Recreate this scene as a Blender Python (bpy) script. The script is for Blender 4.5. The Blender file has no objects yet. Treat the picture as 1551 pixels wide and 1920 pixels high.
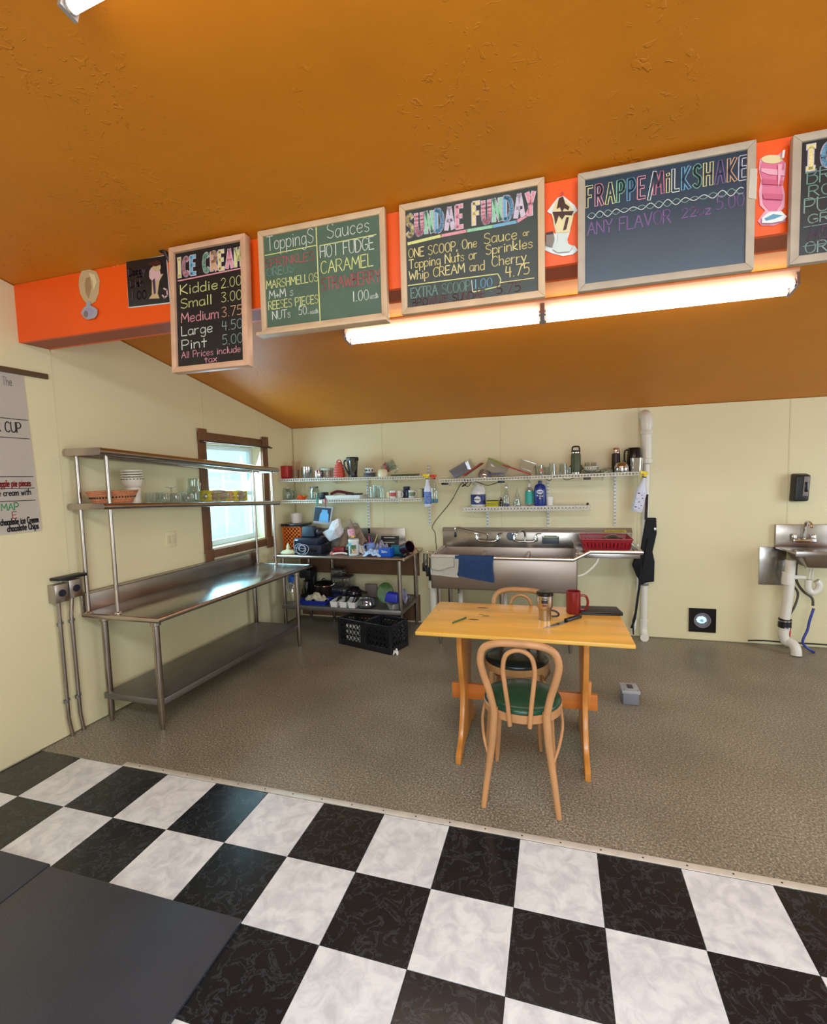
import bpy, bmesh, math, random
from mathutils import Vector, Matrix, Quaternion
random.seed(7)
SC = bpy.context.scene
COL = SC.collection
PI = math.pi

# ------------------------------------------------------------------ camera
IW, IH, F = 1551.0, 1920.0, 901.08
YAW, PITCH, ROLL = 0.28779, -0.0778, 0.02805
CAM = Vector((2.2834, -1.9566, 1.5491))
R = Matrix.Rotation(YAW, 3, 'Z') @ Matrix.Rotation(PITCH, 3, 'X') @ Matrix.Rotation(ROLL, 3, 'Y')
cam = bpy.data.cameras.new('camera'); cam_o = bpy.data.objects.new('camera', cam); COL.objects.link(cam_o)
right, fwd, up = R.col[0], R.col[1], R.col[2]
M = Matrix((right, up, -fwd)).transposed().to_4x4(); M.translation = CAM
cam_o.matrix_world = M
cam.sensor_fit = 'HORIZONTAL'; cam.sensor_width = 36; cam.lens = 36 * F / IW
cam.clip_start = 0.02
SC.camera = cam_o

# ------------------------------------------------------------------ world, lights, exposure
SC.view_settings.view_transform = 'Standard'; SC.view_settings.look = 'None'
SC.view_settings.gamma = 1; SC.view_settings.use_curve_mapping = False
SC.view_settings.exposure = 0.22
TUBE_W = 8.6          # emission of the fluorescent tubes
wd = bpy.data.worlds.new('world'); SC.world = wd; wd.use_nodes = True
wn = wd.node_tree; wn.nodes.clear()
wo = wn.nodes.new('ShaderNodeOutputWorld'); wb = wn.nodes.new('ShaderNodeBackground')
wb.inputs[0].default_value = (0.72, 0.90, 1.0, 1); wb.inputs[1].default_value = 1.9
wn.links.new(wb.outputs[0], wo.inputs[0])

def area(name, loc, target, sx, sy, power, col):
    l = bpy.data.lights.new(name, 'AREA'); l.shape = 'RECTANGLE'; l.size = sx; l.size_y = sy
    l.energy = power; l.color = col
    o = bpy.data.objects.new(name, l); COL.objects.link(o); o.location = loc
    d = Vector(target) - Vector(loc)
    o.rotation_euler = d.to_track_quat('-Z', 'Y').to_euler()
    return o
area('rear_window_daylight', (3.2, -4.75, 1.5), (3.2, 0, 1.4), 3.2, 1.5, 92, (0.70, 0.86, 1.0))
area('side_window_daylight', (6.85, 0.3, 1.4), (2.0, 0.5, 0.9), 1.8, 1.9, 72, (0.66, 0.84, 1.0))
area('left_window_daylight', (-0.70, 1.86, 1.42), (1.0, 1.7, 0.75), 0.7, 0.85, 30, (0.55, 0.82, 1.0))
area('overhead_fill_light', (2.6, -2.6, 2.95), (2.6, -2.2, 0), 3.2, 0.6, 92, (0.74, 0.90, 1.0))  # added unseen fill from above, lifts the floor and spares the ceiling

# ------------------------------------------------------------------ helpers: pixels to points
def ray(u, v): return R @ Vector(((u - IW/2)/F, 1, -(v - IH/2)/F))
def P(u, v, ax, val):
    d = ray(u, v); t = (val - CAM[ax])/d[ax]; return CAM + t*d
def ux(u, y, z):                       # x of the point at depth y, height z seen in column u
    k = (u - IW/2)/F
    a = right - k*fwd
    return CAM.x - (a.y*(y - CAM.y) + a.z*(z - CAM.z))/a.x
def vz(v, x, y):
    k = (IH/2 - v)/F
    a = up - k*fwd
    return CAM.z - (a.x*(x - CAM.x) + a.y*(y - CAM.y))/a.z
def S(y, x=1.5, z=1.2): return (Vector((x, y, z)) - CAM).dot(fwd)/F      # metres per pixel
def WL(d, y, z): return Vector((-0.61 + d + 0.047*y, y, z))              # d metres off the left wall
def ceil_z(y): return 2.09 + 0.213*(2.78 - y)

# ------------------------------------------------------------------ helpers: materials
def lin(c):
    if isinstance(c, str): c = tuple(int(c[i:i+2], 16) for i in (0, 2, 4))
    r = []
    for x in c[:3]:
        x /= 255.0; r.append(x/12.92 if x <= 0.04045 else ((x+0.055)/1.055)**2.4)
    return (*r, 1)
MC = {}
def mat(name, c, rough=0.5, metal=0.0, var=0.0, vs=6.0, bump=0.0, bs=60.0, emit=0.0, alpha=1.0, coat=0.0, c2=None, spec=None, stretch=None, rvar=0.0, bdist=0.002, detail=4):
    if name in MC: return MC[name]
    m = bpy.data.materials.new(name); m.use_nodes = True; MC[name] = m
    nt = m.node_tree; N = nt.nodes; L = nt.links; b = N['Principled BSDF']
    col = lin(c); b.inputs['Base Color'].default_value = col
    b.inputs['Roughness'].default_value = rough; b.inputs['Metallic'].default_value = metal
    if coat: b.inputs['Coat Weight'].default_value = coat; b.inputs['Coat Roughness'].default_value = 0.12
    if spec is not None: b.inputs['Specular IOR Level'].default_value = spec
    if emit: b.inputs['Emission Color'].default_value = col; b.inputs['Emission Strength'].default_value = emit
    if alpha < 1: b.inputs['Alpha'].default_value = alpha
    tc = N.new('ShaderNodeTexCoord'); mp = N.new('ShaderNodeMapping'); L.new(tc.outputs['Object'], mp.inputs[0])
    if stretch: mp.inputs['Scale'].default_value = stretch
    if var or c2 or rvar:
        n = N.new('ShaderNodeTexNoise'); n.inputs['Scale'].default_value = vs; n.inputs['Detail'].default_value = detail
        L.new(mp.outputs[0], n.inputs['Vector'])
    if var or c2:
        r = N.new('ShaderNodeValToRGB'); L.new(n.outputs['Fac'], r.inputs[0])
        r.color_ramp.elements[0].position = 0.3; r.color_ramp.elements[1].position = 0.7
        if c2: r.color_ramp.elements[0].color = col; r.color_ramp.elements[1].color = lin(c2)
        else:
            r.color_ramp.elements[0].color = tuple(x*(1-var) for x in col[:3]) + (1,)
            r.color_ramp.elements[1].color = tuple(min(1, x*(1+var)) for x in col[:3]) + (1,)
        L.new(r.outputs[0], b.inputs['Base Color'])
    if rvar:
        mr = N.new('ShaderNodeMapRange'); mr.inputs[3].default_value = rough-rvar; mr.inputs[4].default_value = rough+rvar
        L.new(n.outputs['Fac'], mr.inputs[0]); L.new(mr.outputs[0], b.inputs['Roughness'])
    if bump:
        n2 = N.new('ShaderNodeTexNoise'); n2.inputs['Scale'].default_value = bs; n2.inputs['Detail'].default_value = 5
        L.new(mp.outputs[0], n2.inputs['Vector'])
        bp = N.new('ShaderNodeBump'); bp.inputs['Strength'].default_value = bump; bp.inputs['Distance'].default_value = bdist
        L.new(n2.outputs['Fac'], bp.inputs['Height']); L.new(bp.outputs[0], b.inputs['Normal'])
    return m
def glass(name, c=(225, 235, 230), fac=0.16, tint=0.92):
    if name in MC: return MC[name]
    m = bpy.data.materials.new(name); m.use_nodes = True; MC[name] = m
    nt = m.node_tree; N = nt.nodes; L = nt.links; N.clear()
    o = N.new('ShaderNodeOutputMaterial'); mx = N.new('ShaderNodeMixShader'); t = N.new('ShaderNodeBsdfTransparent')
    mx2 = N.new('ShaderNodeMixShader'); g = N.new('ShaderNodeBsdfGlossy'); d = N.new('ShaderNodeBsdfDiffuse'); lw = N.new('ShaderNodeLayerWeight')
    cc = lin(c); t.inputs[0].default_value = tuple(x*tint for x in cc[:3]) + (1,); g.inputs[0].default_value = (1, 1, 1, 1); g.inputs['Roughness'].default_value = 0.05
    d.inputs[0].default_value = cc; mx2.inputs[0].default_value = 0.35
    L.new(g.outputs[0], mx2.inputs[1]); L.new(d.outputs[0], mx2.inputs[2])
    lw.inputs[0].default_value = 0.35
    ma = N.new('ShaderNodeMath'); ma.operation = 'MULTIPLY_ADD'; L.new(lw.outputs['Facing'], ma.inputs[0]); ma.inputs[1].default_value = 0.62; ma.inputs[2].default_value = fac*0.5; ma.use_clamp = True
    L.new(ma.outputs[0], mx.inputs[0]); L.new(t.outputs[0], mx.inputs[1]); L.new(mx2.outputs[0], mx.inputs[2]); L.new(mx.outputs[0], o.inputs[0])
    return m

# ------------------------------------------------------------------ helpers: geometry
class MB:
    def __init__(s): s.b = bmesh.new()
    def _xf(s, vs, m):
        for v in vs: v.co = m @ v.co
    def box(s, c, d, rot=None, taper=None):
        """box centred at c with size d; taper = (sx, sy) scale of the top"""
        vs = []
        for z in (-1, 1):
            tx, ty = (taper if (taper and z > 0) else (1, 1))
            for x, y in ((-1, -1), (1, -1), (1, 1), (-1, 1)):
                vs.append(s.b.verts.new(Vector((x*d[0]/2*tx, y*d[1]/2*ty, z*d[2]/2))))
        f = [(0, 3, 2, 1), (4, 5, 6, 7), (0, 1, 5, 4), (1, 2, 6, 5), (2, 3, 7, 6), (3, 0, 4, 7)]
        for q in f: s.b.faces.new([vs[i] for i in q])
        m = Matrix.Translation(Vector(c)) @ (rot.to_4x4() if rot else Matrix.Identity(4))
        s._xf(vs, m); return s
    def lohi(s, a, b): return s.box([(a[i]+b[i])/2 for i in range(3)], [abs(b[i]-a[i]) for i in range(3)])
    def hexa(s, q0, q1):
        """solid between two quads (4 points each)"""
        a = [s.b.verts.new(Vector(p)) for p in q0]; c = [s.b.verts.new(Vector(p)) for p in q1]
        s.b.faces.new(a[::-1]); s.b.faces.new(c)
        for i in range(4): s.b.faces.new((a[i], a[(i+1) % 4], c[(i+1) % 4], c[i]))
        return s
    def prism(s, pts, off):
        """polygon (3-D points) extruded by vector off"""
        off = Vector(off); a = [s.b.verts.new(Vector(p)) for p in pts]; c = [s.b.verts.new(Vector(p)+off) for p in pts]
        n = len(a); s.b.faces.new(a[::-1]); s.b.faces.new(c)
        for i in range(n): s.b.faces.new((a[i], a[(i+1) % n], c[(i+1) % n], c[i]))
        return s
    def tube(s, pts, r, n=10, caps=True, closed=False):
        pts = [Vector(p) for p in pts]; k = len(pts)
        rs = r if isinstance(r, (list, tuple)) else [r]*k
        T = []
        for i in range(k):
            if closed: t = pts[(i+1) % k]-pts[i-1]
            else: t = pts[min(i+1, k-1)]-pts[max(i-1, 0)]
            T.append(t.normalized())
        ref = Vector((0, 0, 1)) if abs(T[0].z) < 0.9 else Vector((1, 0, 0))
        nrm = (ref - T[0]*ref.dot(T[0])).normalized(); rings = []
        for i in range(k):
            if i: nrm = (nrm - T[i]*nrm.dot(T[i])).normalized()
            bn = T[i].cross(nrm)
            rings.append([s.b.verts.new(pts[i] + (nrm*math.cos(2*PI*j/n) + bn*math.sin(2*PI*j/n))*rs[i]) for j in range(n)])
        for i in range(k if closed else k-1):
            a, c = rings[i], rings[(i+1) % k]
            for j in range(n): s.b.faces.new((a[j], a[(j+1) % n], c[(j+1) % n], c[j]))
        if caps and not closed: s.b.faces.new(rings[0][::-1]); s.b.faces.new(rings[-1])
        return s
    def lathe(s, prof, c=(0, 0, 0), n=24, rot=None, sx=1, sy=1):
        """profile [(r, z)...] spun about z"""
        m = Matrix.Translation(Vector(c)) @ (rot.to_4x4() if rot else Matrix.Identity(4)); rings = []
        for r, z in prof:
            if r < 1e-5: rings.append([s.b.verts.new(m @ Vector((0, 0, z)))])
            else: rings.append([s.b.verts.new(m @ Vector((r*sx*math.cos(2*PI*j/n), r*sy*math.sin(2*PI*j/n), z))) for j in range(n)])
        for i in range(len(rings)-1):
            a, c2 = rings[i], rings[i+1]
            if len(a) == 1 and len(c2) == 1: continue
            for j in range(n):
                if len(a) == 1: s.b.faces.new((a[0], c2[(j+1) % n], c2[j]))
                elif len(c2) == 1: s.b.faces.new((a[j], a[(j+1) % n], c2[0]))
                else: s.b.faces.new((a[j], a[(j+1) % n], c2[(j+1) % n], c2[j]))
        return s
    def grid(s, fn, nu, nv, thick=0.0):
        """surface fn(u,v) 0..1"""
        g = [[s.b.verts.new(Vector(fn(i/nu, j/nv))) for j in range(nv+1)] for i in range(nu+1)]
        for i in range(nu):
            for j in range(nv): s.b.faces.new((g[i][j], g[i+1][j], g[i+1][j+1], g[i][j+1]))
        if thick: bmesh.ops.solidify(s.b, geom=s.b.faces[:], thickness=thick)
        return s
    def ball(s, c, r, sub=2, sc=(1, 1, 1), noise=0.0):
        vs = bmesh.ops.create_icosphere(s.b, subdivisions=sub, radius=1)['verts']
        for v in vs:
            k = 1 + (random.random()-0.5)*noise
            v.co = Vector((v.co.x*r*sc[0]*k, v.co.y*r*sc[1]*k, v.co.z*r*sc[2]*k)) + Vector(c)
        return s
    def build(s, name, m, parent=None, bevel=0, smooth=False, seg=2, world=True):
        b = s.b
        bmesh.ops.recalc_face_normals(b, faces=b.faces[:])
        if bevel:
            ed = [e for e in b.edges if len(e.link_faces) == 2 and e.calc_face_angle(0) > 0.6]
            bmesh.ops.bevel(b, geom=ed, offset=bevel, segments=seg, profile=0.5, affect='EDGES', clamp_overlap=True)
        me = bpy.data.meshes.new(name)
        if parent is not None and world:
            inv = INV.get(parent.name)
            if inv is None:
                inv = INV.get(parent.parent.name) if parent.parent else None
            if inv is not None: b.transform(inv)
        b.to_mesh(me); b.free()
        if m: me.materials.append(m)
        if smooth:
            for p in me.polygons: p.use_smooth = True
            if smooth != 'all':
                me.set_sharp_from_angle(angle=math.radians(40))
        elif bevel:
            for p in me.polygons: p.use_smooth = True
            me.set_sharp_from_angle(angle=math.radians(25))
        o = bpy.data.objects.new(name, me); COL.objects.link(o)
        if parent is not None: o.parent = parent
        return o
INV = {}
def tag(o, label=None, cat=None, group=None, kind=None):
    if label: o['label'] = label
    if cat: o['category'] = cat
    if group: o['group'] = group
    if kind: o['kind'] = kind
    return o
def thing(name, label, cat, loc=(0, 0, 0), rz=0.0, group=None, rot=None):
    o = bpy.data.objects.new(name, None); COL.objects.link(o); o.empty_display_size = 0.05
    m = Matrix.Translation(Vector(loc)) @ (rot.to_4x4() if rot else Matrix.Rotation(rz, 4, 'Z'))
    o.matrix_basis = m; INV[o.name] = m.inverted()
    return tag(o, label, cat, group)
def single(mb, name, m, label, cat, loc=None, group=None, **kw):
    """a thing that is one mesh, origin at loc"""
    if loc is not None: mb.b.transform(Matrix.Translation(-Vector(loc)))
    o = mb.build(name, m, None, **kw)
    if loc is not None: o.location = loc; INV[o.name] = Matrix.Translation(-Vector(loc))
    return tag(o, label, cat, group)
def struct(o): o['kind'] = 'structure'; return o
def arc(c, r, a0, a1, n, ax='xz'):
    out = []
    for i in range(n+1):
        a = math.radians(a0+(a1-a0)*i/n); p = list(c)
        i0, i1 = {'xz': (0, 2), 'xy': (0, 1), 'yz': (1, 2)}[ax]
        p[i0] += r*math.cos(a); p[i1] += r*math.sin(a); out.append(Vector(p))
    return out
def smooth_path(pts, n=6, closed=False):
    pts = [Vector(p) for p in pts]; k = len(pts); out = []
    rng = range(k if closed else k-1)
    for i in rng:
        p0 = pts[(i-1) % k] if closed or i else pts[0]; p1 = pts[i]; p2 = pts[(i+1) % k]
        p3 = pts[(i+2) % k] if closed or i+2 < k else pts[-1]
        for j in range(n):
            t = j/n
            out.append(0.5*((2*p1)+(-p0+p2)*t+(2*p0-5*p1+4*p2-p3)*t*t+(-p0+3*p1-3*p2+p3)*t**3))
    if not closed: out.append(pts[-1])
    return out
def rz3(a): return Matrix.Rotation(a, 3, 'Z')

# ------------------------------------------------------------------ handwriting (stroke letters)
GL = {
'A':(7,'0,0 3.5,10 7,0|1.4,4 5.6,4'),'B':(6,'0,0 0,10|~0,10 4,10 5.3,7.6 3.5,5.4 0,5.2|~0,5.2 4.6,5 6,2.6 4,0 0,0'),'C':(6.5,'~6,8.6 4,10 1.4,8.8 .2,5 1.2,1.2 4,0 6.2,1.6'),
'D':(6.5,'0,0 0,10|~0,10 3.6,9.6 6.4,6.5 6,2.4 3.2,0 0,0'),'E':(5.5,'5.4,10 0,10 0,0 5.4,0|0,5.2 4.4,5.2'),'F':(5.5,'5.4,10 0,10 0,0|0,5.2 4.2,5.2'),'G':(6.8,'~6.2,8.6 4,10 1.2,8.6 .2,5 1.4,1 4.2,0 6.4,2 6.4,4.4|6.6,4.4 3.8,4.4'),
'H':(6.2,'0,0 0,10|6,0 6,10|0,5 6,5'),'I':(3,'1.5,0 1.5,10|0,10 3,10|0,0 3,0'),'J':(5,'~4,10 4,3 2.4,0 .2,1.6'),'K':(6,'0,0 0,10|5.6,10 .2,4.6 6,0'),'L':(5,'0,10 0,0 5,0'),
'M':(8,'0,0 .8,10 4,3.4 7.2,10 8,0'),'N':(6.6,'0,0 0,10 6.4,0 6.4,10'),'O':(7,'~3.5,10 .8,8.4 .2,4.6 1.4,1 3.8,0 6.2,1.8 6.8,5.4 5.8,8.8 3.5,10'),'P':(5.8,'0,0 0,10|~0,10 4,10 5.8,7.5 4,4.8 0,4.6'),
'R':(6.2,'0,0 0,10|~0,10 4,10 5.6,7.6 4,5.2 0,5|2.6,5 6.2,0'),'S':(5.8,'~5.4,8.8 3.4,10 .8,9 .6,6.6 3,5.2 5.4,3.8 5.2,1.2 2.8,0 .2,1.2'),'T':(6.4,'0,10 6.4,10|3.2,10 3.2,0'),'U':(6.2,'~0,10 0,3.4 1.4,.4 3.2,0 5.2,.8 6.2,3.4 6.2,10'),
'V':(6.4,'0,10 3.2,0 6.4,10'),'W':(9,'0,10 2,0 4.5,7 7,0 9,10'),'X':(6,'0,0 6,10|0,10 6,0'),'Y':(6,'0,10 3,5 6,10|3,5 3,0'),'Z':(6,'0,10 6,10 0,0 6,0'),
'a':(5,'~4.4,5.2 2.4,6 .4,4.6 .3,1.4 2,0 4.2,1.6 4.5,5.6|4.5,5.8 4.8,0'),'b':(5,'0,10 0,0|~0,4.2 2.4,6 4.8,4.4 4.6,1.2 2.2,0 0,1.4'),'c':(4.6,'~4.4,5 2.6,6 .4,4.4 .4,1.4 2.4,0 4.4,1'),'d':(5,'~4.6,4.6 2.4,6 .3,4.4 .4,1 2.4,0 4.6,1.6|4.7,10 4.7,0'),
'e':(5,'~.4,3 4.4,3.4 4.2,5.4 2.4,6 .4,4.4 .3,1.6 2.2,0 4.6,1'),'f':(4,'~4,9.4 2.6,10 1.6,8 1.6,0|0,5.6 3.6,5.6'),'g':(5,'~4.6,4.8 2.4,6 .4,4.4 .4,1.4 2.2,.2 4.6,2|~4.7,5.8 4.7,-1.6 3,-3.6 .6,-2.6'),
'h':(5,'0,10 0,0|~0,3.8 2.2,6 4.2,5 4.6,0'),'i':(1.6,'.8,6 .8,0|.7,8.4 .9,8'),'j':(3,'~2,6 2,-2 .2,-3|1.9,8.4 2.1,8'),'k':(4.8,'0,10 0,0|4,6 .2,2.6 4.6,0'),'l':(1.4,'.7,10 .7,0'),'m':(7.4,'0,6 0,0|~0,4 1.8,6 3.2,5 3.6,0|~3.6,4 5.4,6 7,5 7.2,0'),
'n':(5,'0,6 0,0|~0,3.8 2.2,6 4.2,5 4.6,0'),'o':(5,'~2.5,6 .4,4.6 .4,1.4 2.4,0 4.6,1.4 4.7,4.6 2.5,6'),'p':(5,'0,6 0,-3.6|~0,4.2 2.4,6 4.8,4.4 4.6,1.2 2.2,0 0,1.4'),'r':(3.8,'0,6 0,0|~0,3.4 1.6,5.6 3.6,5.6'),'s':(4,'~3.8,5 2.2,6 .4,5 1,3.6 3,2.8 3.8,1.2 2,0 0,.8'),
't':(4,'2,9 2,0|0,6 4,6'),'u':(5,'~0,6 0,2 1.6,0 3.6,.8 4.6,3|4.6,6 4.8,0'),'v':(4.6,'0,6 2.3,0 4.6,6'),'w':(6.6,'0,6 1.6,0 3.3,5 5,0 6.6,6'),'x':(4.4,'0,0 4.4,6|0,6 4.4,0'),'y':(5,'0,6 2.4,.4|4.8,6 1.2,-3.4'),'z':(4.4,'0,6 4.4,6 0,0 4.4,0'),
'0':(5.6,'~2.8,10 .6,8 .2,4.6 1,1.2 2.8,0 4.8,1.6 5.4,5.4 4.6,8.8 2.8,10'),'1':(2.4,'1.2,10 1.2,0'),'2':(5.4,'~.4,8 2.4,10 4.8,8.6 4.4,5.6 .2,0|.2,0 5.4,.2'),'3':(5.2,'~.4,9.4 3.4,10 4.8,7.8 2,5.4 4.8,3.6 4.6,1 2.4,0 .2,1'),'4':(5.4,'1,10 .4,4.4 5.4,4.4|4.2,9 4.2,0'),
'5':(5.2,'5,10 .8,10 .6,5.8|~.6,5.6 3.4,6.2 5,3.6 3.6,.4 .2,.6'),'7':(5.2,'0,10 5.2,10 1.6,0'),'.':(1.6,'.6,.2 1,.2'),',':(1.6,'.9,.6 .4,-1.4'),'/':(5,'0,-1.5 5,11.5'),'+':(4,'2,5 2,1|0,3 4,3'),"'":(1.4,'.7,10 .7,8'),'-':(4,'0,4 4,4'),'!':(2,'1,10 1,3|1,.6 1,.2'),'&':(5,'5,0 1,7 2,10 3,7 0,3 2,0 5,4'),' ':(3.4,''),
}
def glyph(ch):
    w, st = GL[ch]; out = []
    if st:
        for q in st.split('|'):
            sm = q[0] == '~'; pts = [tuple(float(a) for a in t.split(',')) for t in q.lstrip('~').split()]
            if sm: pts = [(p.x, p.y) for p in smooth_path([Vector((a, b, 0)) for a, b in pts], 4)]
            out.append([(a/10, b/10) for a, b in pts])
    return w/10, out
def ribbon(b, pts, t, T3):
    """flat chalk stroke of width t through 2-D pts, T3 maps (x, z) to a point"""
    h = t/2
    for i in range(len(pts)-1):
        (x0, y0), (x1, y1) = pts[i], pts[i+1]; dx, dy = x1-x0, y1-y0; l = math.hypot(dx, dy) or 1e-6
        dx /= l; dy /= l; e = h*0.55
        q = [(x0-dy*h-dx*e, y0+dx*h-dy*e), (x0+dy*h-dx*e, y0-dx*h-dy*e), (x1+dy*h+dx*e, y1-dx*h+dy*e), (x1-dy*h+dx*e, y1+dx*h+dy*e)]
        b.faces.new([b.verts.new(T3(*p)) for p in q])
def text_w(s, sp=0.14): return sum(glyph(c)[0]+sp for c in s) - sp
def chalk(name, s, T3, x0, x1, z, h, t, m, parent, slope=0.0, wob=0.02, label=None):
    """one line of writing from x0 to x1 with baseline z and capital height h"""
    mb = MB(); k = (x1-x0)/text_w(s); x = x0; rnd = random.Random(len(s)*31+int(x0*999))
    for c in s:
        w, st = glyph(c); dz = rnd.uniform(-wob, wob)*h
        for q in st:
            ribbon(mb.b, [(x+a*k, z+slope*(x-x0)+dz+b*h) for a, b in q], t, T3)
        x += (w+0.14)*k
    o = mb.build(name, m, parent)
    if label: o['label'] = label
    return o
CH = {k: mat('chalk_'+k, c, 0.9, var=0.16, vs=220) for k, c in dict(white=(214, 216, 205), yellow=(216, 212, 138), pink=(214, 120, 140), red=(176, 84, 88), purple=(128, 92, 140), blue=(120, 170, 200), green=(150, 200, 165), cream=(226, 206, 140), orange=(214, 160, 120), grey=(140, 160, 150), rose=(224, 150, 160), mauve=(92, 66, 84), brown=(92, 62, 60), dim=(120, 150, 140), pale=(205, 190, 205)).items()}
# ================================================================== SETTING
D = 2.78                                   # y of the back wall
M_wall = mat('wall_cream_panel', (226, 213, 170), 0.42, var=0.03, vs=1.5, bump=0.10, bs=45, rvar=0.08)
M_joint = mat('wall_joint_strip', (220, 206, 164), 0.42)
M_steel = mat('brushed_steel', (178, 168, 158), 0.30, 1.0, var=0.08, vs=5, rvar=0.09, bump=0.05, bs=90, stretch=(1, 1, 1))
M_steel2 = mat('worn_steel_top', (170, 165, 162), 0.24, 1.0, var=0.10, vs=4, rvar=0.10, bump=0.06, bs=70)
M_tube = mat('steel_tube', (186, 174, 166), 0.26, 1.0, var=0.08, vs=8)
M_galv = mat('galvanised_shelf', (140, 136, 134), 0.46, 0.85, var=0.10, vs=5)
M_chrome = mat('chrome', (215, 212, 208), 0.10, 1.0)
M_white = mat('white_plastic', (232, 230, 222), 0.4)
M_wire = mat('white_coated_wire', (224, 220, 212), 0.35)
M_black = mat('black_plastic', (22, 21, 24), 0.42)
M_blackg = mat('black_gloss', (16, 15, 18), 0.2)
M_pvc = mat('white_pvc', (226, 220, 206), 0.33, var=0.04, vs=6)
M_dwood = mat('brown_window_casing', (112, 74, 46), 0.5, var=0.25, vs=9, bump=0.2, bs=50, stretch=(1, 1, 0.3))

# ceiling: one slope falling to the back wall
M_ceil = mat('orange_painted_ceiling', (206, 124, 14), 0.52, var=0.05, vs=2.5, bump=0.55, bs=9, detail=6, bdist=0.007)
def add_flakes(m):
    """raised plaster blisters under the ceiling paint"""
    nt = m.node_tree; N = nt.nodes; L = nt.links
    bp = [n for n in N if n.type == 'BUMP'][0]; mp = [n for n in N if n.type == 'MAPPING'][0]
    n1 = N.new('ShaderNodeTexNoise'); n1.inputs['Scale'].default_value = 26; n1.inputs['Detail'].default_value = 3; n1.inputs['Distortion'].default_value = 1.2
    n2 = N.new('ShaderNodeTexNoise'); n2.inputs['Scale'].default_value = 2.2
    r1 = N.new('ShaderNodeValToRGB'); r1.color_ramp.elements[0].position = 0.60; r1.color_ramp.elements[1].position = 0.66
    r2 = N.new('ShaderNodeValToRGB'); r2.color_ramp.elements[0].position = 0.50; r2.color_ramp.elements[1].position = 0.64
    mu = N.new('ShaderNodeMath'); mu.operation = 'MULTIPLY'
    b2 = N.new('ShaderNodeBump'); b2.inputs['Strength'].default_value = 0.5; b2.inputs['Distance'].default_value = 0.006
    for n in (n1, n2): L.new(mp.outputs[0], n.inputs['Vector'])
    L.new(n1.outputs['Fac'], r1.inputs[0]); L.new(n2.outputs['Fac'], r2.inputs[0]); L.new(r1.outputs[0], mu.inputs[0]); L.new(r2.outputs[0], mu.inputs[1])
    L.new(mu.outputs[0], b2.inputs['Height']); L.new(bp.outputs[0], b2.inputs['Normal']); L.new(b2.outputs[0], N['Principled BSDF'].inputs['Normal'])
add_flakes(M_ceil)
m = MB(); y0, y1 = -4.9, 3.0
m.prism([(-1.2, y0, ceil_z(y0)), (7.2, y0, ceil_z(y0)), (7.2, y1, ceil_z(y1)), (-1.2, y1, ceil_z(y1))], (0, 0, 0.1))
struct(m.build('ceiling', M_ceil))

# back wall with its sheet panels
m = MB(); m.lohi((-0.9, D+0.012, -0.05), (7.2, D+0.16, ceil_z(D)+0.06)); wall_back = struct(m.build('wall_back', M_wall))
seams = [-0.48, 0.56, 1.78, 3.0, 4.15, 5.37, 6.59, 7.1]
for a, b in zip(seams, seams[1:]):
    m = MB(); m.lohi((a+0.004, D, 0.006), (b-0.004, D+0.012, ceil_z(D)-0.004)); m.build('panel', M_wall, wall_back, bevel=0.002, seg=1)
for a in seams[1:-1]:
    m = MB(); m.lohi((a-0.005, D-0.0015, 0.006), (a+0.005, D+0.004, ceil_z(D)-0.004)); m.build('joint_strip', M_joint, wall_back, bevel=0.0015, seg=1)
M_rivet = mat('grey_rivet', (120, 110, 95), 0.5)
rv = None
for i in range(36):
    if rv is None:
        m = MB(); m.lathe([(0, -0.004), (0.005, -0.003), (0.006, 0)], (0, 0, 0), 8, Matrix.Rotation(PI/2, 3, 'X')); rv = m.build('rivet', M_rivet, wall_back); o = rv
    else: o = rv.copy(); COL.objects.link(o)
    o.location = (-0.35+(i % 18)*0.31, D-0.001, (ceil_z(D)-0.02) if i < 18 else 0.022)

# left wall (runs slightly askew), with the window opening
WY0, WY1, WZ0, WZ1 = 1.46, 2.21, 0.955, 1.868
m = MB()
def wl_box(mb, d0, d1, ya, yb, za, zb):
    mb.hexa([WL(d0, ya, za), WL(d0, yb, za), WL(d0, yb, zb), WL(d0, ya, zb)], [WL(d1, ya, za), WL(d1, yb, za), WL(d1, yb, zb), WL(d1, ya, zb)]); return mb
for (ya, yb, za, zb) in ((-4.9, WY0, -0.05, 3.75), (WY1, 2.95, -0.05, 3.75), (WY0, WY1, -0.05, WZ0), (WY0, WY1, WZ1, 3.75)):
    wl_box(m, -0.16, -0.012, ya, yb, za, zb)
wall_left = struct(m.build('wall_left', M_wall))
def wl_panel(ya, yb, za, zb0, zb1):
    mb = MB(); mb.hexa([WL(-0.012, ya, za), WL(-0.012, yb, za), WL(-0.012, yb, zb1), WL(-0.012, ya, zb0)], [WL(0, ya, za), WL(0, yb, za), WL(0, yb, zb1), WL(0, ya, zb0)])
    mb.build('panel', M_wall, wall_left, bevel=0.0015, seg=1)
for ya, yb in ((-4.6, -3.41), (-3.41, -2.19), (-2.19, -0.97), (-0.97, 0.25), (0.25, WY0), (WY1, 2.77)):
    wl_panel(ya+0.003, yb-0.003, 0.006, ceil_z(ya)-0.004, ceil_z(yb)-0.004)
wl_panel(WY0, WY1, 0.006, WZ0, WZ0); wl_panel(WY0, WY1, WZ1, ceil_z(WY0)-0.004, ceil_z(WY1)-0.004)
m = wl_box(MB(), -0.004, 0.0015, 0.245, 0.255, 0.006, 2.34); m.build('joint_strip', M_joint, wall_left)

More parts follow.
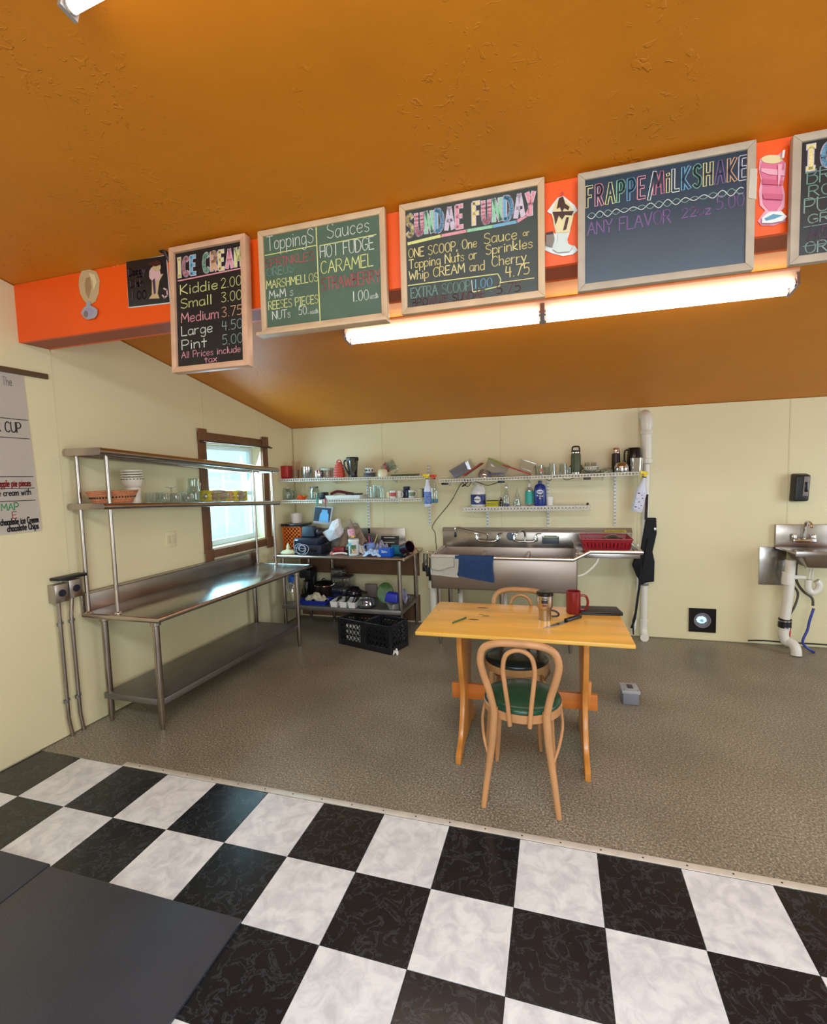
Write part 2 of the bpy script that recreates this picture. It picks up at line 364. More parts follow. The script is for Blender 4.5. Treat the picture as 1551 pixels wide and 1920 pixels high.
# right and rear walls close the room out of view
m = MB(); m.lohi((7.0, -4.9, -0.05), (7.12, 3.0, 3.8)); struct(m.build('wall_right', M_wall))
m = MB(); m.lohi((-1.2, -5.0, -0.05), (7.2, -4.88, 3.8)); struct(m.build('wall_rear', M_wall))

# floor: speckled sheet behind the strip, tiles in front of it
M_sheet = mat('speckled_floor_sheet', (112, 99, 79), 0.40, bump=0.12, bs=150, bdist=0.001)
def speckle(m):
    nt = m.node_tree; N = nt.nodes; L = nt.links; b = N['Principled BSDF']; mp = [n for n in N if n.type == 'MAPPING'][0]
    a = N.new('ShaderNodeTexNoise'); a.inputs['Scale'].default_value = 105; a.inputs['Detail'].default_value = 3; a.inputs['Roughness'].default_value = 0.75
    r = N.new('ShaderNodeValToRGB'); e = r.color_ramp.elements
    e[0].position = 0.30; e[0].color = lin((78, 72, 60)); e[1].position = 0.72; e[1].color = lin((222, 216, 202))
    x = e.new(0.46); x.color = lin((128, 120, 103)); x = e.new(0.58); x.color = lin((162, 154, 136))
    c = N.new('ShaderNodeTexNoise'); c.inputs['Scale'].default_value = 1.6; c.inputs['Detail'].default_value = 5
    rc = N.new('ShaderNodeValToRGB'); rc.color_ramp.elements[0].position = 0.3; rc.color_ramp.elements[0].color = (0.72, 0.70, 0.66, 1); rc.color_ramp.elements[1].position = 0.68; rc.color_ramp.elements[1].color = (1.08, 1.06, 1.04, 1)
    mx = N.new('ShaderNodeMix'); mx.data_type = 'RGBA'; mx.blend_type = 'MULTIPLY'; mx.inputs[0].default_value = 1
    for n in (a, c): L.new(mp.outputs[0], n.inputs['Vector'])
    L.new(a.outputs['Fac'], r.inputs[0]); L.new(c.outputs['Fac'], rc.inputs[0]); L.new(r.outputs[0], mx.inputs[6]); L.new(rc.outputs[0], mx.inputs[7]); L.new(mx.outputs[2], b.inputs['Base Color'])
    rr = N.new('ShaderNodeMapRange'); rr.inputs[3].default_value = 0.32; rr.inputs[4].default_value = 0.52; L.new(c.outputs['Fac'], rr.inputs[0]); L.new(rr.outputs[0], b.inputs['Roughness'])
speckle(M_sheet)
m = MB(); m.lohi((-1.0, -4.9, -0.08), (7.2, 3.0, -0.006)); floor = struct(m.build('floor', mat('floor_base', (60, 56, 50), 0.8)))
m = MB(); m.lohi((-0.62, 0.004, -0.006), (7.0, D+0.012, 0.0)); m.build('floor_sheet', M_sheet, floor)
def tile_mat(name, c, vein, rough):
    m = mat(name, c, rough, bump=0.06, bs=30, rvar=0.07, vs=5); nt = m.node_tree; N = nt.nodes; L = nt.links; b = N['Principled BSDF']
    oi = N.new('ShaderNodeObjectInfo'); tc = N.new('ShaderNodeTexCoord'); ad = N.new('ShaderNodeVectorMath'); ad.operation = 'ADD'
    sc = N.new('ShaderNodeVectorMath'); sc.operation = 'SCALE'; sc.inputs['Scale'].default_value = 0.7
    L.new(oi.outputs['Location'], sc.inputs[0]); L.new(tc.outputs['Object'], ad.inputs[0]); L.new(sc.outputs[0], ad.inputs[1])
    w = N.new('ShaderNodeTexNoise'); w.inputs['Scale'].default_value = 14; w.inputs['Detail'].default_value = 7; w.inputs['Distortion'].default_value = 0.7; w.inputs['Roughness'].default_value = 0.62
    r = N.new('ShaderNodeValToRGB'); e = r.color_ramp.elements; e[0].position = 0.0; e[0].color = lin(c); e[1].position = 1.0; e[1].color = lin(c)
    if c[0] > 100: e[0].position = 0.36; e[0].color = lin(vein); e[1].position = 0.60
    else: x = e.new(0.47); x.color = lin(c); x = e.new(0.5); x.color = lin(vein); x = e.new(0.53); x.color = lin(c)
    big = N.new('ShaderNodeTexNoise'); big.inputs['Scale'].default_value = 4; big.inputs['Detail'].default_value = 4
    rb = N.new('ShaderNodeValToRGB'); rb.color_ramp.elements[0].color = (0.88, 0.88, 0.88, 1); rb.color_ramp.elements[1].color = (1.08, 1.08, 1.08, 1)
    mx = N.new('ShaderNodeMix'); mx.data_type = 'RGBA'; mx.blend_type = 'MULTIPLY'; mx.inputs[0].default_value = 1
    for n in (w, big): L.new(ad.outputs[0], n.inputs['Vector'])
    L.new(w.outputs['Fac'], r.inputs[0]); L.new(big.outputs['Fac'], rb.inputs[0]); L.new(r.outputs[0], mx.inputs[6]); L.new(rb.outputs[0], mx.inputs[7]); L.new(mx.outputs[2], b.inputs['Base Color'])
    return m
M_tb = tile_mat('black_marbled_tile', (26, 29, 33), (56, 60, 64), 0.22)
M_tw = tile_mat('white_marbled_tile', (232, 232, 232), (204, 203, 206), 0.30)
TS = 0.3048; tiles = {}
def tile(i, j):
    ya = -j*TS - (0.027 if j else -0.002); yb = -(j+1)*TS - 0.027
    if i >= 0 and j == 0: ya = -0.002
    xa, xb = i*TS, (i+1)*TS
    key = ((i+j) % 2, j == 0)
    if key not in tiles:
        mb = MB(); mb.lohi((-(xb-xa)/2+0.0009, -(ya-yb)/2+0.0009, -0.005), ((xb-xa)/2-0.0009, (ya-yb)/2-0.0009, 0))
        o = mb.build('tile', M_tb if key[0] == 0 else M_tw, floor, bevel=0.0008, seg=1, world=False); tiles[key] = o
    else: o = tiles[key].copy(); COL.objects.link(o)
    o.location = ((xa+xb)/2, (ya+yb)/2, 0)
for j in range(0, 6):
    for i in range(-2, 14): tile(i, j)
m = MB(); m.lohi((-0.62, -4.88, -0.006), (7.0, -6*TS-0.028, -0.001)); m.build('floor_sheet', M_tw, floor)
# metal edging strip with screws
edging = thing('edging_strip', 'thin aluminium edging strip screwed down between chequered tiles and speckled floor', 'strip', (0.0, 0.015, 0))
M_alu = mat('aluminium_strip', (222, 216, 204), 0.4, 0.25, var=0.1, vs=14)
m = MB(); m.lohi((-0.005, 0.0, 0.0), (6.9, 0.034, 0.0035)); m.build('strip', M_alu, edging, bevel=0.0012)
m = MB(); m.lathe([(0.004, 0), (0.003, 0.0012), (0, 0.0012)], (0, 0, 0), 8); sc0 = m.build('screw', mat('dark_screw', (70, 64, 56), 0.4, 0.8), edging, world=False)
for i in range(42):
    o = sc0 if i == 0 else sc0.copy()
    if i: COL.objects.link(o)
    o.location = (0.10+i*0.157, 0.002, 0.0035)

# ceiling beam that carries the menu boards
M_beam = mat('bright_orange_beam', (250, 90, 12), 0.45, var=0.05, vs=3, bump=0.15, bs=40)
M_beamu = mat('shaded_beam_underside', (170, 74, 40), 0.5, var=0.06, vs=4)  # the beam's orange with its underside shade put into the colour
BY0, BY1, BZ = 0.08, 0.25, 2.35
beam = thing('ceiling_beam', 'bright orange painted beam under the sloping ceiling that carries the menu boards', 'beam', (3.0, 0.16, BZ))
xl0, xl1 = WL(0.0, BY0, 0).x, WL(0.0, BY1, 0).x
def beam_face(mb, ya, yb, z0):
    mb.hexa([(WL(0, ya, 0).x, ya, z0), (WL(0, yb, 0).x, yb, z0), (WL(0, yb, 0).x, yb, ceil_z(yb)-0.002), (WL(0, ya, 0).x, ya, ceil_z(ya)-0.002)],
            [(7.0, ya, z0), (7.0, yb, z0), (7.0, yb, ceil_z(yb)-0.002), (7.0, ya, ceil_z(ya)-0.002)])
    return mb
beam_face(MB(), BY0, BY0+0.02, BZ).build('fascia', M_beam, beam)
beam_face(MB(), BY1-0.02, BY1, BZ).build('rear_fascia', M_beam, beam)
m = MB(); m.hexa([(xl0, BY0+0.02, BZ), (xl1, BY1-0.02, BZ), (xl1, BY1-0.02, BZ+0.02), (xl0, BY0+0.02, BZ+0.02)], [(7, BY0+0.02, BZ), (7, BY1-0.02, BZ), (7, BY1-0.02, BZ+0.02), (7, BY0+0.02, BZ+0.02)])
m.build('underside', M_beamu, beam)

# window in the left wall
M_vinyl = mat('white_vinyl_frame', (214, 226, 232), 0.4)
M_jamb = mat('cream_window_jamb', (214, 196, 160), 0.5)
M_frost = glass('window_glass', (225, 248, 250), 0.05, 1.0)
win = wl_box(MB(), -0.135, -0.10, WY0+0.01, WY0+0.05, WZ0+0.012, WZ1-0.01)
wl_box(win, -0.135, -0.10, WY1-0.05, WY1-0.01, WZ0+0.012, WZ1-0.01); wl_box(win, -0.135, -0.10, WY0+0.05, WY1-0.05, WZ0+0.012, WZ0+0.06); wl_box(win, -0.135, -0.10, WY0+0.05, WY1-0.05, WZ1-0.05, WZ1-0.01)
wl_box(win, -0.14, -0.095, WY0+0.05, WY1-0.05, 1.395, 1.44)
window = struct(win.build('window_1', M_vinyl, bevel=0.004))
wl_box(MB(), -0.120, -0.116, WY0+0.05, WY1-0.05, WZ0+0.06, 1.395).build('pane', M_frost, window)
wl_box(MB(), -0.128, -0.124, WY0+0.05, WY1-0.05, 1.44, WZ1-0.05).build('pane', M_frost, window)
m = MB()
for (ya, yb, za, zb) in ((WY0, WY0+0.008, WZ0, WZ1), (WY1-0.008, WY1, WZ0, WZ1), (WY0, WY1, WZ0, WZ0+0.01), (WY0, WY1, WZ1-0.008, WZ1)): wl_box(m, -0.158, 0.0, ya, yb, za, zb)
m.build('jamb_lining', M_jamb, window)
def casing(ya, yb, za, zb, zc=None, zd=None, d=0.018, nm='casing'):
    zc = za if zc is None else zc; zd = zb if zd is None else zd
    mb = MB(); mb.hexa([WL(0.001, ya, za), WL(0.001, yb, zc), WL(0.001, yb, zd), WL(0.001, ya, zb)], [WL(d, ya, za), WL(d, yb, zc), WL(d, yb, zd), WL(d, ya, zb)])
    return mb.build(nm, M_dwood, window, bevel=0.003)
casing(WY0-0.085, WY0-0.002, WZ0-0.02, WZ1+0.01); casing(WY1+0.002, WY1+0.085, WZ0-0.02, WZ1)
casing(WY0-0.085, WY1+0.085, WZ1+0.01, WZ1+0.085, WZ1, WZ1+0.065); casing(WY0-0.07, WY1+0.085, WZ0-0.07, WZ0-0.002, WZ0-0.075, WZ0-0.004)
for yy, zz in ((WY0-0.045, WZ0-0.045), (WY1+0.045, WZ0-0.045), (WY0-0.045, WZ1+0.055), (WY1+0.045, WZ1+0.04)):
    wl_box(MB(), 0.018, 0.026, yy-0.048, yy+0.048, zz-0.055, zz+0.055).build('corner_block', M_dwood, window, bevel=0.003)
m = MB(); m.tube([WL(0.045, WY0-0.10, WZ1+0.005), WL(0.045, WY1+0.12, WZ1-0.012)], 0.006, 8)
for yy in (WY0-0.07, WY1+0.09): m.tube([WL(0.018, yy, WZ1), WL(0.047, yy, WZ1-0.003)], 0.005, 6)
single(m, 'curtain_rod', mat('dark_rod', (50, 34, 24), 0.4), 'thin dark curtain rod across the head of the brown window casing', 'curtain rod', WL(0.045, WY0, WZ1))
# open ground seen through the panes
m = MB(); m.lohi((-9, -4, -0.6), (-1.2, 10, -0.5)); struct(m.build('ground', mat('pale_ground', (190, 205, 200), 0.9)))
# ================================================================== BIG FURNITURE
def dup(root, loc=None, rz=None, label=None, group=None):
    r = root.copy(); COL.objects.link(r)
    if loc is not None: r.location = loc
    if rz is not None: r.rotation_euler = (0, 0, rz)
    if label: r['label'] = label
    if group: r['group'] = group
    for ch in list(root.children):
        c = ch.copy(); COL.objects.link(c); c.parent = r
        for g in ch.children:
            d = g.copy(); COL.objects.link(d); d.parent = c
    return r

# ---- long steel work table with double overshelf, left wall
A0, A1, AD, AZ = 0.30, 2.03, 0.60, 0.735
tA = thing('steel_work_table', 'long stainless steel work table with double overshelf standing along the left wall below the window', 'table', WL(AD/2, 1.1, 0))
def rim(mb, pts, r, n=10, closed=False): mb.tube(pts, r, n, closed=closed)
m = MB(); wl_box(m, 0.012, AD-0.012, A0+0.012, A1-0.012, AZ-0.022, AZ); m.build('tabletop', M_steel2, tA, bevel=0.002)
m = MB(); rim(m, [WL(0.03, A0, AZ-0.012), WL(AD, A0, AZ-0.012), WL(AD, A1, AZ-0.012), WL(0.03, A1, AZ-0.012)], 0.017); m.build('rolled_rim', M_tube, tA, smooth=True)
m = MB(); wl_box(m, 0.004, 0.02, A0, A1, AZ-0.02, AZ+0.13); wl_box(m, 0.004, 0.05, A0, A1, AZ+0.118, AZ+0.13); m.build('backsplash', M_steel, tA, bevel=0.003)
legsA = [(WL(AD-0.085, A0+0.065, 0)), (WL(AD-0.06, A1-0.15, 0)), (WL(0.09, A0+0.08, 0)), (WL(0.09, A1-0.15, 0))]
for q in legsA:
    m = MB(); m.lathe([(0, 0.002), (0.011, 0.002), (0.014, 0.03), (0.0205, 0.05), (0.0205, AZ-0.02), (0, AZ-0.02)], q, 16)
    lg = m.build('leg', M_tube, tA, smooth=True)
    m = MB(); m.lathe([(0.0207, AZ-0.07), (0.030, AZ-0.065), (0.031, AZ-0.022), (0.0207, AZ-0.022)], q, 16); m.build('socket', M_steel, lg, smooth=True)
m = MB(); wl_box(m, 0.07, AD-0.07, A0+0.06, A1-0.13, 0.185, 0.20)
wl_box(m, AD-0.078, AD-0.068, A0+0.06, A1-0.13, 0.160, 0.20); wl_box(m, 0.07, AD-0.07, A0+0.055, A0+0.063, 0.160, 0.20); wl_box(m, 0.07, AD-0.07, A1-0.135, A1-0.127, 0.160, 0.20)
m.build('undershelf', M_galv, tA, bevel=0.002)
# overshelf (sags a little towards the window)
def oz(y, za, zb): return za+(zb-za)*(y-0.31)/(2.02-0.31)
for d, y, ya, yb in ((0.25, 0.345, 0, 0), (0.05, 0.315, 0, 0), (0.25, 2.0, 0, 0), (0.05, 2.0, 0, 0)):
    zt = oz(y, 1.752, 1.640)
    q = WL(d, y, 0); m = MB(); m.tube([(q.x, q.y, AZ-0.001), (q.x, q.y, zt-0.012)], 0.0125, 12)
    pst = m.build('post', M_tube, tA, smooth=True)
    m = MB(); m.lathe([(0.0127, AZ-0.001), (0.022, AZ-0.001), (0.02, AZ+0.006), (0.0127, AZ+0.012)], q, 14); m.build('foot_flange', M_chrome, pst, smooth=True)
for za, zb, wire in ((1.752, 1.640, False), (1.422, 1.332, True)):
    ya, yb, d0, d1 = 0.27, 2.045, 0.02, 0.285
    m = MB()
    pts = [WL(d0, ya, oz(ya, za, zb)-0.014), WL(d1, ya, oz(ya, za, zb)-0.014), WL(d1, yb, oz(yb, za, zb)-0.014), WL(d0, yb, oz(yb, za, zb)-0.014)]
    rim(m, pts, 0.0225 if not wire else 0.0185, 10, True)
    if wire: m.build('wire_shelf_rim', M_tube, tA, smooth=True)
    else:
        m.build('top_shelf_rim', M_tube, tA, smooth=True)
        m = MB(); m.hexa([WL(d0+.005, ya+.005, za-0.004), WL(d1-.005, ya+.005, za-0.004), WL(d1-.005, yb-.005, oz(yb, za, zb)-0.004), WL(d0+.005, yb-.005, oz(yb, za, zb)-0.004)],
                         [WL(d0+.005, ya+.005, za), WL(d1-.005, ya+.005, za), WL(d1-.005, yb-.005, oz(yb, za, zb)), WL(d0+.005, yb-.005, oz(yb, za, zb))])
        m.build('top_shelf', M_steel2, tA)
    if wire:
        m = MB()
        for i in range(66):
            y = ya+0.02+i*(yb-ya-0.04)/65; z = oz(y, za, zb)+0.002
            m.box((WL((d0+d1)/2, y, z)), (d1-d0, 0.0045, 0.0045), rz3(0.047*0))
        for d in (0.08, 0.15, 0.22): m.tube([WL(d, ya, oz(ya, za, zb)-0.004), WL(d, yb, oz(yb, za, zb)-0.004)], 0.004, 6)
        o = m.build('wire_deck', M_chrome, tA); o['kind'] = 'stuff'
SHZ = lambda y: oz(y, 1.422, 1.332)+0.0045        # top of the lower overshelf

# ---- steel table in the corner
tB = thing('steel_corner_table', 'stainless steel table crowded with boxes and kitchen clutter in the back left corner', 'table', (0.3, 2.45, 0))
BX0, BX1, BYF, BYB, BZT = -0.36, 0.965, 2.13, 2.77, 0.80
m = MB(); m.lohi((BX0+0.01, BYF+0.01, BZT-0.02), (BX1-0.008, BYB, BZT)); m.build('tabletop', M_steel2, tB, bevel=0.002)
m = MB(); rim(m, [(BX0, BYF, BZT-0.013), (BX1, BYF, BZT-0.013)], 0.017); rim(m, [(BX1, BYF, BZT-0.013), (BX1, BYB-0.03, BZT-0.013)], 0.017); rim(m, [(BX0, BYF, BZT-0.013), (BX0, BYB-0.03, BZT-0.013)], 0.017); m.build('rolled_rim', M_tube, tB, smooth=True)
m = MB(); m.lohi((BX0, BYB-0.012, BZT-0.02), (0.79, BYB+0.004, 1.0)); m.build('backsplash', M_steel, tB, bevel=0.003)
for q in ((BX0+0.05, BYF+0.06), (BX1-0.06, BYF+0.06), (BX0+0.05, BYB-0.06), (BX1-0.06, BYB-0.06), (-0.03, BYB-0.06)):
    m = MB(); m.lathe([(0, 0.002), (0.011, 0.002), (0.014, 0.03), (0.020, 0.05), (0.020, BZT-0.02), (0, BZT-0.02)], (q[0], q[1], 0), 14); m.build('leg', M_tube, tB, smooth=True)
m = MB(); m.lohi((BX0+0.03, BYF+0.045, 0.282), (BX1-0.045, BYB-0.04, 0.297)); m.lohi((BX0+0.03, BYF+0.04, 0.255), (BX1-0.045, BYF+0.048, 0.297)); m.lohi((BX1-0.053, BYF+0.04, 0.255), (BX1-0.045, BYB-0.04, 0.297)); m.build('undershelf', M_galv, tB, bevel=0.002)
# brown board leaning behind the table
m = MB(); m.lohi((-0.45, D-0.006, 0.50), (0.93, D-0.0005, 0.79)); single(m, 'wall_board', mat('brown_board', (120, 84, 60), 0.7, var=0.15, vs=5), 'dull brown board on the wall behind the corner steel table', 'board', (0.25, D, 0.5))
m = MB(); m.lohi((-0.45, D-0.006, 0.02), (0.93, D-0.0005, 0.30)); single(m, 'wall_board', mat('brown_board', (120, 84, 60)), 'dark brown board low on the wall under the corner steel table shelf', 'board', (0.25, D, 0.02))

# ---- three-compartment sink
sk = thing('steel_sink', 'wide stainless steel compartment sink with tall backsplash and drainboard on the back wall', 'sink', (2.0, 2.5, 0))
SX0, SX1, SX2, SYF, SZR, SZB, SZD = 1.215, 2.455, 2.925, 2.15, 0.815, 0.53, 0.885
m = MB(); m.prism([(1.19, D-0.006, 0.76), (2.95, D-0.006, 0.80), (2.95, D-0.006, 1.0), (1.19, D-0.006, 1.0)], (0, -0.012, 0))
m.build('backsplash', M_steel, sk, bevel=0.002)
m = MB(); m.hexa([(1.19, D-0.05, 0.965), (2.95, D-0.05, 0.965), (2.95, D-0.006, 1.005), (1.19, D-0.006, 1.005)], [(1.19, D-0.05, 0.969), (2.95, D-0.05, 0.969), (2.95, D-0.006, 1.009), (1.19, D-0.006, 1.009)]); m.build('splash_ledge', mat('satin_ledge', (186, 178, 168), 0.5, 0.9), sk)
m = MB()
m.lohi((SX0, SYF, SZB), (SX1, SYF+0.012, SZR)); m.lohi((SX0, D-0.03, SZB), (SX1, D-0.018, SZR)); m.lohi((SX0, SYF, SZB), (SX0+0.012, D-0.018, SZR)); m.lohi((SX1-0.012, SYF, SZB), (SX1, D-0.018, SZD-0.01)); m.lohi((SX0, SYF, SZB), (SX1, D-0.018, SZB+0.01))
m.build('basin_shell', mat('satin_steel_front', (176, 160, 150), 0.42, 1.0, var=0.10, vs=2.2, rvar=0.08), sk, bevel=0.004)
for x in (1.62, 2.04):
    m = MB(); m.lohi((x-0.014, SYF+0.012, SZB+0.01), (x+0.014, D-0.03, SZR-0.03)); m.build('divider', M_steel, sk, bevel=0.006)
rimp = [(SX0-0.01, D-0.05, SZR), (SX0-0.01, SYF-0.005, SZR), (SX1-0.03, SYF-0.005, SZR), (SX1+0.10, SYF-0.005, SZD), (SX2+0.01, SYF-0.005, SZD), (SX2+0.01, D-0.05, SZD)]
m = MB(); m.tube(smooth_path(rimp[:2], 1)+rimp[2:], 0.0165, 12); m.build('rolled_rim', mat('polished_rim', (226, 222, 214), 0.16, 1.0), sk, smooth=True)
m = MB(); m.lohi((SX1-0.01, SYF, SZD-0.035), (SX2, D-0.018, SZD-0.022)); m.lohi((SX1, SYF-0.004, SZD-0.05), (SX2, SYF+0.004, SZD-0.01)); m.build('drainboard', M_steel2, sk, bevel=0.002)
m = MB(); m.tube(smooth_path([(2.62, SYF+0.03, SZD-0.03), (2.60, SYF+0.03, SZD-0.10), (2.52, SYF+0.03, 0.70), (2.46, SYF+0.03, 0.675)], 5), 0.011, 10); m.build('drainboard_brace', M_pvc, sk, smooth=True)
for x, y in ((1.27, SYF+0.07), (2.40, SYF+0.07), (1.27, D-0.1), (2.40, D-0.1), (1.83, SYF+0.07)):
    m = MB(); m.lathe([(0, 0.002), (0.012, 0.002), (0.019, 0.05), (0.019, SZB+0.002), (0, SZB+0.002)], (x, y, 0), 12); m.build('leg', M_tube, sk, smooth=True)
for x in (1.42, 1.83, 2.24):
    m = MB(); m.lathe([(0.04, SZB), (0.04, SZB-0.02), (0.026, SZB-0.05), (0.026, SZB-0.11), (0, SZB-0.11)], (x, 2.45, 0), 14); dr = m.build('drain', M_chrome, sk, smooth=True)
    m = MB(); m.tube([(x, 2.45, SZB-0.10), (x, 2.45, 0.27)], 0.022, 12); m.build('tail_pipe', M_pvc, dr, smooth=True)
m = MB(); m.tube([(1.16, 2.45, 0.22), (1.42, 2.45, 0.27), (2.30, 2.45, 0.27)], 0.024, 12); m.build('waste_pipe', M_pvc, sk, smooth=True)
m = MB(); m.tube([(1.19, 2.3, 0.52), (1.19, 2.3, 0.24), (1.19, 2.45, 0.02)], 0.032, 14); m.lathe([(0.045, 0.50), (0.045, 0.56), (0.033, 0.57)], (1.19, 2.3, 0), 14); m.build('waste_pipe', M_pvc, sk, smooth=True)
m = MB(); m.lohi((2.715, D-0.058, 0.972), (2.90, D-0.0535, 0.996)); m.build('yellow_sticker', mat('yellow_sticker', (190, 160, 50), 0.5), sk)
m = MB(); chalk('sticker_print', 'CAUTION', lambda a, b: Vector((a, D-0.060, b)), 2.735, 2.88, 0.978, 0.012, 0.002, mat('dark_print', (60, 50, 20), 0.7), sk)
# taps
def tap(x0, x1, spout, lab):
    t = thing('wall_faucet', lab, 'faucet', ((x0+x1)/2, D-0.03, 0.90)); xc = (x0+x1)/2; y = D-0.075; z = 0.895
    m = MB(); m.tube(smooth_path([(x0, y, z+0.01), (x0+0.03, y-0.01, z-0.012), (xc, y-0.012, z-0.012), (x1-0.03, y-0.01, z-0.012), (x1, y, z+0.01)], 5), 0.010, 10); m.build('mixing_bar', M_chrome, t, smooth=True)
    for x in (x0, x1):
        m = MB(); m.tube([(x, D-0.015, z+0.01), (x, y, z+0.01)], 0.012, 10); m.lathe([(0.016, z-0.012), (0.018, z+0.01), (0.012, z+0.035), (0.008, z+0.05), (0, z+0.052)], (x, y, 0), 12); va = m.build('valve', M_chrome, t, smooth=True)
        m = MB(); m.tube([(x, y, z+0.045), (x+0.012, y-0.01, z+0.062), (x+0.05*(1 if x > xc else -0.4), y-0.015, z+0.066)], 0.005, 8); m.build('lever', M_chrome, va, smooth=True)
    m = MB(); m.tube(smooth_path([(xc, y-0.012, z-0.01)]+spout, 6), 0.0085, 10); sp = m.build('spout', M_chrome, t, smooth=True)
    return t, sp
xc1 = (1.565+1.735)/2
t1, s1 = tap(1.545, 1.745, [(xc1, 2.69, 0.945), (xc1-0.03, 2.68, 0.965), (1.50, 2.62, 1.000), (1.40, 2.56, 1.030), (1.367, 2.54, 1.028), (1.365, 2.54, 0.99)], 'chrome wall faucet with a long swing spout on the left of the sink')
m = MB(); m.lathe([(0.006, 0), (0.011, -0.01), (0.013, -0.035), (0.008, -0.05), (0, -0.05)], (1.365, 2.54, 0.99), 12); m.build('spray_nozzle', M_black, s1, smooth=True)
t2, s2 = tap(1.905, 2.105, [(2.005, 2.69, 0.96), (1.98, 2.62, 1.0), (1.945, 2.55, 0.985), (1.94, 2.54, 0.955)], 'chrome wall faucet with a short bent spout in the middle of the sink')
# sponge holders
t = thing('sponge_caddy', 'grey plastic sponge caddy stuck to the sink backsplash right of the middle faucet', 'caddy', (2.24, D-0.03, 0.865))
m = MB(); m.lohi((2.165, D-0.075, 0.865), (2.315, D-0.068, 0.915)); m.lohi((2.165, D-0.075, 0.865), (2.172, D-0.019, 0.93)); m.lohi((2.308, D-0.075, 0.865), (2.315, D-0.019, 0.93)); m.lohi((2.165, D-0.075, 0.86), (2.315, D-0.019, 0.867)); m.build('tray', mat('slate_plastic', (72, 84, 96), 0.4), t, bevel=0.003)
m = MB(); m.lohi((2.18, D-0.066, 0.868), (2.30, D-0.03, 0.935)); m.build('liner', mat('pale_green_sponge', (150, 170, 140), 0.9, bump=0.5, bs=200), t, bevel=0.006)
m = MB(); m.lathe([(0, 0), (0.04, 0.0), (0.045, 0.02), (0.03, 0.028), (0, 0.03)], (1.872, D-0.02, 0.93), 18, Matrix.Rotation(PI/2, 3, 'X'))
single(m, 'scrubber', mat('grey_scrubber', (110, 118, 130), 0.8, bump=0.8, bs=160), 'round grey scrubber hung behind the middle sink faucet', 'scrubber', (1.872, D-0.02, 0.93), smooth=True)

# ---- wooden trestle table
tw = thing('trestle_table', 'varnished pine trestle table with a few dark knots standing on the speckled floor', 'table', (2.1, 0.745, 0), rz=0.018)
M_pine = mat('honey_pine', (206, 132, 56), 0.32, var=0.10, vs=7, bump=0.04, bs=60, stretch=(0.35, 3.0, 1), coat=0.25)
def knots(m, ks):
    nt = m.node_tree; N = nt.nodes; L = nt.links; b = N['Principled BSDF']; src = b.inputs['Base Color'].links[0].from_socket
    tc = [n for n in N if n.type == 'TEX_COORD'][0]
    for (x, y, rx, ry) in ks:
        mp = N.new('ShaderNodeMapping'); mp.inputs['Location'].default_value = (-x/rx, -y/ry, 0); mp.inputs['Scale'].default_value = (1/rx, 1/ry, 0)
        g = N.new('ShaderNodeTexGradient'); g.gradient_type = 'SPHERICAL'; r = N.new('ShaderNodeValToRGB'); r.color_ramp.elements[0].position = 0.05; r.color_ramp.elements[1].position = 0.45
        mx = N.new('ShaderNodeMix'); mx.data_type = 'RGBA'; mx.inputs[7].default_value = lin((92, 50, 18))
        L.new(tc.outputs['Object'], mp.inputs[0]); L.new(mp.outputs[0], g.inputs[0]); L.new(g.outputs['Fac'], r.inputs[0]); L.new(r.outputs[0], mx.inputs[0]); L.new(src, mx.inputs[6]); src = mx.outputs[2]
    L.new(src, b.inputs['Base Color'])
M_pinet = mat('honey_pine_top', (238, 182, 80), 0.30, var=0.13, vs=6, bump=0.04, bs=60, stretch=(0.3, 3.2, 1), coat=0.3)
knots(M_pinet, [(-0.245, 0.20, 0.045, 0.014), (-0.205, 0.035, 0.028, 0.012), (-0.265, -0.045, 0.042, 0.014), (-0.235, 0.06, 0.02, 0.008), (-0.5, 0.1, 0.012, 0.006)])
m = MB(); m.lohi((-0.54, -0.305, 0.698), (0.54, 0.305, 0.72)); m.build('tabletop', M_pinet, tw, bevel=0.006, seg=3, world=False)
for sx in (-0.325, 0.328):
    prof = [(-0.29, 0.0), (-0.29, 0.045), (-0.25, 0.07), (-0.20, 0.10), (-0.14, 0.20), (-0.115, 0.30), (-0.125, 0.38), (-0.165, 0.48), (-0.19, 0.58), (-0.20, 0.70)]
    full = smooth_path([Vector((sx-0.014, a, b)) for a, b in prof[2:]], 4)
    left = [Vector((sx-0.014, a, b)) for a, b in prof[:2]] + full
    inner = [Vector((sx-0.014, -0.20, 0.0)), ]
    ring = left + [Vector((p.x, -p.y, p.z)) for p in reversed(left)] + [Vector((sx-0.014, 0.19, 0.0)), Vector((sx-0.014, 0.16, 0.035)), Vector((sx-0.014, -0.16, 0.035)), Vector((sx-0.014, -0.19, 0.0))]
    m = MB(); m.prism(ring, (0.028, 0, 0)); lg = m.build('trestle_leg', M_pine, tw, bevel=0.004, world=False)
    s = 1 if sx > 0 else -1
    m = MB(); m.box((sx+s*0.026, -0.0, 0.32), (0.022, 0.03, 0.15), Matrix.Rotation(0.06*s, 3, 'Y')); m.build('wedge', M_pine, tw, bevel=0.003, world=False)
m = MB(); m.lohi((-0.405, -0.014, 0.235), (0.40, 0.014, 0.325)); m.build('stretcher', mat('red_pine_rail', (196, 112, 44), 0.4, var=0.15, vs=7, stretch=(0.4, 3, 3)), tw, bevel=0.003, world=False)

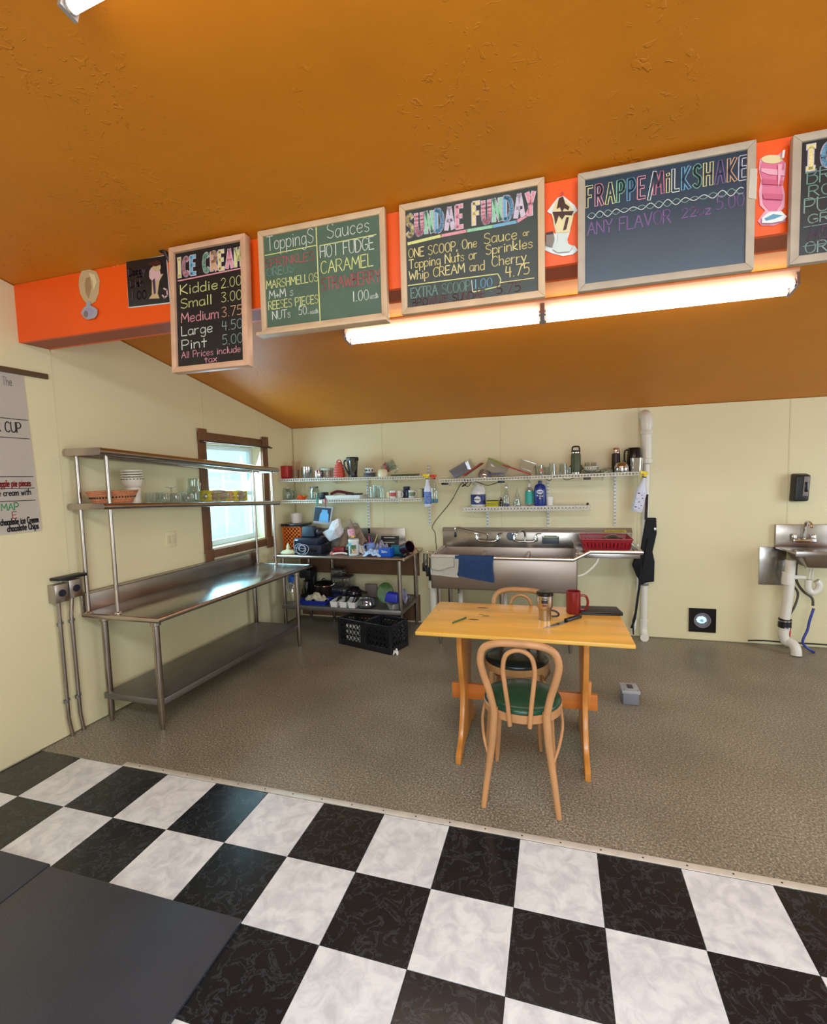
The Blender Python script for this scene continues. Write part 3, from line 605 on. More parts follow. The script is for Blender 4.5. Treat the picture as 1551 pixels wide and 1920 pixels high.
# ---- bentwood chairs
def chair(name_label, loc, rz, cush, woodm, group):
    t = thing('bentwood_chair', name_label, 'chair', loc, rz=rz, group=group)
    for s in (-1, 1):       # back post is rear leg and hoop side in one sweep: leg below, hoop above
        m = MB(); pts = smooth_path([(s*0.168, -0.205, 0.0), (s*0.150, -0.19, 0.14), (s*0.128, -0.180, 0.30), (s*0.118, -0.178, 0.42), (s*0.117, -0.180, 0.47)], 6)
        m.tube(pts, [0.0125+0.006*min(1, i/14) for i in range(len(pts))], 10); m.build('leg', woodm, t, smooth=True, world=False)
        m = MB(); pts = smooth_path([(s*0.15, 0.175, 0.0), (s*0.135, 0.145, 0.2), (s*0.125, 0.125, 0.41)], 6)
        m.tube(pts, [0.011+0.008*i/12 for i in range(len(pts))], 10); m.build('leg', woodm, t, smooth=True, world=False)
    hp = [(-0.117, -0.180, 0.46), (-0.135, -0.190, 0.55), (-0.160, -0.205, 0.64), (-0.170, -0.22, 0.71), (-0.150, -0.235, 0.77), (-0.09, -0.243, 0.797), (0, -0.245, 0.802)]
    hp = hp + [(-a, b, c) for a, b, c in hp[-2::-1]]
    m = MB(); m.tube(smooth_path(hp, 5), 0.0165, 12); m.build('back_hoop', woodm, t, smooth=True, world=False)
    ip = [(-0.044, -0.192, 0.40), (-0.052, -0.200, 0.50), (-0.063, -0.212, 0.60), (-0.069, -0.222, 0.68), (-0.052, -0.232, 0.745), (0, -0.236, 0.770)]
    ip = ip + [(-a, b, c) for a, b, c in ip[-2::-1]]
    m = MB(); m.tube(smooth_path(ip, 5), 0.0105, 10); m.build('inner_hoop', woodm, t, smooth=True, world=False)
    m = MB(); m.lathe([(0.0, 0.405), (0.180, 0.405), (0.186, 0.410), (0.187, 0.440), (0.180, 0.446), (0.0, 0.446)], (0, 0, 0), 40); m.build('seat_ring', woodm, t, smooth=True, world=False)
    m = MB(); m.lathe([(0.176, 0.444), (0.184, 0.452), (0.178, 0.466), (0.150, 0.476), (0.08, 0.482), (0, 0.483)], (0, 0, 0), 40); m.build('seat_cushion', cush, t, smooth='all', world=False)
    for s in (-1, 1):
        m = MB(); m.tube(smooth_path([(s*0.180, -0.01, 0.412), (s*0.186, -0.07, 0.36), (s*0.168, -0.15, 0.30), (s*0.140, -0.188, 0.235)], 5), 0.007, 8); m.build('brace', woodm, t, smooth=True, world=False)
    if group: m = MB(); m.tube([(0.135*math.cos(a*PI/12), 0.135*math.sin(a*PI/12)-0.01, 0.235) for a in range(24)], 0.008, 8, closed=True)
    if group: m.build('leg_ring', woodm, t, smooth=True, world=False)
    return t
M_cw = mat('pale_bentwood', (196, 140, 92), 0.42, var=0.16, vs=14, stretch=(1, 1, 0.4))
M_cw2 = mat('dark_bentwood', (176, 132, 84), 0.42, var=0.16, vs=14, stretch=(1, 1, 0.4))
M_green = mat('green_vinyl', (28, 72, 52), 0.25, var=0.06, vs=20)
M_dgreen = mat('blackish_vinyl', (22, 34, 34), 0.22, var=0.06, vs=20)
chair('bentwood chair with a green vinyl seat, its hooped back turned to the viewer', (2.125, 0.365, 0.001), 0.0, M_green, M_cw, None)['group'] = 'bentwood chairs at the pine table'
chair('bentwood chair with a blackish seat pushed in at the far side of the pine table', (2.06, 0.86, 0.001), PI-0.05, M_dgreen, M_cw2, 'bentwood chairs at the pine table')

# ---- rubber mats
M_rub = mat('black_rubber_mat', (60, 62, 70), 0.38, var=0.12, vs=4, bump=0.5, bs=120, rvar=0.10)
def mat_tex(m):
    nt = m.node_tree; N = nt.nodes; L = nt.links; bp = [n for n in N if n.type == 'BUMP'][0]; mp = [n for n in N if n.type == 'MAPPING'][0]
    v = N.new('ShaderNodeTexBrick'); v.inputs['Scale'].default_value = 26; v.inputs['Mortar Size'].default_value = 0.03; v.inputs['Color1'].default_value = (0, 0, 0, 1); v.inputs['Color2'].default_value = (0.1, 0.1, 0.1, 1); v.inputs['Mortar'].default_value = (1, 1, 1, 1)
    b2 = N.new('ShaderNodeBump'); b2.inputs['Strength'].default_value = 0.25; b2.inputs['Distance'].default_value = 0.001
    L.new(mp.outputs[0], v.inputs['Vector']); L.new(v.outputs['Fac'], b2.inputs['Height']); L.new(bp.outputs[0], b2.inputs['Normal']); L.new(b2.outputs[0], N['Principled BSDF'].inputs['Normal'])
mat_tex(M_rub)
m = MB(); m.lohi((0.312, -2.45, 0.0005), (1.222, -0.632, 0.013)); single(m, 'rubber_mat', M_rub, 'large black rubber mat lying on the chequered tiles, its corner on show', 'mat', (0.77, -1.5, 0.0), bevel=0.003)
m = MB(); m.lohi((-0.60, -2.45, 0.0005), (0.306, -0.622, 0.013)); single(m, 'rubber_mat', M_rub, 'black rubber mat lying between the left wall and the large mat', 'mat', (-0.1, -1.5, 0.0), bevel=0.003)

# ---- fluorescent lamps
M_tube_l = mat('lit_fluorescent_tube', (255, 248, 236), 0.4, emit=TUBE_W)
M_fix = mat('fixture_housing', (232, 200, 168), 0.45)
def lamp(x0, x1, y, label, drop=0.0, single_tube=False):
    zc = ceil_z(y) - drop
    t = thing('fluorescent_lamp', label, 'lamp', ((x0+x1)/2, y, zc))
    tl = Matrix.Rotation(-math.atan(0.213), 3, 'X')
    def at(x, a, b):            # a along the slope, b below the ceiling
        q = tl @ Vector((0, a, -b)); return Vector((x, y+q.y, zc+q.z))
    m = MB(); pts = [(-0.065, 0.0), (-0.065, 0.012), (-0.03, 0.055), (0.03, 0.055), (0.065, 0.012), (0.065, 0.0)]; pts = [(a*(0.55 if single_tube else 1), b) for a, b in pts]
    m.prism([at(x0, a, b) for a, b in pts], (x1-x0, 0, 0)); m.build('housing', M_fix, t, bevel=0.002)
    n = 2; L = (x1-x0)/n
    for k in range(n):
        for a in ((0.0,) if single_tube else (-0.038, 0.038)):
            xa, xb = x0+k*L+0.02, x0+(k+1)*L-0.02
            m = MB(); m.tube([at(xa, a, 0.068), at(xb, a, 0.068)], 0.016, 14); tb = m.build('tube', M_tube_l, t, smooth=True)
            for e in (xa-0.012, xb+0.0):
                mm = MB(); mm.tube([at(e, a, 0.068), at(e+0.012, a, 0.068)], 0.0165, 12); mm.build('end_cap', M_chrome, tb, smooth=True)
        for e in (x0+k*L, x0+(k+1)*L-0.012):
            m = MB(); m.prism([at(e, a, b) for a, b in [(a_*(0.4 if single_tube else 1), b_) for a_, b_ in ((-0.058, 0.02), (-0.058, 0.085), (0.058, 0.085), (0.058, 0.02))]], (0.012, 0, 0)); m.build('lamp_holder', mat('grey_lamp_holder', (150, 140, 140), 0.4), t)
    return t
lamp(1.02, 3.42, 0.94, 'long lit fluorescent ceiling lamp behind the menu boards')
lamp2 = lamp(1.05, 3.49, -0.875, 'lit fluorescent ceiling lamp cut off at the top left of the picture', single_tube=True)
_q = Quaternion((0, 0.208, 0.978), -0.07); _p = Vector((1.05, -0.875, ceil_z(-0.875)))      # turned a little about its near end, flat to the slope
lamp2.matrix_basis = Matrix.Translation(_p) @ _q.to_matrix().to_4x4() @ Matrix.Translation(-_p) @ lamp2.matrix_basis
# ================================================================== MENU BOARDS AND CUT-OUTS ON THE BEAM
M_bw = mat('pale_board_frame', (206, 172, 136), 0.5, var=0.12, vs=12, stretch=(1, 1, 0.5))
M_bw2 = mat('greyed_board_frame', (178, 160, 140), 0.55, var=0.12, vs=12)
M_slate = mat('black_slate', (30, 31, 34), 0.33, var=0.18, vs=5)
M_slateD = mat('sky_reflection_slate', (30, 50, 68), 0.28, var=0.12, vs=4)  # sky reflection on black slate put into the base as blue
M_slateG = mat('green_slate', (80, 102, 84), 0.5, var=0.14, vs=5)
M_slateC = mat('smudged_slate', (52, 58, 52), 0.45, var=0.25, vs=4)
def board(label, quad, slate, fm, fw=0.026, dep=0.022, lean=0.0, ybase=0.055, group='chalkboard menus hung on the orange beam'):
    """quad: x0, x1, z0, z1 on the beam; returns thing and T3 for chalk"""
    x0, x1, z0, z1 = quad; w, h = x1-x0, z1-z0
    rot = Matrix.Rotation(lean, 3, 'X')
    t = thing('menu_board', label, 'chalkboard', (x0, ybase, z1), rot=rot, group=group)
    B = lambda a, b, c: (a, b, c-h)                     # board local: a right, b depth (negative = towards viewer), c up from the bottom
    m = MB(); m.lohi(B(fw*.6, -dep*.62, fw*.6), B(w-fw*.6, 0.0, h-fw*.6)); m.build('slate', slate, t, world=False)
    m = MB(); pr = [(0, 0), (w, 0), (w, h), (0, h)]; qi = [(fw, fw), (w-fw, fw), (w-fw, h-fw), (fw, h-fw)]
    for i in range(4):
        j = (i+1) % 4; mm = MB()
        mm.hexa([B(pr[i][0], -dep, pr[i][1]), B(pr[j][0], -dep, pr[j][1]), B(qi[j][0], -dep, qi[j][1]), B(qi[i][0], -dep, qi[i][1])],
                [B(pr[i][0], 0.004, pr[i][1]), B(pr[j][0], 0.004, pr[j][1]), B(qi[j][0], 0.004, qi[j][1]), B(qi[i][0], 0.004, qi[i][1])])
        mm.build('frame_rail', fm, t, bevel=0.002, world=False)
    return t, w, h, (lambda k=0.0: (lambda a, b: Vector(B(a, -dep*.62-0.0008-k, b))))
def wr(t, T, s, fx0, fx1, fz, hh, col, w, h, th=0.0042, slope=0.0, k=0.0):
    """write s between fractions fx0..fx1 of the width, baseline at fraction fz from the top"""
    mb = MB(); x0, x1 = fx0*w, fx1*w; kk = (x1-x0)/text_w(s); x = x0; z = h*(1-fz); rnd = random.Random(sum(map(ord, s)))
    for c in s:
        gw, st = glyph(c); dz = rnd.uniform(-0.025, 0.025)*hh
        for q in st: ribbon(mb.b, [(x+a*kk, z+slope*(x-x0)+dz+b*hh) for a, b in q], th, T(k))
        x += (gw+0.14)*kk
    return mb.build('chalk_writing', CH[col], t, world=False)
def fat(t, T, s, fx0, fx1, fz, hh, cols, w, h, th, fill=True, out='pale', rim=0.0035, ink=None):
    """bubble letters: an outline stroke, then the letter's own colour (or slate) inside it"""
    x0, x1 = fx0*w, fx1*w; sp = 0.42; tot = sum(glyph(c)[0]+sp for c in s)-sp; kk = (x1-x0)/tot; x = x0; z = h*(1-fz); n = 0
    for c in s:
        gw, st = glyph(c)
        if st:
            col = cols[n % len(cols)]; n += 1
            a = MB(); b = MB()
            for q in st:
                pts = [(x+px*kk, z+py*hh) for px, py in q]
                ribbon(a.b, pts, th, T(0)); ribbon(b.b, pts, th-2*rim, T(0.0006))
            a.build('chalk_letter', CH[out] if fill else CH[col], t, world=False)
            b.build('chalk_letter_fill', CH[col] if fill else ink, t, world=False)
        x += (gw+sp)*kk
def line(t, T, pts, col, w, h, th=0.004, k=0.0, name='chalk_line'):
    m = MB(); ribbon(m.b, [(a*w, h*(1-b)) for a, b in pts], th, T(k)); return m.build(name, CH[col], t, world=False)

# ICE CREAM price board
t, w, h, T = board('narrow black chalkboard listing ice cream sizes and prices from Kiddie to Pint', (0.522, 0.945, 2.065, 2.655), M_slate, mat('pinkish_board_frame', (212, 166, 134), 0.45, var=0.12, vs=10), dep=0.040, lean=-0.05, ybase=0.045)
fat(t, T, 'ICE CREAM', 0.10, 0.93, 0.225, 0.078, ['cream', 'rose', 'blue', 'green', 'orange', 'cream', 'rose', 'yellow'], w, h, 0.021)
line(t, T, [(0.09, 0.262), (0.92, 0.248)], 'rose', w, h, 0.006)
for s, p, z, c, c2 in (('Kiddie', '2.00', .375, 'yellow', 'yellow'), ('Small', '3.00', .485, 'yellow', 'yellow'), ('Medium', '3.75', .60, 'rose', 'orange'), ('Large', '4.50', .705, 'white', 'grey'), ('Pint', '5.00', .815, 'white', 'grey')):
    wr(t, T, s, .12, .12+.083*len(s), z, .044, c, w, h, .0050); wr(t, T, p, .66, .92, z, .044, c2, w, h, .0034)
wr(t, T, 'All Prices include', .11, .89, .885, .030, 'rose', w, h, .0034); wr(t, T, 'tax', .42, .58, .94, .028, 'rose', w, h, .0034)
# TOPPINGS board
t, w, h, T = board('green chalkboard of toppings and sauces with a chalk ledge along its bottom', (0.992, 1.605, 2.212, 2.668), M_slateG, M_bw, lean=-0.01)
wr(t, T, 'ToppingS', .07, .45, .195, .062, 'white', w, h, .0036); line(t, T, [(.05, .235), (.47, .225)], 'yellow', w, h); line(t, T, [(.475, .06), (.48, .95)], 'yellow', w, h, .005)
for s, a, b, z, c in (('SPRINKLES', .05, .45, .355, 'red'), ('OREOS', .06, .28, .44, 'dim'), ('MARSHMELLOS', .05, .475, .56, 'yellow'), ('M+M s', .07, .27, .66, 'white'), ('REESES PIECES', .06, .47, .765, 'yellow'), ('NUTs', .09, .24, .865, 'white'), ('50.', .31, .39, .855, 'white'), ('each', .40, .465, .86, 'white')):
    wr(t, T, s, a, b, z, .036 if s != 'each' else .018, c, w, h, .0036)
wr(t, T, 'Sauces', .56, .88, .185, .060, 'white', w, h, .0036); line(t, T, [(.50, .235), (.93, .225)], 'yellow', w, h)
for s, a, b, z, c, hh in (('HOT FUDGE', .50, .91, .35, 'white', .052), ('CARAMEL', .50, .90, .50, 'yellow', .052), ('STRAWBERRY', .50, .95, .655, 'red', .052), ('1.00', .74, .86, .80, 'white', .042), ('each', .87, .93, .795, 'white', .02)):
    wr(t, T, s, a, b, z, hh, c, w, h, .0042)
m = MB(); m.lohi((-0.006, -0.058, -h-0.016), (w+0.006, 0.0, -h)); m.lohi((-0.006, -0.060, -h-0.016), (w+0.006, -0.055, -h-0.004)); m.build('chalk_ledge', M_bw, t, bevel=0.002, world=False)
# SUNDAE board
t, w, h, T = board('black sundae chalkboard with pastel bubble letters, right of the green board', (1.668, 2.250, 2.220, 2.663), M_slateC, M_bw, lean=-0.01)
fat(t, T, 'SUNDAE FUNDAY', 0.055, 0.93, 0.285, 0.080, ['cream', 'rose', 'green', 'blue', 'pale', 'rose', 'cream', 'rose', 'green', 'blue', 'pale', 'rose'], w, h, 0.019)
line(t, T, [(.06, .355), (.30, .335)], 'yellow', w, h, .012); line(t, T, [(.30, .335), (.48, .33)], 'rose', w, h, .012); line(t, T, [(.48, .33), (.66, .33)], 'green', w, h, .012); line(t, T, [(.66, .33), (.82, .325)], 'blue', w, h, .012); line(t, T, [(.82, .325), (.88, .29), (.91, .22)], 'rose', w, h, .012)
for s, a, b, z, hh, c in (('ONE SCOOP, One', .06, .55, .485, .036, 'cream'), ('Sauce', .60, .82, .47, .040, 'cream'), ('or', .86, .90, .455, .022, 'cream'), ('Topping Nuts or', .06, .55, .585, .036, 'cream'), ('Sprinkles', .61, .92, .565, .036, 'cream'), ('Whip CREAM and', .06, .60, .69, .036, 'cream'), ('Cherry', .65, .88, .675, .038, 'cream'), ('4.75', .74, .90, .785, .042, 'cream'), ('EXTRA SCOOP', .07, .50, .855, .040, 'dim'), ('1.00', .53, .65, .85, .036, 'blue'), ('BROWNIE SUNDAE', .08, .60, .935, .030, 'brown'), ('5.75', .68, .84, .92, .036, 'brown')):
    wr(t, T, s, a, b, z, hh, c, w, h, .0038)
line(t, T, [(.05, .735), (.69, .745)], 'yellow', w, h); line(t, T, [(.69, .745), (.71, .80), (.70, .855), (.52, .875)], 'yellow', w, h); line(t, T, [(.71, .825), (.93, .825)], 'cream', w, h, .003); line(t, T, [(.51, .77), (.515, .87)], 'white', w, h, .003)
# FRAPPE board
t, w, h, T = board('large mostly blank black chalkboard, sky reflection in its colour, for frappes and milkshakes', (2.370, 2.945, 2.222, 2.650), M_slateD, M_bw2, lean=-0.01)
fat(t, T, 'FRAPPE/', 0.055, 0.455, 0.285, 0.070, ['cream', 'rose', 'yellow', 'green', 'blue', 'rose', 'white'], w, h, 0.0125, fill=False, rim=0.0028, ink=M_slateD)
fat(t, T, 'MiLKSHAKE', 0.455, 0.955, 0.275, 0.072, ['pink', 'cream', 'white', 'blue', 'green', 'cream', 'purple', 'orange', 'pale'], w, h, 0.0125, fill=False, rim=0.0028, ink=M_slateD)
for ph, cc in ((0, 'white'), (PI, 'grey')):
    line(t, T, [(0.06+0.88*i/90, 0.365+0.022*math.sin(i*0.62+ph)*(1+0.3*math.sin(i*.17))) for i in range(91)], cc, w, h, .0026, k=0.0003)
for s, a, b, z, hh, c in (('ANY FLAVOR', .06, .55, .525, .046, 'purple'), ('22oz', .61, .77, .505, .032, 'purple'), ('5.00', .80, .945, .485, .044, 'purple')): wr(t, T, s, a, b, z, hh, c, w, h, .0038)
m = MB(); m.prism([(w-0.022, -0.0235, 0.02-h+0.22), (w+0.002, -0.0235, 0.02-h+0.21), (w+0.003, -0.0235, -h+0.33), (w-0.018, -0.0235, -h+0.335)], (0, -0.0008, 0)); m.build('tape', mat('clear_tape', (196, 186, 170), 0.3), t, world=False)
# partly seen board at the right edge
t, w, h, T = board('black chalkboard cut off by the right edge of the picture', (3.050, 3.62, 2.222, 2.640), M_slate, M_bw2, lean=-0.01)
fat(t, T, 'ICE', 0.08, 0.32, 0.27, 0.070, ['cream', 'blue', 'orange'], w, h, 0.019)
for s, a, b, z, hh, c in (('BROWN', .08, .42, .385, .048, 'dim'), ('ROOT', .09, .34, .485, .034, 'dim'), ('PURPLE', .07, .44, .61, .046, 'grey'), ('GRAPE', .09, .36, .69, .028, 'grey'), ('CHERRY', .10, .44, .775, .034, 'mauve'), ('CHERRY', .09, .42, .85, .028, 'mauve'), ('ORANGE', .08, .42, .92, .036, 'grey')): wr(t, T, s, a, b, z, hh, c, w, h, .0036)
for z in (.30, .51, .715, .865): line(t, T, [(.07, z), (.5, z-.01)], 'dim', w, h, .0025)

# small black board with a drawn dish
t = thing('small_menu_board', 'small unframed black board with a pasted dish drawing on the orange beam', 'chalkboard', (0.29, BY0, 2.50))
q = [P(238, 492, 1, BY0-0.002), P(312, 480, 1, BY0-0.002), P(319, 567, 1, BY0-0.002), P(243, 576, 1, BY0-0.002)]
m = MB(); m.prism(q, (0, -0.006, 0)); m.build('panel', M_slate, t, bevel=0.001)
m = MB(); qq = [P(237, 490, 1, BY0-0.001), P(313, 478, 1, BY0-0.001), P(320.5, 569, 1, BY0-0.001), P(242, 578, 1, BY0-0.001)]; m.prism(qq, (0, -0.003, 0)); m.build('white_edge', M_white, t)
def BT(q, yy): return lambda a, b: q[3] + (q[2]-q[3])*a + (q[0]-q[3])*b + Vector((0, yy, 0))
TT = BT(q, -0.0072)
def wq(s, a0, a1, b, hh, c, th=0.022):
    mb = MB(); kk = (a1-a0)/text_w(s); x = a0
    for ch in s:
        gw, st = glyph(ch)
        for st1 in st: ribbon(mb.b, [(x+px*kk, b+py*hh) for px, py in st1], th, TT)
        x += (gw+.14)*kk
    mb.build('chalk_writing', CH[c], t)
wq('Doggy', .06, .46, .68, .16, 'mauve'); wq('Dish', .08, .40, .42, .16, 'mauve'); wq('1.00', .10, .46, .14, .18, 'mauve')
def flat(t, name, pts, k, mm, T):
    m = MB(); m.prism([T(a, b) + Vector((0, -k, 0)) for a, b in pts], (0, 0.0016, 0)); return m.build(name, mm, t)
PM = {k: mat('print_'+k, c, 0.35) for k, c in dict(cream=(232, 212, 160), choc=(66, 32, 28), silver=(170, 168, 176), glassy=(206, 214, 206), grey=(132, 118, 108), pink=(224, 116, 146), dpink=(206, 92, 122), lpink=(238, 170, 186), blue=(92, 150, 176), white=(232, 232, 228), red=(206, 60, 60), tan=(206, 176, 134), dtan=(172, 138, 98), mauve=(168, 156, 190), plum=(70, 48, 92), pinkw=(222, 178, 180)).items()}
def blob(cx, cy, rx, ry, n=16, w=0.0, s=3): return [(cx+rx*math.cos(2*PI*i/n)*(1+w*math.sin(i*s)), cy+ry*math.sin(2*PI*i/n)*(1+w*math.cos(i*s))) for i in range(n)]
flat(t, 'drawn_dish', [(.55, .62), (.62, .50), (.60, .20), (.52, .12), (.78, .10), (.74, .22), (.80, .48), (.90, .62)], .001, PM['tan'], TT)
flat(t, 'drawn_scoop', blob(.70, .64, .14, .16, 12, .08), .002, PM['pinkw'], TT); flat(t, 'drawn_scoop', blob(.76, .78, .10, .10, 10, .08), .003, PM['tan'], TT)
flat(t, 'drawn_syrup', blob(.72, .86, .16, .06, 10, .3), .0035, PM['choc'], TT); flat(t, 'drawn_shade', [(.64, .50), (.70, .55), (.70, .22), (.66, .2)], .0028, PM['plum'], TT)
m = MB(); ribbon(m.b, [(.90, .30), (.97, .26), (.98, .14), (.90, .10), (.86, .16)], .035, lambda a, b: TT(a, b)+Vector((0, -.002, 0))); m.build('drawn_handle', PM['pinkw'], t)

# cut-outs, drawn in pixels of their own little pictures and pinned to the beam front
def PB(u, v): return P(u, v, 1, BY0)
def cut(label, name, layers, c):
    t = thing(name, label, 'cut-out', PB(*c))
    for i, (nm, pts, mm) in enumerate(layers):
        m = MB(); k = 0.0015*(i+1); m.prism([PB(u, v) + Vector((0, -k-0.003, 0)) for u, v in pts], (0, 0.003 if i == 0 else 0.0014, 0)); m.build(nm, PM[mm], t)
    return t
cut('small tan waffle-shaped cut-out with a silvery foot at the left of the orange beam', 'dessert_cutout', [
    ('body', [(150, 520), (155, 508), (168, 505), (182, 510), (188, 525), (186, 550), (180, 566), (170, 572), (160, 566), (152, 552), (149, 535)], 'tan'),
    ('fold', [(163, 522), (170, 520), (173, 540), (168, 560), (163, 552), (161, 535)], 'dtan'), ('highlight', [(168, 512), (180, 516), (184, 530), (178, 545), (176, 528)], 'cream'),
    ('stem', [(165, 566), (172, 566), (173, 576), (164, 576)], 'silver'), ('foot', blob(171, 587, 15, 13, 14, .08), 'silver'), ('foot_shade', blob(170, 586, 8, 7, 10, .15), 'mauve'), ('foot_edge', blob(165, 590, 4, 6, 8, .1), 'grey')], (170, 550))
cut('printed parfait glass cut-out with chocolate syrup pinned between two chalkboards', 'sundae_cutout', [
    ('outline', [(1026, 398), (1036, 384), (1046, 372), (1056, 368), (1068, 378), (1078, 386), (1083, 396), (1074, 404), (1072, 420), (1068, 438), (1064, 450), (1066, 460), (1078, 462), (1084, 470), (1074, 478), (1056, 481), (1036, 476), (1022, 470), (1024, 440), (1036, 436), (1043, 440), (1038, 420), (1036, 404)], 'white'),
    ('scoop', [(1036, 396), (1042, 380), (1054, 372), (1066, 380), (1074, 394), (1062, 402), (1046, 402)], 'cream'),
    ('glass', [(1034, 403), (1076, 403), (1072, 422), (1066, 438), (1044, 438), (1039, 420)], 'cream'),
    ('syrup', [(1048, 374), (1056, 371), (1060, 384), (1068, 390), (1066, 396), (1058, 392), (1054, 400), (1050, 390), (1044, 394)], 'choc'),
    ('syrup', [(1036, 400), (1076, 398), (1072, 406), (1060, 405), (1054, 414), (1048, 406), (1042, 424), (1039, 408)], 'choc'),
    ('syrup', [(1062, 410), (1067, 410), (1062, 432), (1056, 434)], 'choc'), ('glass_foot', [(1046, 440), (1064, 440), (1062, 458), (1074, 464), (1068, 474), (1046, 476), (1036, 470), (1046, 456)], 'glassy'),
    ('silver_cup', [(1023, 440), (1038, 437), (1040, 452), (1036, 466), (1024, 462)], 'grey'), ('silver_cup_lip', [(1024, 440), (1037, 437), (1038, 442), (1025, 444)], 'choc'), ('cherry', blob(1054, 368, 3, 4, 8), 'red')], (1054, 440))
cut('printed pink milkshake glass cut-out pinned between the blank board and the right board', 'milkshake_cutout', [
    ('outline', [(1424, 300), (1440, 292), (1458, 292), (1466, 286), (1470, 290), (1466, 300), (1473, 308), (1471, 330), (1467, 348), (1471, 366), (1470, 390), (1462, 398), (1473, 408), (1472, 416), (1450, 424), (1428, 424), (1420, 416), (1428, 404), (1434, 396), (1424, 386), (1422, 360), (1426, 340), (1422, 318)], 'lpink'),
    ('glass', [(1426, 306), (1470, 304), (1468, 330), (1464, 346), (1466, 362), (1464, 384), (1456, 396), (1440, 396), (1430, 384), (1428, 362), (1430, 342), (1424, 324)], 'pink'),
    ('cream_top', blob(1446, 301, 20, 8, 14), 'cream'), ('band', [(1426, 318), (1470, 322), (1469, 332), (1440, 330), (1425, 324)], 'lpink'), ('band', [(1427, 338), (1466, 342), (1465, 350), (1428, 348)], 'dpink'), ('band', [(1428, 366), (1466, 368), (1465, 378), (1430, 376)], 'dpink'),
    ('highlight', [(1456, 312), (1464, 312), (1460, 340), (1456, 356)], 'lpink'), ('foot', [(1426, 412), (1438, 402), (1462, 400), (1472, 410), (1464, 418), (1444, 422), (1426, 422)], 'white'), ('foot_shade', [(1430, 414), (1446, 406), (1464, 408), (1450, 414), (1434, 418)], 'blue'), ('straw', [(1464, 288), (1468, 287), (1466, 302), (1462, 302)], 'white')], (1448, 400))
m = MB(); m.tube([PB(316, 473)+Vector((0, -.03, 0)), PB(322, 493)+Vector((0, -.012, 0))], [0.014, 0.008], 8); m.box(PB(314, 474)+Vector((0, -.02, 0)), (0.03, 0.04, 0.02))
single(m, 'spring_clip', mat('dark_clip', (58, 44, 46), 0.4, 0.5), 'small dark clip at the upper left corner of the price chalkboard', 'clip', PB(318, 480), bevel=0.002)
for i, (u, v) in enumerate(((214, 501), (221, 497))):
    m = MB(); m.lathe([(0, -0.004), (0.004, -0.003), (0.0045, 0)], PB(u, v)+Vector((0, -0.001, 0)), 8, Matrix.Rotation(PI/2, 3, 'X')); single(m, 'push_pin', M_white, ('lower white pin in the orange beam left of the small black board', 'upper white pin in the orange beam left of the small black board')[i], 'pin', PB(u, v), group='white pins in the beam')

# ================================================================== LEFT WALL FITTINGS
# paper menu on a wooden rail
t = thing('paper_menu', 'long white paper menu sheet with marker writing hanging on the left wall', 'poster', WL(0.01, -0.4, 1.28))
NP = 14
def paper(y, z): return WL(0.006+0.010*(1.0-(z-1.27)/0.93)*(0.5+0.5*math.sin(y*3)), y, z)
PT, PB0 = 2.17, 1.285
m = MB(); m.grid(lambda a, b: paper(-0.95+a*(0.085+0.95 + 0.02*(1-b)), PB0+b*(PT-PB0)), 8, NP, 0.001); m.build('sheet', mat('white_paper', (240, 228, 216), 0.4), t, smooth=True)
def WT(k): return lambda a, b: paper(a, b)+Vector((0.0016+k, 0, 0))
mk = mat('black_marker', (44, 40, 44), 0.6); mr = mat('red_marker', (150, 40, 44), 0.6); mg = mat('green_marker', (60, 140, 90), 0.6)
for s, y0_, y1_, z, hh, mm, th in (('S. The', -0.06, 0.02, 2.10, .045, mat('grey_marker', (150, 145, 140), 0.6), .004), ('BUTTER CUP', -0.22, 0.045, 1.845, .055, mk, .006), ('apple pie pieces', -0.09, 0.068, 1.545, .035, mr, .006), ('ice cream with', -0.12, 0.065, 1.495, .033, mk, .005),
        ('MAP', -0.09, -0.005, 1.415, .038, mg, .005), ('E', -0.04, -0.018, 1.37, .035, mr, .004), ('chocolate ice Cream', -0.10, 0.09, 1.335, .034, mk, .006), ('chocolate Chips', -0.07, 0.088, 1.298, .034, mk, .006)):
    chalk('marker_writing', s, WT(0), y0_, y1_, z, hh, th, mm, t)
for z in (1.92, 1.815, 1.60, 1.535, 1.465):
    m = MB(); ribbon(m.b, [(-0.9, z), (-0.4, z+0.004), (0.085, z-0.002)], 0.004, WT(0)); m.build('marker_line', mk, t)
m = wl_box(MB(), 0.001, 0.018, -1.05, 0.215, 2.170, 2.20); single(m, 'paper_rail', mat('dark_brown_rail', (96, 70, 46), 0.6, var=0.15, vs=12), 'thin dark brown wooden rail above the white paper menu', 'rail', WL(0.01, -0.4, 2.185), bevel=0.004)

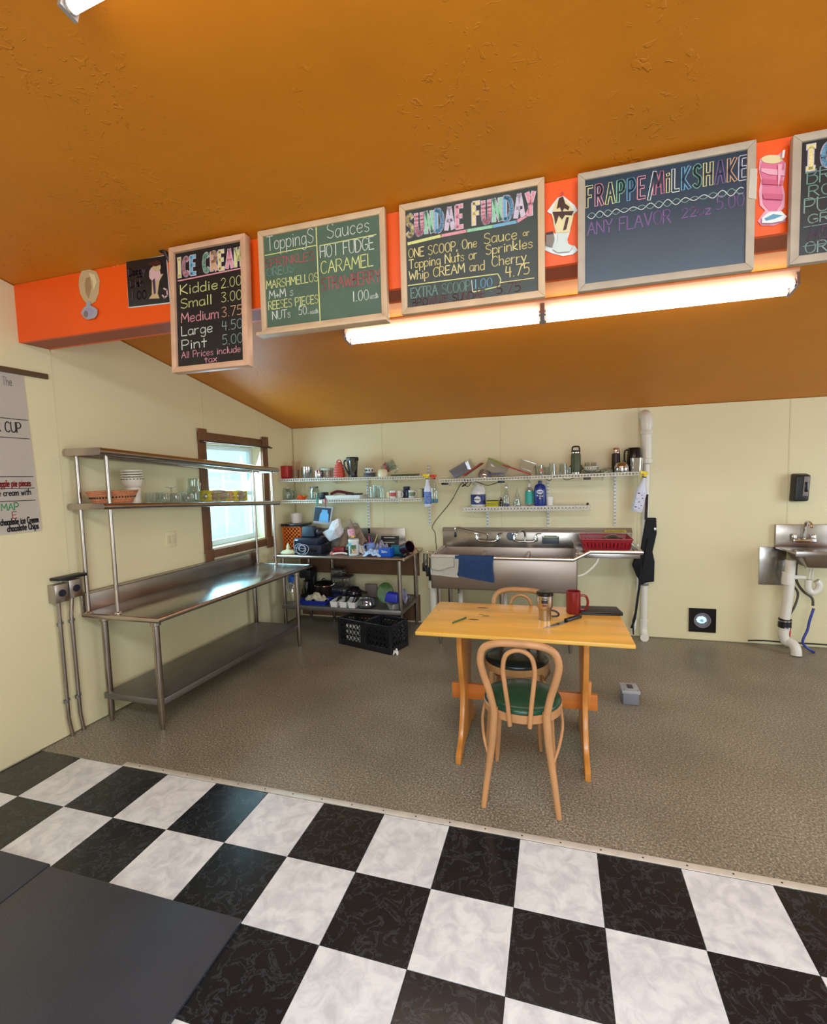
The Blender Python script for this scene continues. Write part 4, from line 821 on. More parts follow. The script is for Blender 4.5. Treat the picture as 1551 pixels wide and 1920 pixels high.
# socket boxes with conduits
t = thing('socket_box', 'pair of metal socket boxes with round black outlets and two conduits down the left wall', 'socket', WL(0.03, 0.20, 0))
for k, (y, z) in enumerate(((0.155, 0.905), (0.242, 0.915))):
    m = wl_box(MB(), 0.001, 0.055, y-0.040, y+0.038, z-0.058, z+0.052); bx_ = m.build('box', mat('zinc_box', (176, 166, 158), 0.4, 0.8), t, bevel=0.004)
    m = wl_box(MB(), 0.056, 0.060, y-0.040, y+0.038, z-0.058, z+0.052); cv = m.build('cover_plate', M_steel, t, bevel=0.002)
    m = MB(); m.lathe([(0, 0.0), (0.021, 0.0), (0.021, 0.006), (0.012, 0.007), (0, 0.004)], WL(0.060, y, z-0.002), 18, Matrix.Rotation(PI/2, 3, 'Y')); m.build('outlet', mat('navy_black', (24, 22, 44), 0.35), cv, smooth=True)
m = MB(); m.tube([WL(0.03, 0.15, 0.85), WL(0.022, 0.155, 0.75), WL(0.018, 0.16, 0.12), WL(0.02, 0.175, 0.0)], 0.0115, 12); c1 = m.build('conduit', M_tube, t, smooth=True)
m = MB(); m.tube([WL(0.03, 0.232, 0.86), WL(0.022, 0.225, 0.75), WL(0.018, 0.232, 0.12), WL(0.02, 0.245, 0.0)], 0.0115, 12); c2 = m.build('conduit', M_tube, t, smooth=True)
for c_, y in ((c1, 0.155), (c2, 0.225)):
    for z in (0.70, 0.22):
        m = MB(); m.tube([WL(0.018, y, z), WL(0.018, y, z+0.018)], 0.0145, 12); wl_box(m, 0.001, 0.008, y, y+0.032, z+0.001, z+0.017); m.build('strap', M_galv, c_)
m = wl_box(MB(), 0.003, 0.075, 0.13, 0.305, 0.978, 0.996); single(m, 'black_bar', M_black, 'short flat black bar resting on top of the metal socket boxes', 'bar', WL(0.04, 0.22, 0.98), bevel=0.003)
# switch plate
t = thing('switch_plate', 'cream double switch plate on the left wall above the work table', 'switch', WL(0.003, 1.04, 1.10))
m = wl_box(MB(), 0.0005, 0.007, 0.985, 1.09, 1.045, 1.165); m.build('plate', mat('cream_plate', (226, 212, 172), 0.4), t, bevel=0.003)
for y in (1.015, 1.062): m = wl_box(MB(), 0.007, 0.013, y-0.013, y+0.013, 1.075, 1.135); m.build('rocker', mat('cream_rocker', (210, 196, 156), 0.4), t, bevel=0.002)
# ================================================================== WIRE SHELVES ON THE BACK WALL
YB = D-0.012
def wire_shelf(x0, x1, z0, z1, yf, label, name='wire_shelf', lip=0.028, brackets=(), mesh=False):
    """z0 / z1: height of the deck at its left and right end"""
    t = thing(name, label, 'shelf', ((x0+x1)/2, YB, (z0+z1)/2)); Z = lambda x: z0+(z1-z0)*(x-x0)/(x1-x0)
    m = MB(); r = 0.0042
    for y in (yf, yf+0.09, yf+0.18, YB-0.004):
        if y <= YB: m.tube([(x0, y, z0-0.004), (x1, y, z1-0.004)], r, 6)
    m.build('long_wires', M_wire, t, smooth=True)
    m = MB(); m.tube([(x0, yf, z0-lip), (x1, yf, z1-lip)], r, 6); m.build('front_wire', M_wire, t, smooth=True)
    m = MB(); n = int((x1-x0)/0.0254)
    if not mesh:
        for i in range(n+1):
            x = x0+(x1-x0)*i/n; z = Z(x)-0.0015; m.box((x, (yf+YB)/2, z), (0.003, YB-yf, 0.003)); m.box((x, yf-0.001, z-lip/2), (0.0055, 0.003, lip))
        o = m.build('deck_wires', M_wire, t); o['kind'] = 'stuff'
    else:
        n = int((x1-x0)/0.030); dx = (x1-x0)/n
        for i in range(n):
            x = x0+dx*i
            for (za, zb) in ((0, -lip), (-lip, 0)):
                a = Vector((x, yf-0.002, Z(x)+za)); b = Vector((x+dx, yf-0.002, Z(x+dx)+zb)); m.tube([a, b], 0.0042, 4)
        ny = 6; dy = (YB-yf)/ny
        for i in range(n):
            for j in range(ny):
                x = x0+dx*i; y = yf+dy*j
                m.tube([(x, y, Z(x)-.001), (x+dx, y+dy, Z(x+dx)-.001)], 0.0028, 4); m.tube([(x+dx, y, Z(x+dx)-.001), (x, y+dy, Z(x)-.001)], 0.0028, 4)
        o = m.build('diamond_mesh', M_wire, t); o['kind'] = 'stuff'
    for x, zl in brackets:
        m = MB(); m.prism([(x-0.004, YB-0.003, Z(x)-0.008), (x-0.004, yf+0.03, Z(x)-0.008), (x-0.004, YB-0.003, Z(x)-0.07)], (0.008, 0, 0)); m.build('bracket', M_wire, t)
    return t, Z
YF = 2.47
def deck(u, v): p_ = P(u, v, 1, YF); return p_.x, p_.z
xa, za = deck(524, 898); xb, zb = deck(797, 892)
S1, Z1 = wire_shelf(xa, xb, za, zb, YF, 'upper white wire shelf on the left half of the back wall', brackets=((0.05, 0), (0.72, 0)))
xc, zc = deck(529, 938); xd, zd = deck(790, 934)
S2, Z2 = wire_shelf(xc, xd, zc, zd, YF, 'lower white wire shelf on the left half of the back wall', brackets=((0.05, 0), (0.72, 0)))
xe, ze = deck(824, 899); xf, zf = deck(1203, 884)
S3, Z3 = wire_shelf(xe, xf, ze, zf, YF, 'long white wire shelf above the sink on the back wall', brackets=((1.28, 0), (1.52, 0), (2.05, 0), (2.70, 0)))
YM = 2.56
p0, p1_ = P(868, 952, 1, YM), P(1108, 948, 1, YM)
S4, Z4 = wire_shelf(p0.x, p1_.x, p0.z, p1_.z, YM, 'short white diamond-mesh shelf under the long shelf above the sink', name='mesh_shelf', lip=0.036, brackets=((1.52, 0), (2.05, 0)), mesh=True)
# slotted standards
std0 = None
for u, v0, v1 in ((693, 900, 1000), (807, 872, 985), (915, 955, 988), (1028, 900, 987), (1153, 888, 986)):
    a, b = P(u, v0, 1, YB), P(u, v1, 1, YB); x = b.x
    t = thing('shelf_standard', {693: 'slotted white shelf upright in the middle of the two left wire shelves', 807: 'slotted white shelf upright in the gap between the left and right wire shelves', 915: 'short slotted white upright under the left part of the mesh shelf', 1028: 'slotted white upright behind the blue bottle above the sink', 1153: 'slotted white upright at the right end of the sink, below the long shelf'}[u], 'shelf upright', (x, YB, b.z), group='slotted shelf uprights on the back wall')
    m = MB(); m.lohi((x-0.013, YB-0.010, b.z), (x+0.013, YB-0.0002, a.z)); m.build('channel', M_wire, t, bevel=0.002)
    n = max(2, int((a.z-b.z)/0.032)); m = MB()
    for i in range(n):
        z = b.z+0.02+i*0.032
        for s in (-1, 1): m.lohi((x+s*0.0055-0.002, YB-0.0108, z), (x+s*0.0055+0.002, YB-0.0095, z+0.014))
    o = m.build('slots', mat('slot_shadow', (70, 62, 52), 0.8), t); o['kind'] = 'stuff'

# ================================================================== SMALL WARE BUILDERS
def lathe_thing(name, label, cat, c, prof, mm, group=None, n=22, rot=None, smooth=True, extra=None):
    t = MB(); t.lathe(prof, c, n, rot); return single(t, name, mm, label, cat, c, group=group, smooth=smooth)
G1 = glass('clear_glass', (236, 240, 236), 0.16, 1.0); G2 = glass('greenish_glass', (226, 234, 226), 0.22, 0.98); G3 = glass('dark_glass', (92, 88, 82), 0.25, 0.75); G4 = glass('cloudy_plastic', (234, 232, 226), 0.5, 0.97)
def open_prof(r0, r1, h, t=0.003, foot=0.0): return [(0, 0), (r0, 0), (r0*1.02, h*0.06), (r1, h), (r1-t, h), (r0*0.98-t, h*0.08), (0, h*0.08)]
def glass_cup(name, label, cat, x, y, z, r0, r1, h, mm=None, group=None, tilt=None, up=False):
    pr = open_prof(r0, r1, h)
    rot = Matrix.Rotation(PI, 3, 'X') if up else None
    if tilt: rot = Matrix.Rotation(tilt[0], 3, tilt[1])
    return lathe_thing(name, label, cat, (x, y, z+(h if up else 0)), pr, mm or G1, group, 20, rot)
def mug(label, x, y, z, r, h, mm, hdir=0.0, group=None, handle_m=None, cat='mug', band=None):
    t = thing('mug', label, cat, (x, y, z), group=group)
    m = MB(); m.lathe([(0, 0), (r*0.9, 0), (r, 0.006), (r, h), (r-0.004, h), (r-0.005, 0.01), (0, 0.01)], (0, 0, 0), 24); m.build('cup', mm, t, smooth=True, world=False)
    m = MB(); pts = [Vector((r*0.95+0.0*0, 0, h*0.82)), Vector((r+h*0.22, 0, h*0.80)), Vector((r+h*0.30, 0, h*0.5)), Vector((r+h*0.2, 0, h*0.22)), Vector((r*0.95, 0, h*0.2))]
    pts = [rz3(hdir) @ p for p in smooth_path(pts, 4)]; m.tube(pts, h*0.055, 8); m.build('handle', handle_m or mm, t, smooth=True, world=False)
    if band: mb = MB(); mb.lathe([(r+0.0006, h*0.25), (r+0.0006, h*0.75)], (0, 0, 0), 24); mb.build('print_band', band, t, smooth=True, world=False)
    return t
def X(u, y, z): return ux(u, y, z)
def W(px, y): return px*S(y)
# ================================================================== UPPER LEFT SHELF
def on(Z, u, y=2.58):
    x = X(u, y, 1.5); return Vector((X(u, y, Z(x)), y, Z(x)+0.0005))
px = W(1, 2.58)
c = on(Z1, 537); m = MB(); m.lohi((c.x-.055, c.y-.05, c.z+.012), (c.x+.055, c.y+.05, c.z+.135)); m.lohi((c.x-.05, c.y-.045, c.z), (c.x+.05, c.y+.045, c.z+.012))
single(m, 'red_tin', mat('red_plastic', (178, 34, 38), 0.35), 'squarish red tin at the far left of the upper left shelf', 'tin', c, bevel=0.012)
c = on(Z1, 556); t = thing('utensil_pot', 'brown pot on the upper left shelf with wooden sticks standing in it', 'pot', c)
m = MB(); m.lathe(open_prof(0.028, 0.034, 0.085), c, 18); m.build('pot', mat('brown_clay', (128, 92, 64), 0.6), t, smooth=True)
for i in range(9):
    a = i*2.4; b = c+Vector((0.012*math.cos(a), 0.012*math.sin(a), 0.01)); e = c+Vector((0.045*math.cos(a)+0.004*i-.015, 0.03*math.sin(a), 0.175+0.01*(i % 3)))
    m = MB(); m.tube([b, e], 0.0035, 6); m.build('stick', mat('wood_sticks', (170, 110, 70), 0.6), t)
c = on(Z1, 576); lathe_thing('metal_bowl', 'polished steel bowl right of the pot of wooden sticks', 'bowl', c, open_prof(0.045, 0.062, 0.055), mat('mirror_steel', (196, 194, 198), 0.12, 1.0), group=None)
c2 = c+Vector((0.002, 0, 0.0565)); lathe_thing('cooking_pot', 'shiny steel pot standing on the steel bowl of the upper left shelf', 'pot', c2, open_prof(0.056, 0.056, 0.06), MC['mirror_steel'])
c = on(Z1, 597, 2.53); t = thing('milk_jug', 'small shiny steel jug in front of the clear tub', 'jug', c)
m = MB(); m.lathe([(0, 0), (0.034, 0), (0.040, 0.02), (0.036, 0.06), (0.032, 0.078), (0.029, 0.078), (0.03, 0.02), (0, 0.01)], c, 20); m.build('body', MC['mirror_steel'], t, smooth=True)
m = MB(); m.tube(smooth_path([c+Vector((0.034, 0, 0.07)), c+Vector((0.058, 0, 0.06)), c+Vector((0.05, 0, 0.025)), c+Vector((0.038, 0, 0.02))], 4), 0.004, 8); m.build('handle', M_black, t, smooth=True)
c = on(Z1, 614, 2.62); t = thing('storage_tub', 'clear round tub with pale grain inside and a pale lid on the upper left shelf', 'tub', c)
m = MB(); m.lathe(open_prof(0.060, 0.068, 0.085), c, 24); m.build('tub', G4, t, smooth=True); m = MB(); m.lathe([(0, 0.008), (0.056, 0.008), (0.060, 0.06), (0, 0.06)], c, 20); m.build('contents', mat('pale_grain', (190, 160, 120), 0.9), t, smooth=True)
m = MB(); m.lathe([(0.070, 0.078), (0.071, 0.098), (0.06, 0.10), (0, 0.10), (0, 0.095), (0.066, 0.094)], c, 24); m.build('lid', mat('pale_green_lid', (176, 196, 176), 0.4), t, smooth=True)
c = on(Z1, 637, 2.58); t = thing('box_grater', 'red stepped kitchen grater beside the blender jar', 'grater', c)
for k in range(6):
    w_ = (0.105, 0.100, 0.094, 0.088, 0.080, 0.050)[k]; m = MB(); m.box(c+Vector((0, 0, 0.015+0.0262*k)), (w_, 0.075-0.006*k, 0.024), taper=(0.93, 0.93)); m.build('tier', mat('orange_red_plastic', (196, 58, 38), 0.4), t, bevel=0.002)
m = MB(); m.tube(arc(c+Vector((0, 0, 0.158)), 0.022, 0, 180, 8), 0.005, 8); m.build('handle', MC['orange_red_plastic'], t, smooth=True)
c = on(Z1, 662, 2.57); t = thing('blender_jar', 'smoky blender jar with a black lid and a black side handle', 'blender', c)
m = MB(); m.lathe([(0, 0), (0.042, 0), (0.045, 0.02), (0.062, 0.17), (0.059, 0.17), (0.042, 0.02), (0, 0.012)], c, 8); m.build('jar', G3, t)
m = MB(); m.lathe([(0.066, 0.165), (0.069, 0.192), (0.06, 0.202), (0, 0.204), (0, 0.165)], c, 8); m.build('lid', M_black, t); m = MB(); m.lathe([(0, 0), (0.046, 0), (0.044, 0.022), (0, 0.022)], c, 16); m.build('collar', M_black, t)
m = MB(); m.tube(smooth_path([c+Vector((-.055, 0, .175)), c+Vector((-.088, 0, .165)), c+Vector((-.09, 0, .12)), c+Vector((-.062, 0, .06)), c+Vector((-.043, 0, .03))], 5), 0.009, 8); m.build('handle', M_black, t, smooth=True)
c = on(Z1, 693, 2.57)
for k in range(4):
    lathe_thing('plate', 'grey plate, %s of the pile under the small patterned bowl' % ('lowest', 'second from the bottom', 'second from the top', 'topmost')[k], 'plate', c+Vector((0.004, 0, 0.0105*k)), [(0, 0), (0.05, 0), (0.068, 0.008), (0.068, 0.0105), (0.05, 0.004), (0, 0.004)], mat('grey_crockery', (128, 124, 134), 0.35), group='grey plates piled on the upper left shelf')
c2 = c+Vector((0, 0, 0.043)); t = thing('patterned_bowl', 'small white bowl with dark blue patches on top of the grey plates', 'bowl', c2)
m = MB(); m.lathe(open_prof(0.030, 0.042, 0.045), c2, 22); m.build('bowl', M_white, t, smooth=True)
for a in (200, 250, 290, 340):
    m = MB(); aa = math.radians(a); p_ = c2+Vector((0.039*math.cos(aa), 0.039*math.sin(aa), 0.024)); m.ball(p_, 0.009, 1, (0.9, 0.9, 1.2)); m.build('blue_patch', mat('ink_blue', (38, 40, 84), 0.4), t, smooth=True)
c = on(Z1, 718, 2.52); lathe_thing('upturned_bowl', 'cream bowl turned upside down at the front of the upper left shelf', 'bowl', c, [(0.049, 0), (0.050, 0.03), (0.044, 0.06), (0.03, 0.074), (0, 0.077)], mat('cream_crockery', (226, 216, 176), 0.35))
c = on(Z1, 731, 2.62); t = thing('tilted_jug', 'tilted clear measuring jug with a red stripe lying behind the cream bowl', 'jug', c)
rt = Matrix.Rotation(math.radians(68), 3, 'Y') @ rz3(0.3); cc = c+Vector((-0.07, 0, 0.075))
m = MB(); m.lathe(open_prof(0.042, 0.055, 0.125), cc, 22, rt); m.build('jug', G2, t, smooth=True); m = MB(); m.lathe([(0.046, 0.03), (0.0505, 0.055), (0.052, 0.055), (0.047, 0.03)], cc, 22, rt); m.build('stripe', mat('red_stripe', (170, 60, 60), 0.4), t, smooth=True)
m = MB(); m.tube(smooth_path([c+Vector((.045, 0, .105)), c+Vector((.078, 0, .100)), c+Vector((.082, 0, .06)), c+Vector((.055, 0, .035))], 5), 0.006, 8); m.build('handle', G2, t, smooth=True)
c = on(Z1, 760, 2.56); m = MB(); m.prism([c+Vector((-.115, -.07, 0)), c+Vector((.115, -.07, 0)), c+Vector((.13, -.08, .02)), c+Vector((-.13, -.08, .02))], (0, .16, 0)); single(m, 'green_tray', mat('olive_tray', (84, 92, 62), 0.4), 'flat olive green tray at the right end of the upper left shelf', 'tray', c, bevel=0.004)

# ================================================================== LOWER LEFT SHELF
def jar(label, c, r, h, group=None, mm=None, lid=None):
    t = thing('glass_jar', label, 'jar', c, group=group)
    m = MB(); m.lathe([(0, 0), (r*.92, 0), (r, .008), (r, h*.72), (r*.78, h*.86), (r*.78, h), (r*.72, h), (r*.72, h*.85), (r*.93, h*.7), (r*.93, .012), (0, .01)], (0, 0, 0), 22); m.build('glass', mm or G2, t, smooth=True, world=False)
    if lid: m = MB(); m.lathe([(0, h*1.02), (r*.82, h*1.02), (r*.84, h*.9), (r*.80, h*.9)], (0, 0, 0), 20); m.build('lid', lid, t, smooth=True, world=False)
    return t
jar('squat glass jar at the far left of the lower left shelf', on(Z2, 540), 0.052, 0.125); jar('small glass jar half hidden beside the orange bowl', on(Z2, 549, 2.65), 0.036, 0.095)
c = on(Z2, 566, 2.54); lathe_thing('orange_bowl', 'flat orange bowl on the lower left shelf', 'bowl', c, open_prof(0.035, 0.058, 0.034), mat('bright_orange', (218, 84, 34), 0.4))
for i, (dx, dy, col) in enumerate(((-.022, 0, (224, 120, 30)), (.018, .01, (214, 160, 40)), (0, -.02, (206, 70, 40)))):
    m = MB(); m.ball(c+Vector((dx, dy, .030)), .021, 2); single(m, 'fruit', mat('fruit_skin_%s' % 'abc'[i], col, 0.45), ('round orange fruit on the left in the flat orange bowl', 'yellowish fruit on the right in the flat orange bowl', 'reddish fruit at the front of the flat orange bowl')[i], 'fruit', c+Vector((dx, dy, .03)), smooth='all')
jar('tall grey-lidded glass jar in the middle of the lower left shelf', on(Z2, 590, 2.56), 0.052, 0.130, lid=mat('grey_lid', (96, 98, 100), 0.4, 0.6))
c = on(Z2, 608, 2.6); m = MB(); m.box(c+Vector((0, 0, .035)), (.05, .12, .07)); single(m, 'dark_box', M_black, 'small black box beside the glass jar on the lower left shelf', 'box', c, bevel=0.004)
c = on(Z2, 650, 2.60)
def tray_mesh(c, w_, d_, h_, fl=0.012, th=0.004):
    m = MB(); a = [(-w_/2+fl, -d_/2+fl), (w_/2-fl, -d_/2+fl), (w_/2-fl, d_/2-fl), (-w_/2+fl, d_/2-fl)]; b = [(-w_/2, -d_/2), (w_/2, -d_/2), (w_/2, d_/2), (-w_/2, d_/2)]
    m.prism([c+Vector((x, y, 0)) for x, y in a], (0, 0, th))
    for i in range(4):
        j = (i+1) % 4; n = Vector(((a[i][1]-a[j][1]), (a[j][0]-a[i][0]), 0)).normalized()*th
        m.hexa([c+Vector((*a[i], 0)), c+Vector((*a[j], 0)), c+Vector((*b[j], h_)), c+Vector((*b[i], h_))], [c+Vector((*a[i], 0))+n, c+Vector((*a[j], 0))+n, c+Vector((*b[j], h_))+n, c+Vector((*b[i], h_))+n])
    return m
single(tray_mesh(c, W(78, 2.5), .20, .038), 'white_tray', M_white, 'long white rectangular tray on the lower left shelf', 'tray', c)
m = MB(); m.tube(smooth_path([c+Vector((-.17, -.02, .05)), c+Vector((-.10, .0, .075)), c+Vector((-.02, .03, .06)), c+Vector((.06, .05, .045))], 5), [.014]*16, 8); single(m, 'dark_brush', mat('maroon_plastic', (90, 22, 34), 0.4), 'dark maroon brush lying across the white tray', 'brush', c+Vector((-.1, 0, .06)), smooth=True)
m = MB(); m.box(c+Vector((.07, .04, .045)), (.16, .09, .012)); single(m, 'black_pad', M_black, 'flat black pad lying in the white tray of the lower left shelf', 'pad', c+Vector((.08, .04, .04)), bevel=0.003)
for i, (u, y, r, h, lb) in enumerate(((699, 2.54, .030, .115, 'tall clear jar glass, leftmost of the glasses beside the cream candle'), (711, 2.60, .026, .125, 'tall clear glass in the second row of the glasses beside the cream candle'), (717, 2.52, .022, .10, 'slim clear glass directly left of the cream candle'), (705, 2.66, .03, .13, 'tallest clear glass at the back of the lower left shelf'))):
    c = on(Z2, u, y); glass_cup('drinking_glass', lb, 'glass', c.x, c.y, c.z, r*.85, r, h, group='glasses on the lower left shelf')
c = on(Z2, 729, 2.55); lathe_thing('candle', 'stubby cream candle between the glasses and the mugs', 'candle', c, [(0, 0), (.024, 0), (.026, .06), (.022, .066), (0, .062)], MC['cream_crockery'])
M_mw = mat('mug_white', (224, 218, 210), 0.3); M_mr = mat('mug_red_print', (176, 70, 56), 0.4); M_mg = mat('mug_green_print', (120, 140, 110), 0.4); M_nav = mat('navy_glaze', (38, 38, 66), 0.3)
c = on(Z2, 737, 2.53); mug('white mug with a red print and its handle to the left, lower left shelf', c.x, c.y, c.z, .030, .075, M_mw, PI, 'mugs on the lower left shelf', band=M_mr)
c = on(Z2, 749, 2.55); mug('plain white mug with its handle to the right, lower left shelf', c.x, c.y, c.z, .024, .07, M_mw, -.3, 'mugs on the lower left shelf')
c = on(Z2, 763, 2.60); t = thing('dark_vase', 'tall navy canister between the white mugs on the lower left shelf', 'canister', c)
m = MB(); m.lathe([(0, 0), (.036, 0), (.038, .01), (.038, .07), (.030, .085), (.033, .09), (.033, .112), (0, .112)], c, 20); m.build('body', M_nav, t, smooth=True)
c = on(Z2, 772, 2.53); mug('white mug with a green print beside the stack of cream bowls', c.x, c.y, c.z, .030, .075, M_mw, -.2, 'mugs on the lower left shelf', band=M_mg)
c = on(Z2, 785, 2.60)
for k in range(5): lathe_thing('bowl', 'cream bowl, %s of the stack of five between the mugs' % ('lowest', 'second from the bottom', 'middle', 'second from the top', 'topmost')[k], 'bowl', c+Vector((0, 0, .0165*k)), [(0, 0), (.032, 0), (.046, .018), (.043, .018), (.03, .004), (0, .004)], MC['cream_crockery'], group='cream bowls stacked on the lower left shelf')
c = on(Z2, 794, 2.66); mug('navy mug at the far right end of the lower left shelf', c.x, c.y, c.z, .034, .085, M_nav, .2, 'mugs on the lower left shelf')
# clips hanging from the shelf lip
for u, col, lb in ((594, (40, 150, 140), 'teal kitchen tool handle hanging from the lip of the lower left shelf'), (610, (160, 34, 60), 'crimson kitchen tool handle hanging from the lip of the lower left shelf')):
    a = P(u, 936, 1, YF-.012); m = MB(); m.tube([a+Vector((0, .004, .014)), a, a+Vector((0, 0, -.055))], [.006, .009, .006], 8); m.tube([a+Vector((.0, 0, -.055)), a+Vector((.004, 0, -.085))], .004, 6)
    single(m, 'tool_handle', mat('handle_%s' % ('teal' if u < 600 else 'crimson'), col, 0.4), lb, 'utensil', a, smooth=True)
a = P(601, 941, 1, YF-.015); m = MB(); m.box(a, (.036, .004, .03), Matrix.Rotation(.2, 3, 'Y')); single(m, 'paper_tag', M_white, 'white tag hanging between the teal and crimson tool handles', 'tag', a)
# hanging spray bottles
def spray(label, top, h, r, body, trig, liquid=None, tilt=0.0, lab=None, liq=.3):
    rot = Matrix.Rotation(tilt, 3, 'Y'); t = thing('spray_bottle', label, 'spray bottle', top, rot=rot)
    H = -h; L = lambda a: [(r_, H+z_) for r_, z_ in a]
    m = MB(); m.lathe(L([(0, 0), (r*.9, 0), (r, .01), (r, h*.52), (r*.55, h*.68), (.011, h*.80), (.011, h*.86), (0, h*.86)]), (0, 0, 0), 20); m.build('bottle', body, t, smooth=True, world=False)
    if liquid: m = MB(); m.lathe(L([(0, .003), (r*.88, .003), (r*.94, .01), (r*.94, h*liq), (0, h*liq)]), (0, 0, 0), 18); m.build('liquid', liquid, t, smooth=True, world=False)
    if lab: m = MB(); m.lathe(L([(r*1.02, h*.08), (r*1.02, h*.46)]), (0, 0, 0), 20); m.build('label', lab, t, smooth=True, world=False)
    m = MB(); m.lathe(L([(.014, h*.84), (.015, h*.90), (.010, h*.91), (.010, h*.96), (0, h*.96)]), (0, 0, 0), 14); m.lohi((-.042, -.009, H+h*.93), (.022, .009, H+h)); m.prism([(-.03, -.004, H+h*.95), (-.022, -.004, H+h*.95), (-.026, -.004, H+h*.82), (-.031, -.004, H+h*.82)], (0, .008, 0)); m.build('trigger', trig, t, bevel=.002, world=False)
    m = MB(); m.lathe(L([(.0155, h*.845), (.0155, h*.875)]), (0, 0, 0), 14); m.build('collar', M_black, t, world=False)
    return t
M_yel = mat('yellow_plastic', (232, 206, 20), 0.35); M_bl = mat('pale_blue_print', (96, 118, 178), 0.5, var=.5, vs=60)
c = P(801, 889, 1, YF-.03); spray('white spray bottle with a blue label and yellow trigger between the wire shelves', c, .305, .034, mat('milky_plastic', (206, 212, 224), 0.35), M_yel, lab=M_bl)
c = P(814, 890, 1, YF+.05); spray('clear spray bottle with a red trigger and a little teal liquid', c, .27, .034, G1, mat('red_trigger', (214, 60, 44), 0.4), liquid=mat('teal_liquid', (0, 120, 150), 0.2), liq=.14)
c = P(1211, 884, 1, YF-.04)
t = spray('white spray bottle hung tilted at the right end of the long shelf', c, .34, .044, mat('milky_plastic', (206, 212, 224), 0.35), M_yel, tilt=0.20)
m = MB(); m.lohi((-.034, -.0455, -.32), (.034, -.0445, -.17)); lb_ = m.build('label', mat('label_lilac', (206, 204, 222), 0.5), t, world=False)
for i, (a, b, s) in enumerate(((-.030, -.19, .018), (.0, -.20, .010), (.01, -.225, .012), (-.03, -.235, .008), (-.012, -.26, .014), (.012, -.285, .012), (-.03, -.305, .016), (.0, -.31, .01))):
    m = MB(); m.lohi((a, -.0462, b), (a+s, -.0454, b+s*.5)); m.build('printed_mark', mat('dark_ink', (40, 38, 56), 0.6), t, world=False)

# ================================================================== LONG SHELF ABOVE THE SINK
def tubbox(label, u, y, w_, d_, h_, tilt, mm, lidm=None, lid_top=True, dz=0.0, name='plastic_tub', axis='Y'):
    c = on(Z3, u, y)+Vector((0, 0, dz)); rot = Matrix.Rotation(tilt, 3, axis); t = thing(name, label, 'container', c, rot=rot)
    m = MB(); th = .004
    m.box((0, 0, th/2), (w_*.86, d_*.86, th))
    for s in (-1, 1):
        m.hexa([(s*w_*.43, -d_*.43, 0), (s*w_*.43, d_*.43, 0), (s*w_*.5, d_*.5, h_), (s*w_*.5, -d_*.5, h_)], [(s*(w_*.43-th), -d_*.43, 0), (s*(w_*.43-th), d_*.43, 0), (s*(w_*.5-th), d_*.5, h_), (s*(w_*.5-th), -d_*.5, h_)])
        m.hexa([(-w_*.43, s*d_*.43, 0), (w_*.43, s*d_*.43, 0), (w_*.5, s*d_*.5, h_), (-w_*.5, s*d_*.5, h_)], [(-w_*.43, s*(d_*.43-th), 0), (w_*.43, s*(d_*.43-th), 0), (w_*.5, s*(d_*.5-th), h_), (-w_*.5, s*(d_*.5-th), h_)])
    m.build('tub', mm, t, world=False)
    m = MB(); m.tube([(-w_*.5, -d_*.5, h_), (w_*.5, -d_*.5, h_), (w_*.5, d_*.5, h_), (-w_*.5, d_*.5, h_)], .0035, 6, closed=True); m.build('rim', G4 if not lidm else lidm, t, world=False)
    if lidm:
        m = MB(); m.lohi((-w_*.51, -d_*.51, h_+.002), (w_*.51, d_*.51, h_+.012)); m.build('lid', lidm, t, bevel=.004, world=False)
    return t
def lidthing(label, p0, p1, y, th, mm, d_=.17):
    """flat lid leaning between two shelf pixels"""
    a, b = P(*p0, 1, y), P(*p1, 1, y); L = (b-a).length; mid = (a+b)/2; ang = -math.atan2(b.z-a.z, b.x-a.x)
    m = MB(); R_ = Matrix.Rotation(ang, 3, 'Y'); m.box(mid, (L, d_, th), R_); m.box(mid+R_ @ Vector((0, 0, th*.6)), (L*.86, d_*.86, th*.5), R_)
    return single(m, 'plastic_lid', mm, label, 'tray', mid, bevel=.004, group=None)
M_redl = mat('dark_red_lid', (158, 34, 40), 0.4); M_blt = glass('blue_tint_plastic', (140, 156, 206), 0.5, 0.9); M_grl = mat('moss_green_lid', (132, 146, 62), 0.4)
tubbox('blue-tinted clear tub lying tilted at the left end of the long shelf', 868, 2.57, .17, .15, .085, -.50, M_blt, dz=.040)
tubbox('clear tub tipped behind the blue-tinted tub on the long shelf', 879, 2.66, .16, .11, .09, -.55, G4, dz=.06)
lidthing('dark red lid leaning against the tilted tubs at the left of the long shelf', (871, 892), (905, 868), 2.50, .008, M_redl)
c = on(Z3, 909, 2.56); lathe_thing('clear_bowl', 'clear upturned bowl between the two tilted tub heaps on the long shelf', 'bowl', c, [(.066, .0), (.062, .035), (.045, .07), (.02, .082), (0, .083), (0, .079), (.02, .078), (.043, .066), (.059, .035), (.063, 0)], G4)
tubbox('clear tub with a moss green lid tipped on its side on the long shelf', 928, 2.58, .20, .17, .10, .42, G4, M_grl, dz=.038)
lidthing('long red lid sloping down to the right under the tub with the green lid', (944, 872), (996, 890), 2.50, .008, M_redl)
tubbox('small square clear box tipped up right of the sloping red lid', 986, 2.58, .14, .13, .08, .36, G4, dz=.055)
lidthing('flat purplish lid lying under the tub with the green lid', (916, 890), (945, 888.5), 2.54, .010, mat('violet_lid', (84, 76, 132), 0.4))
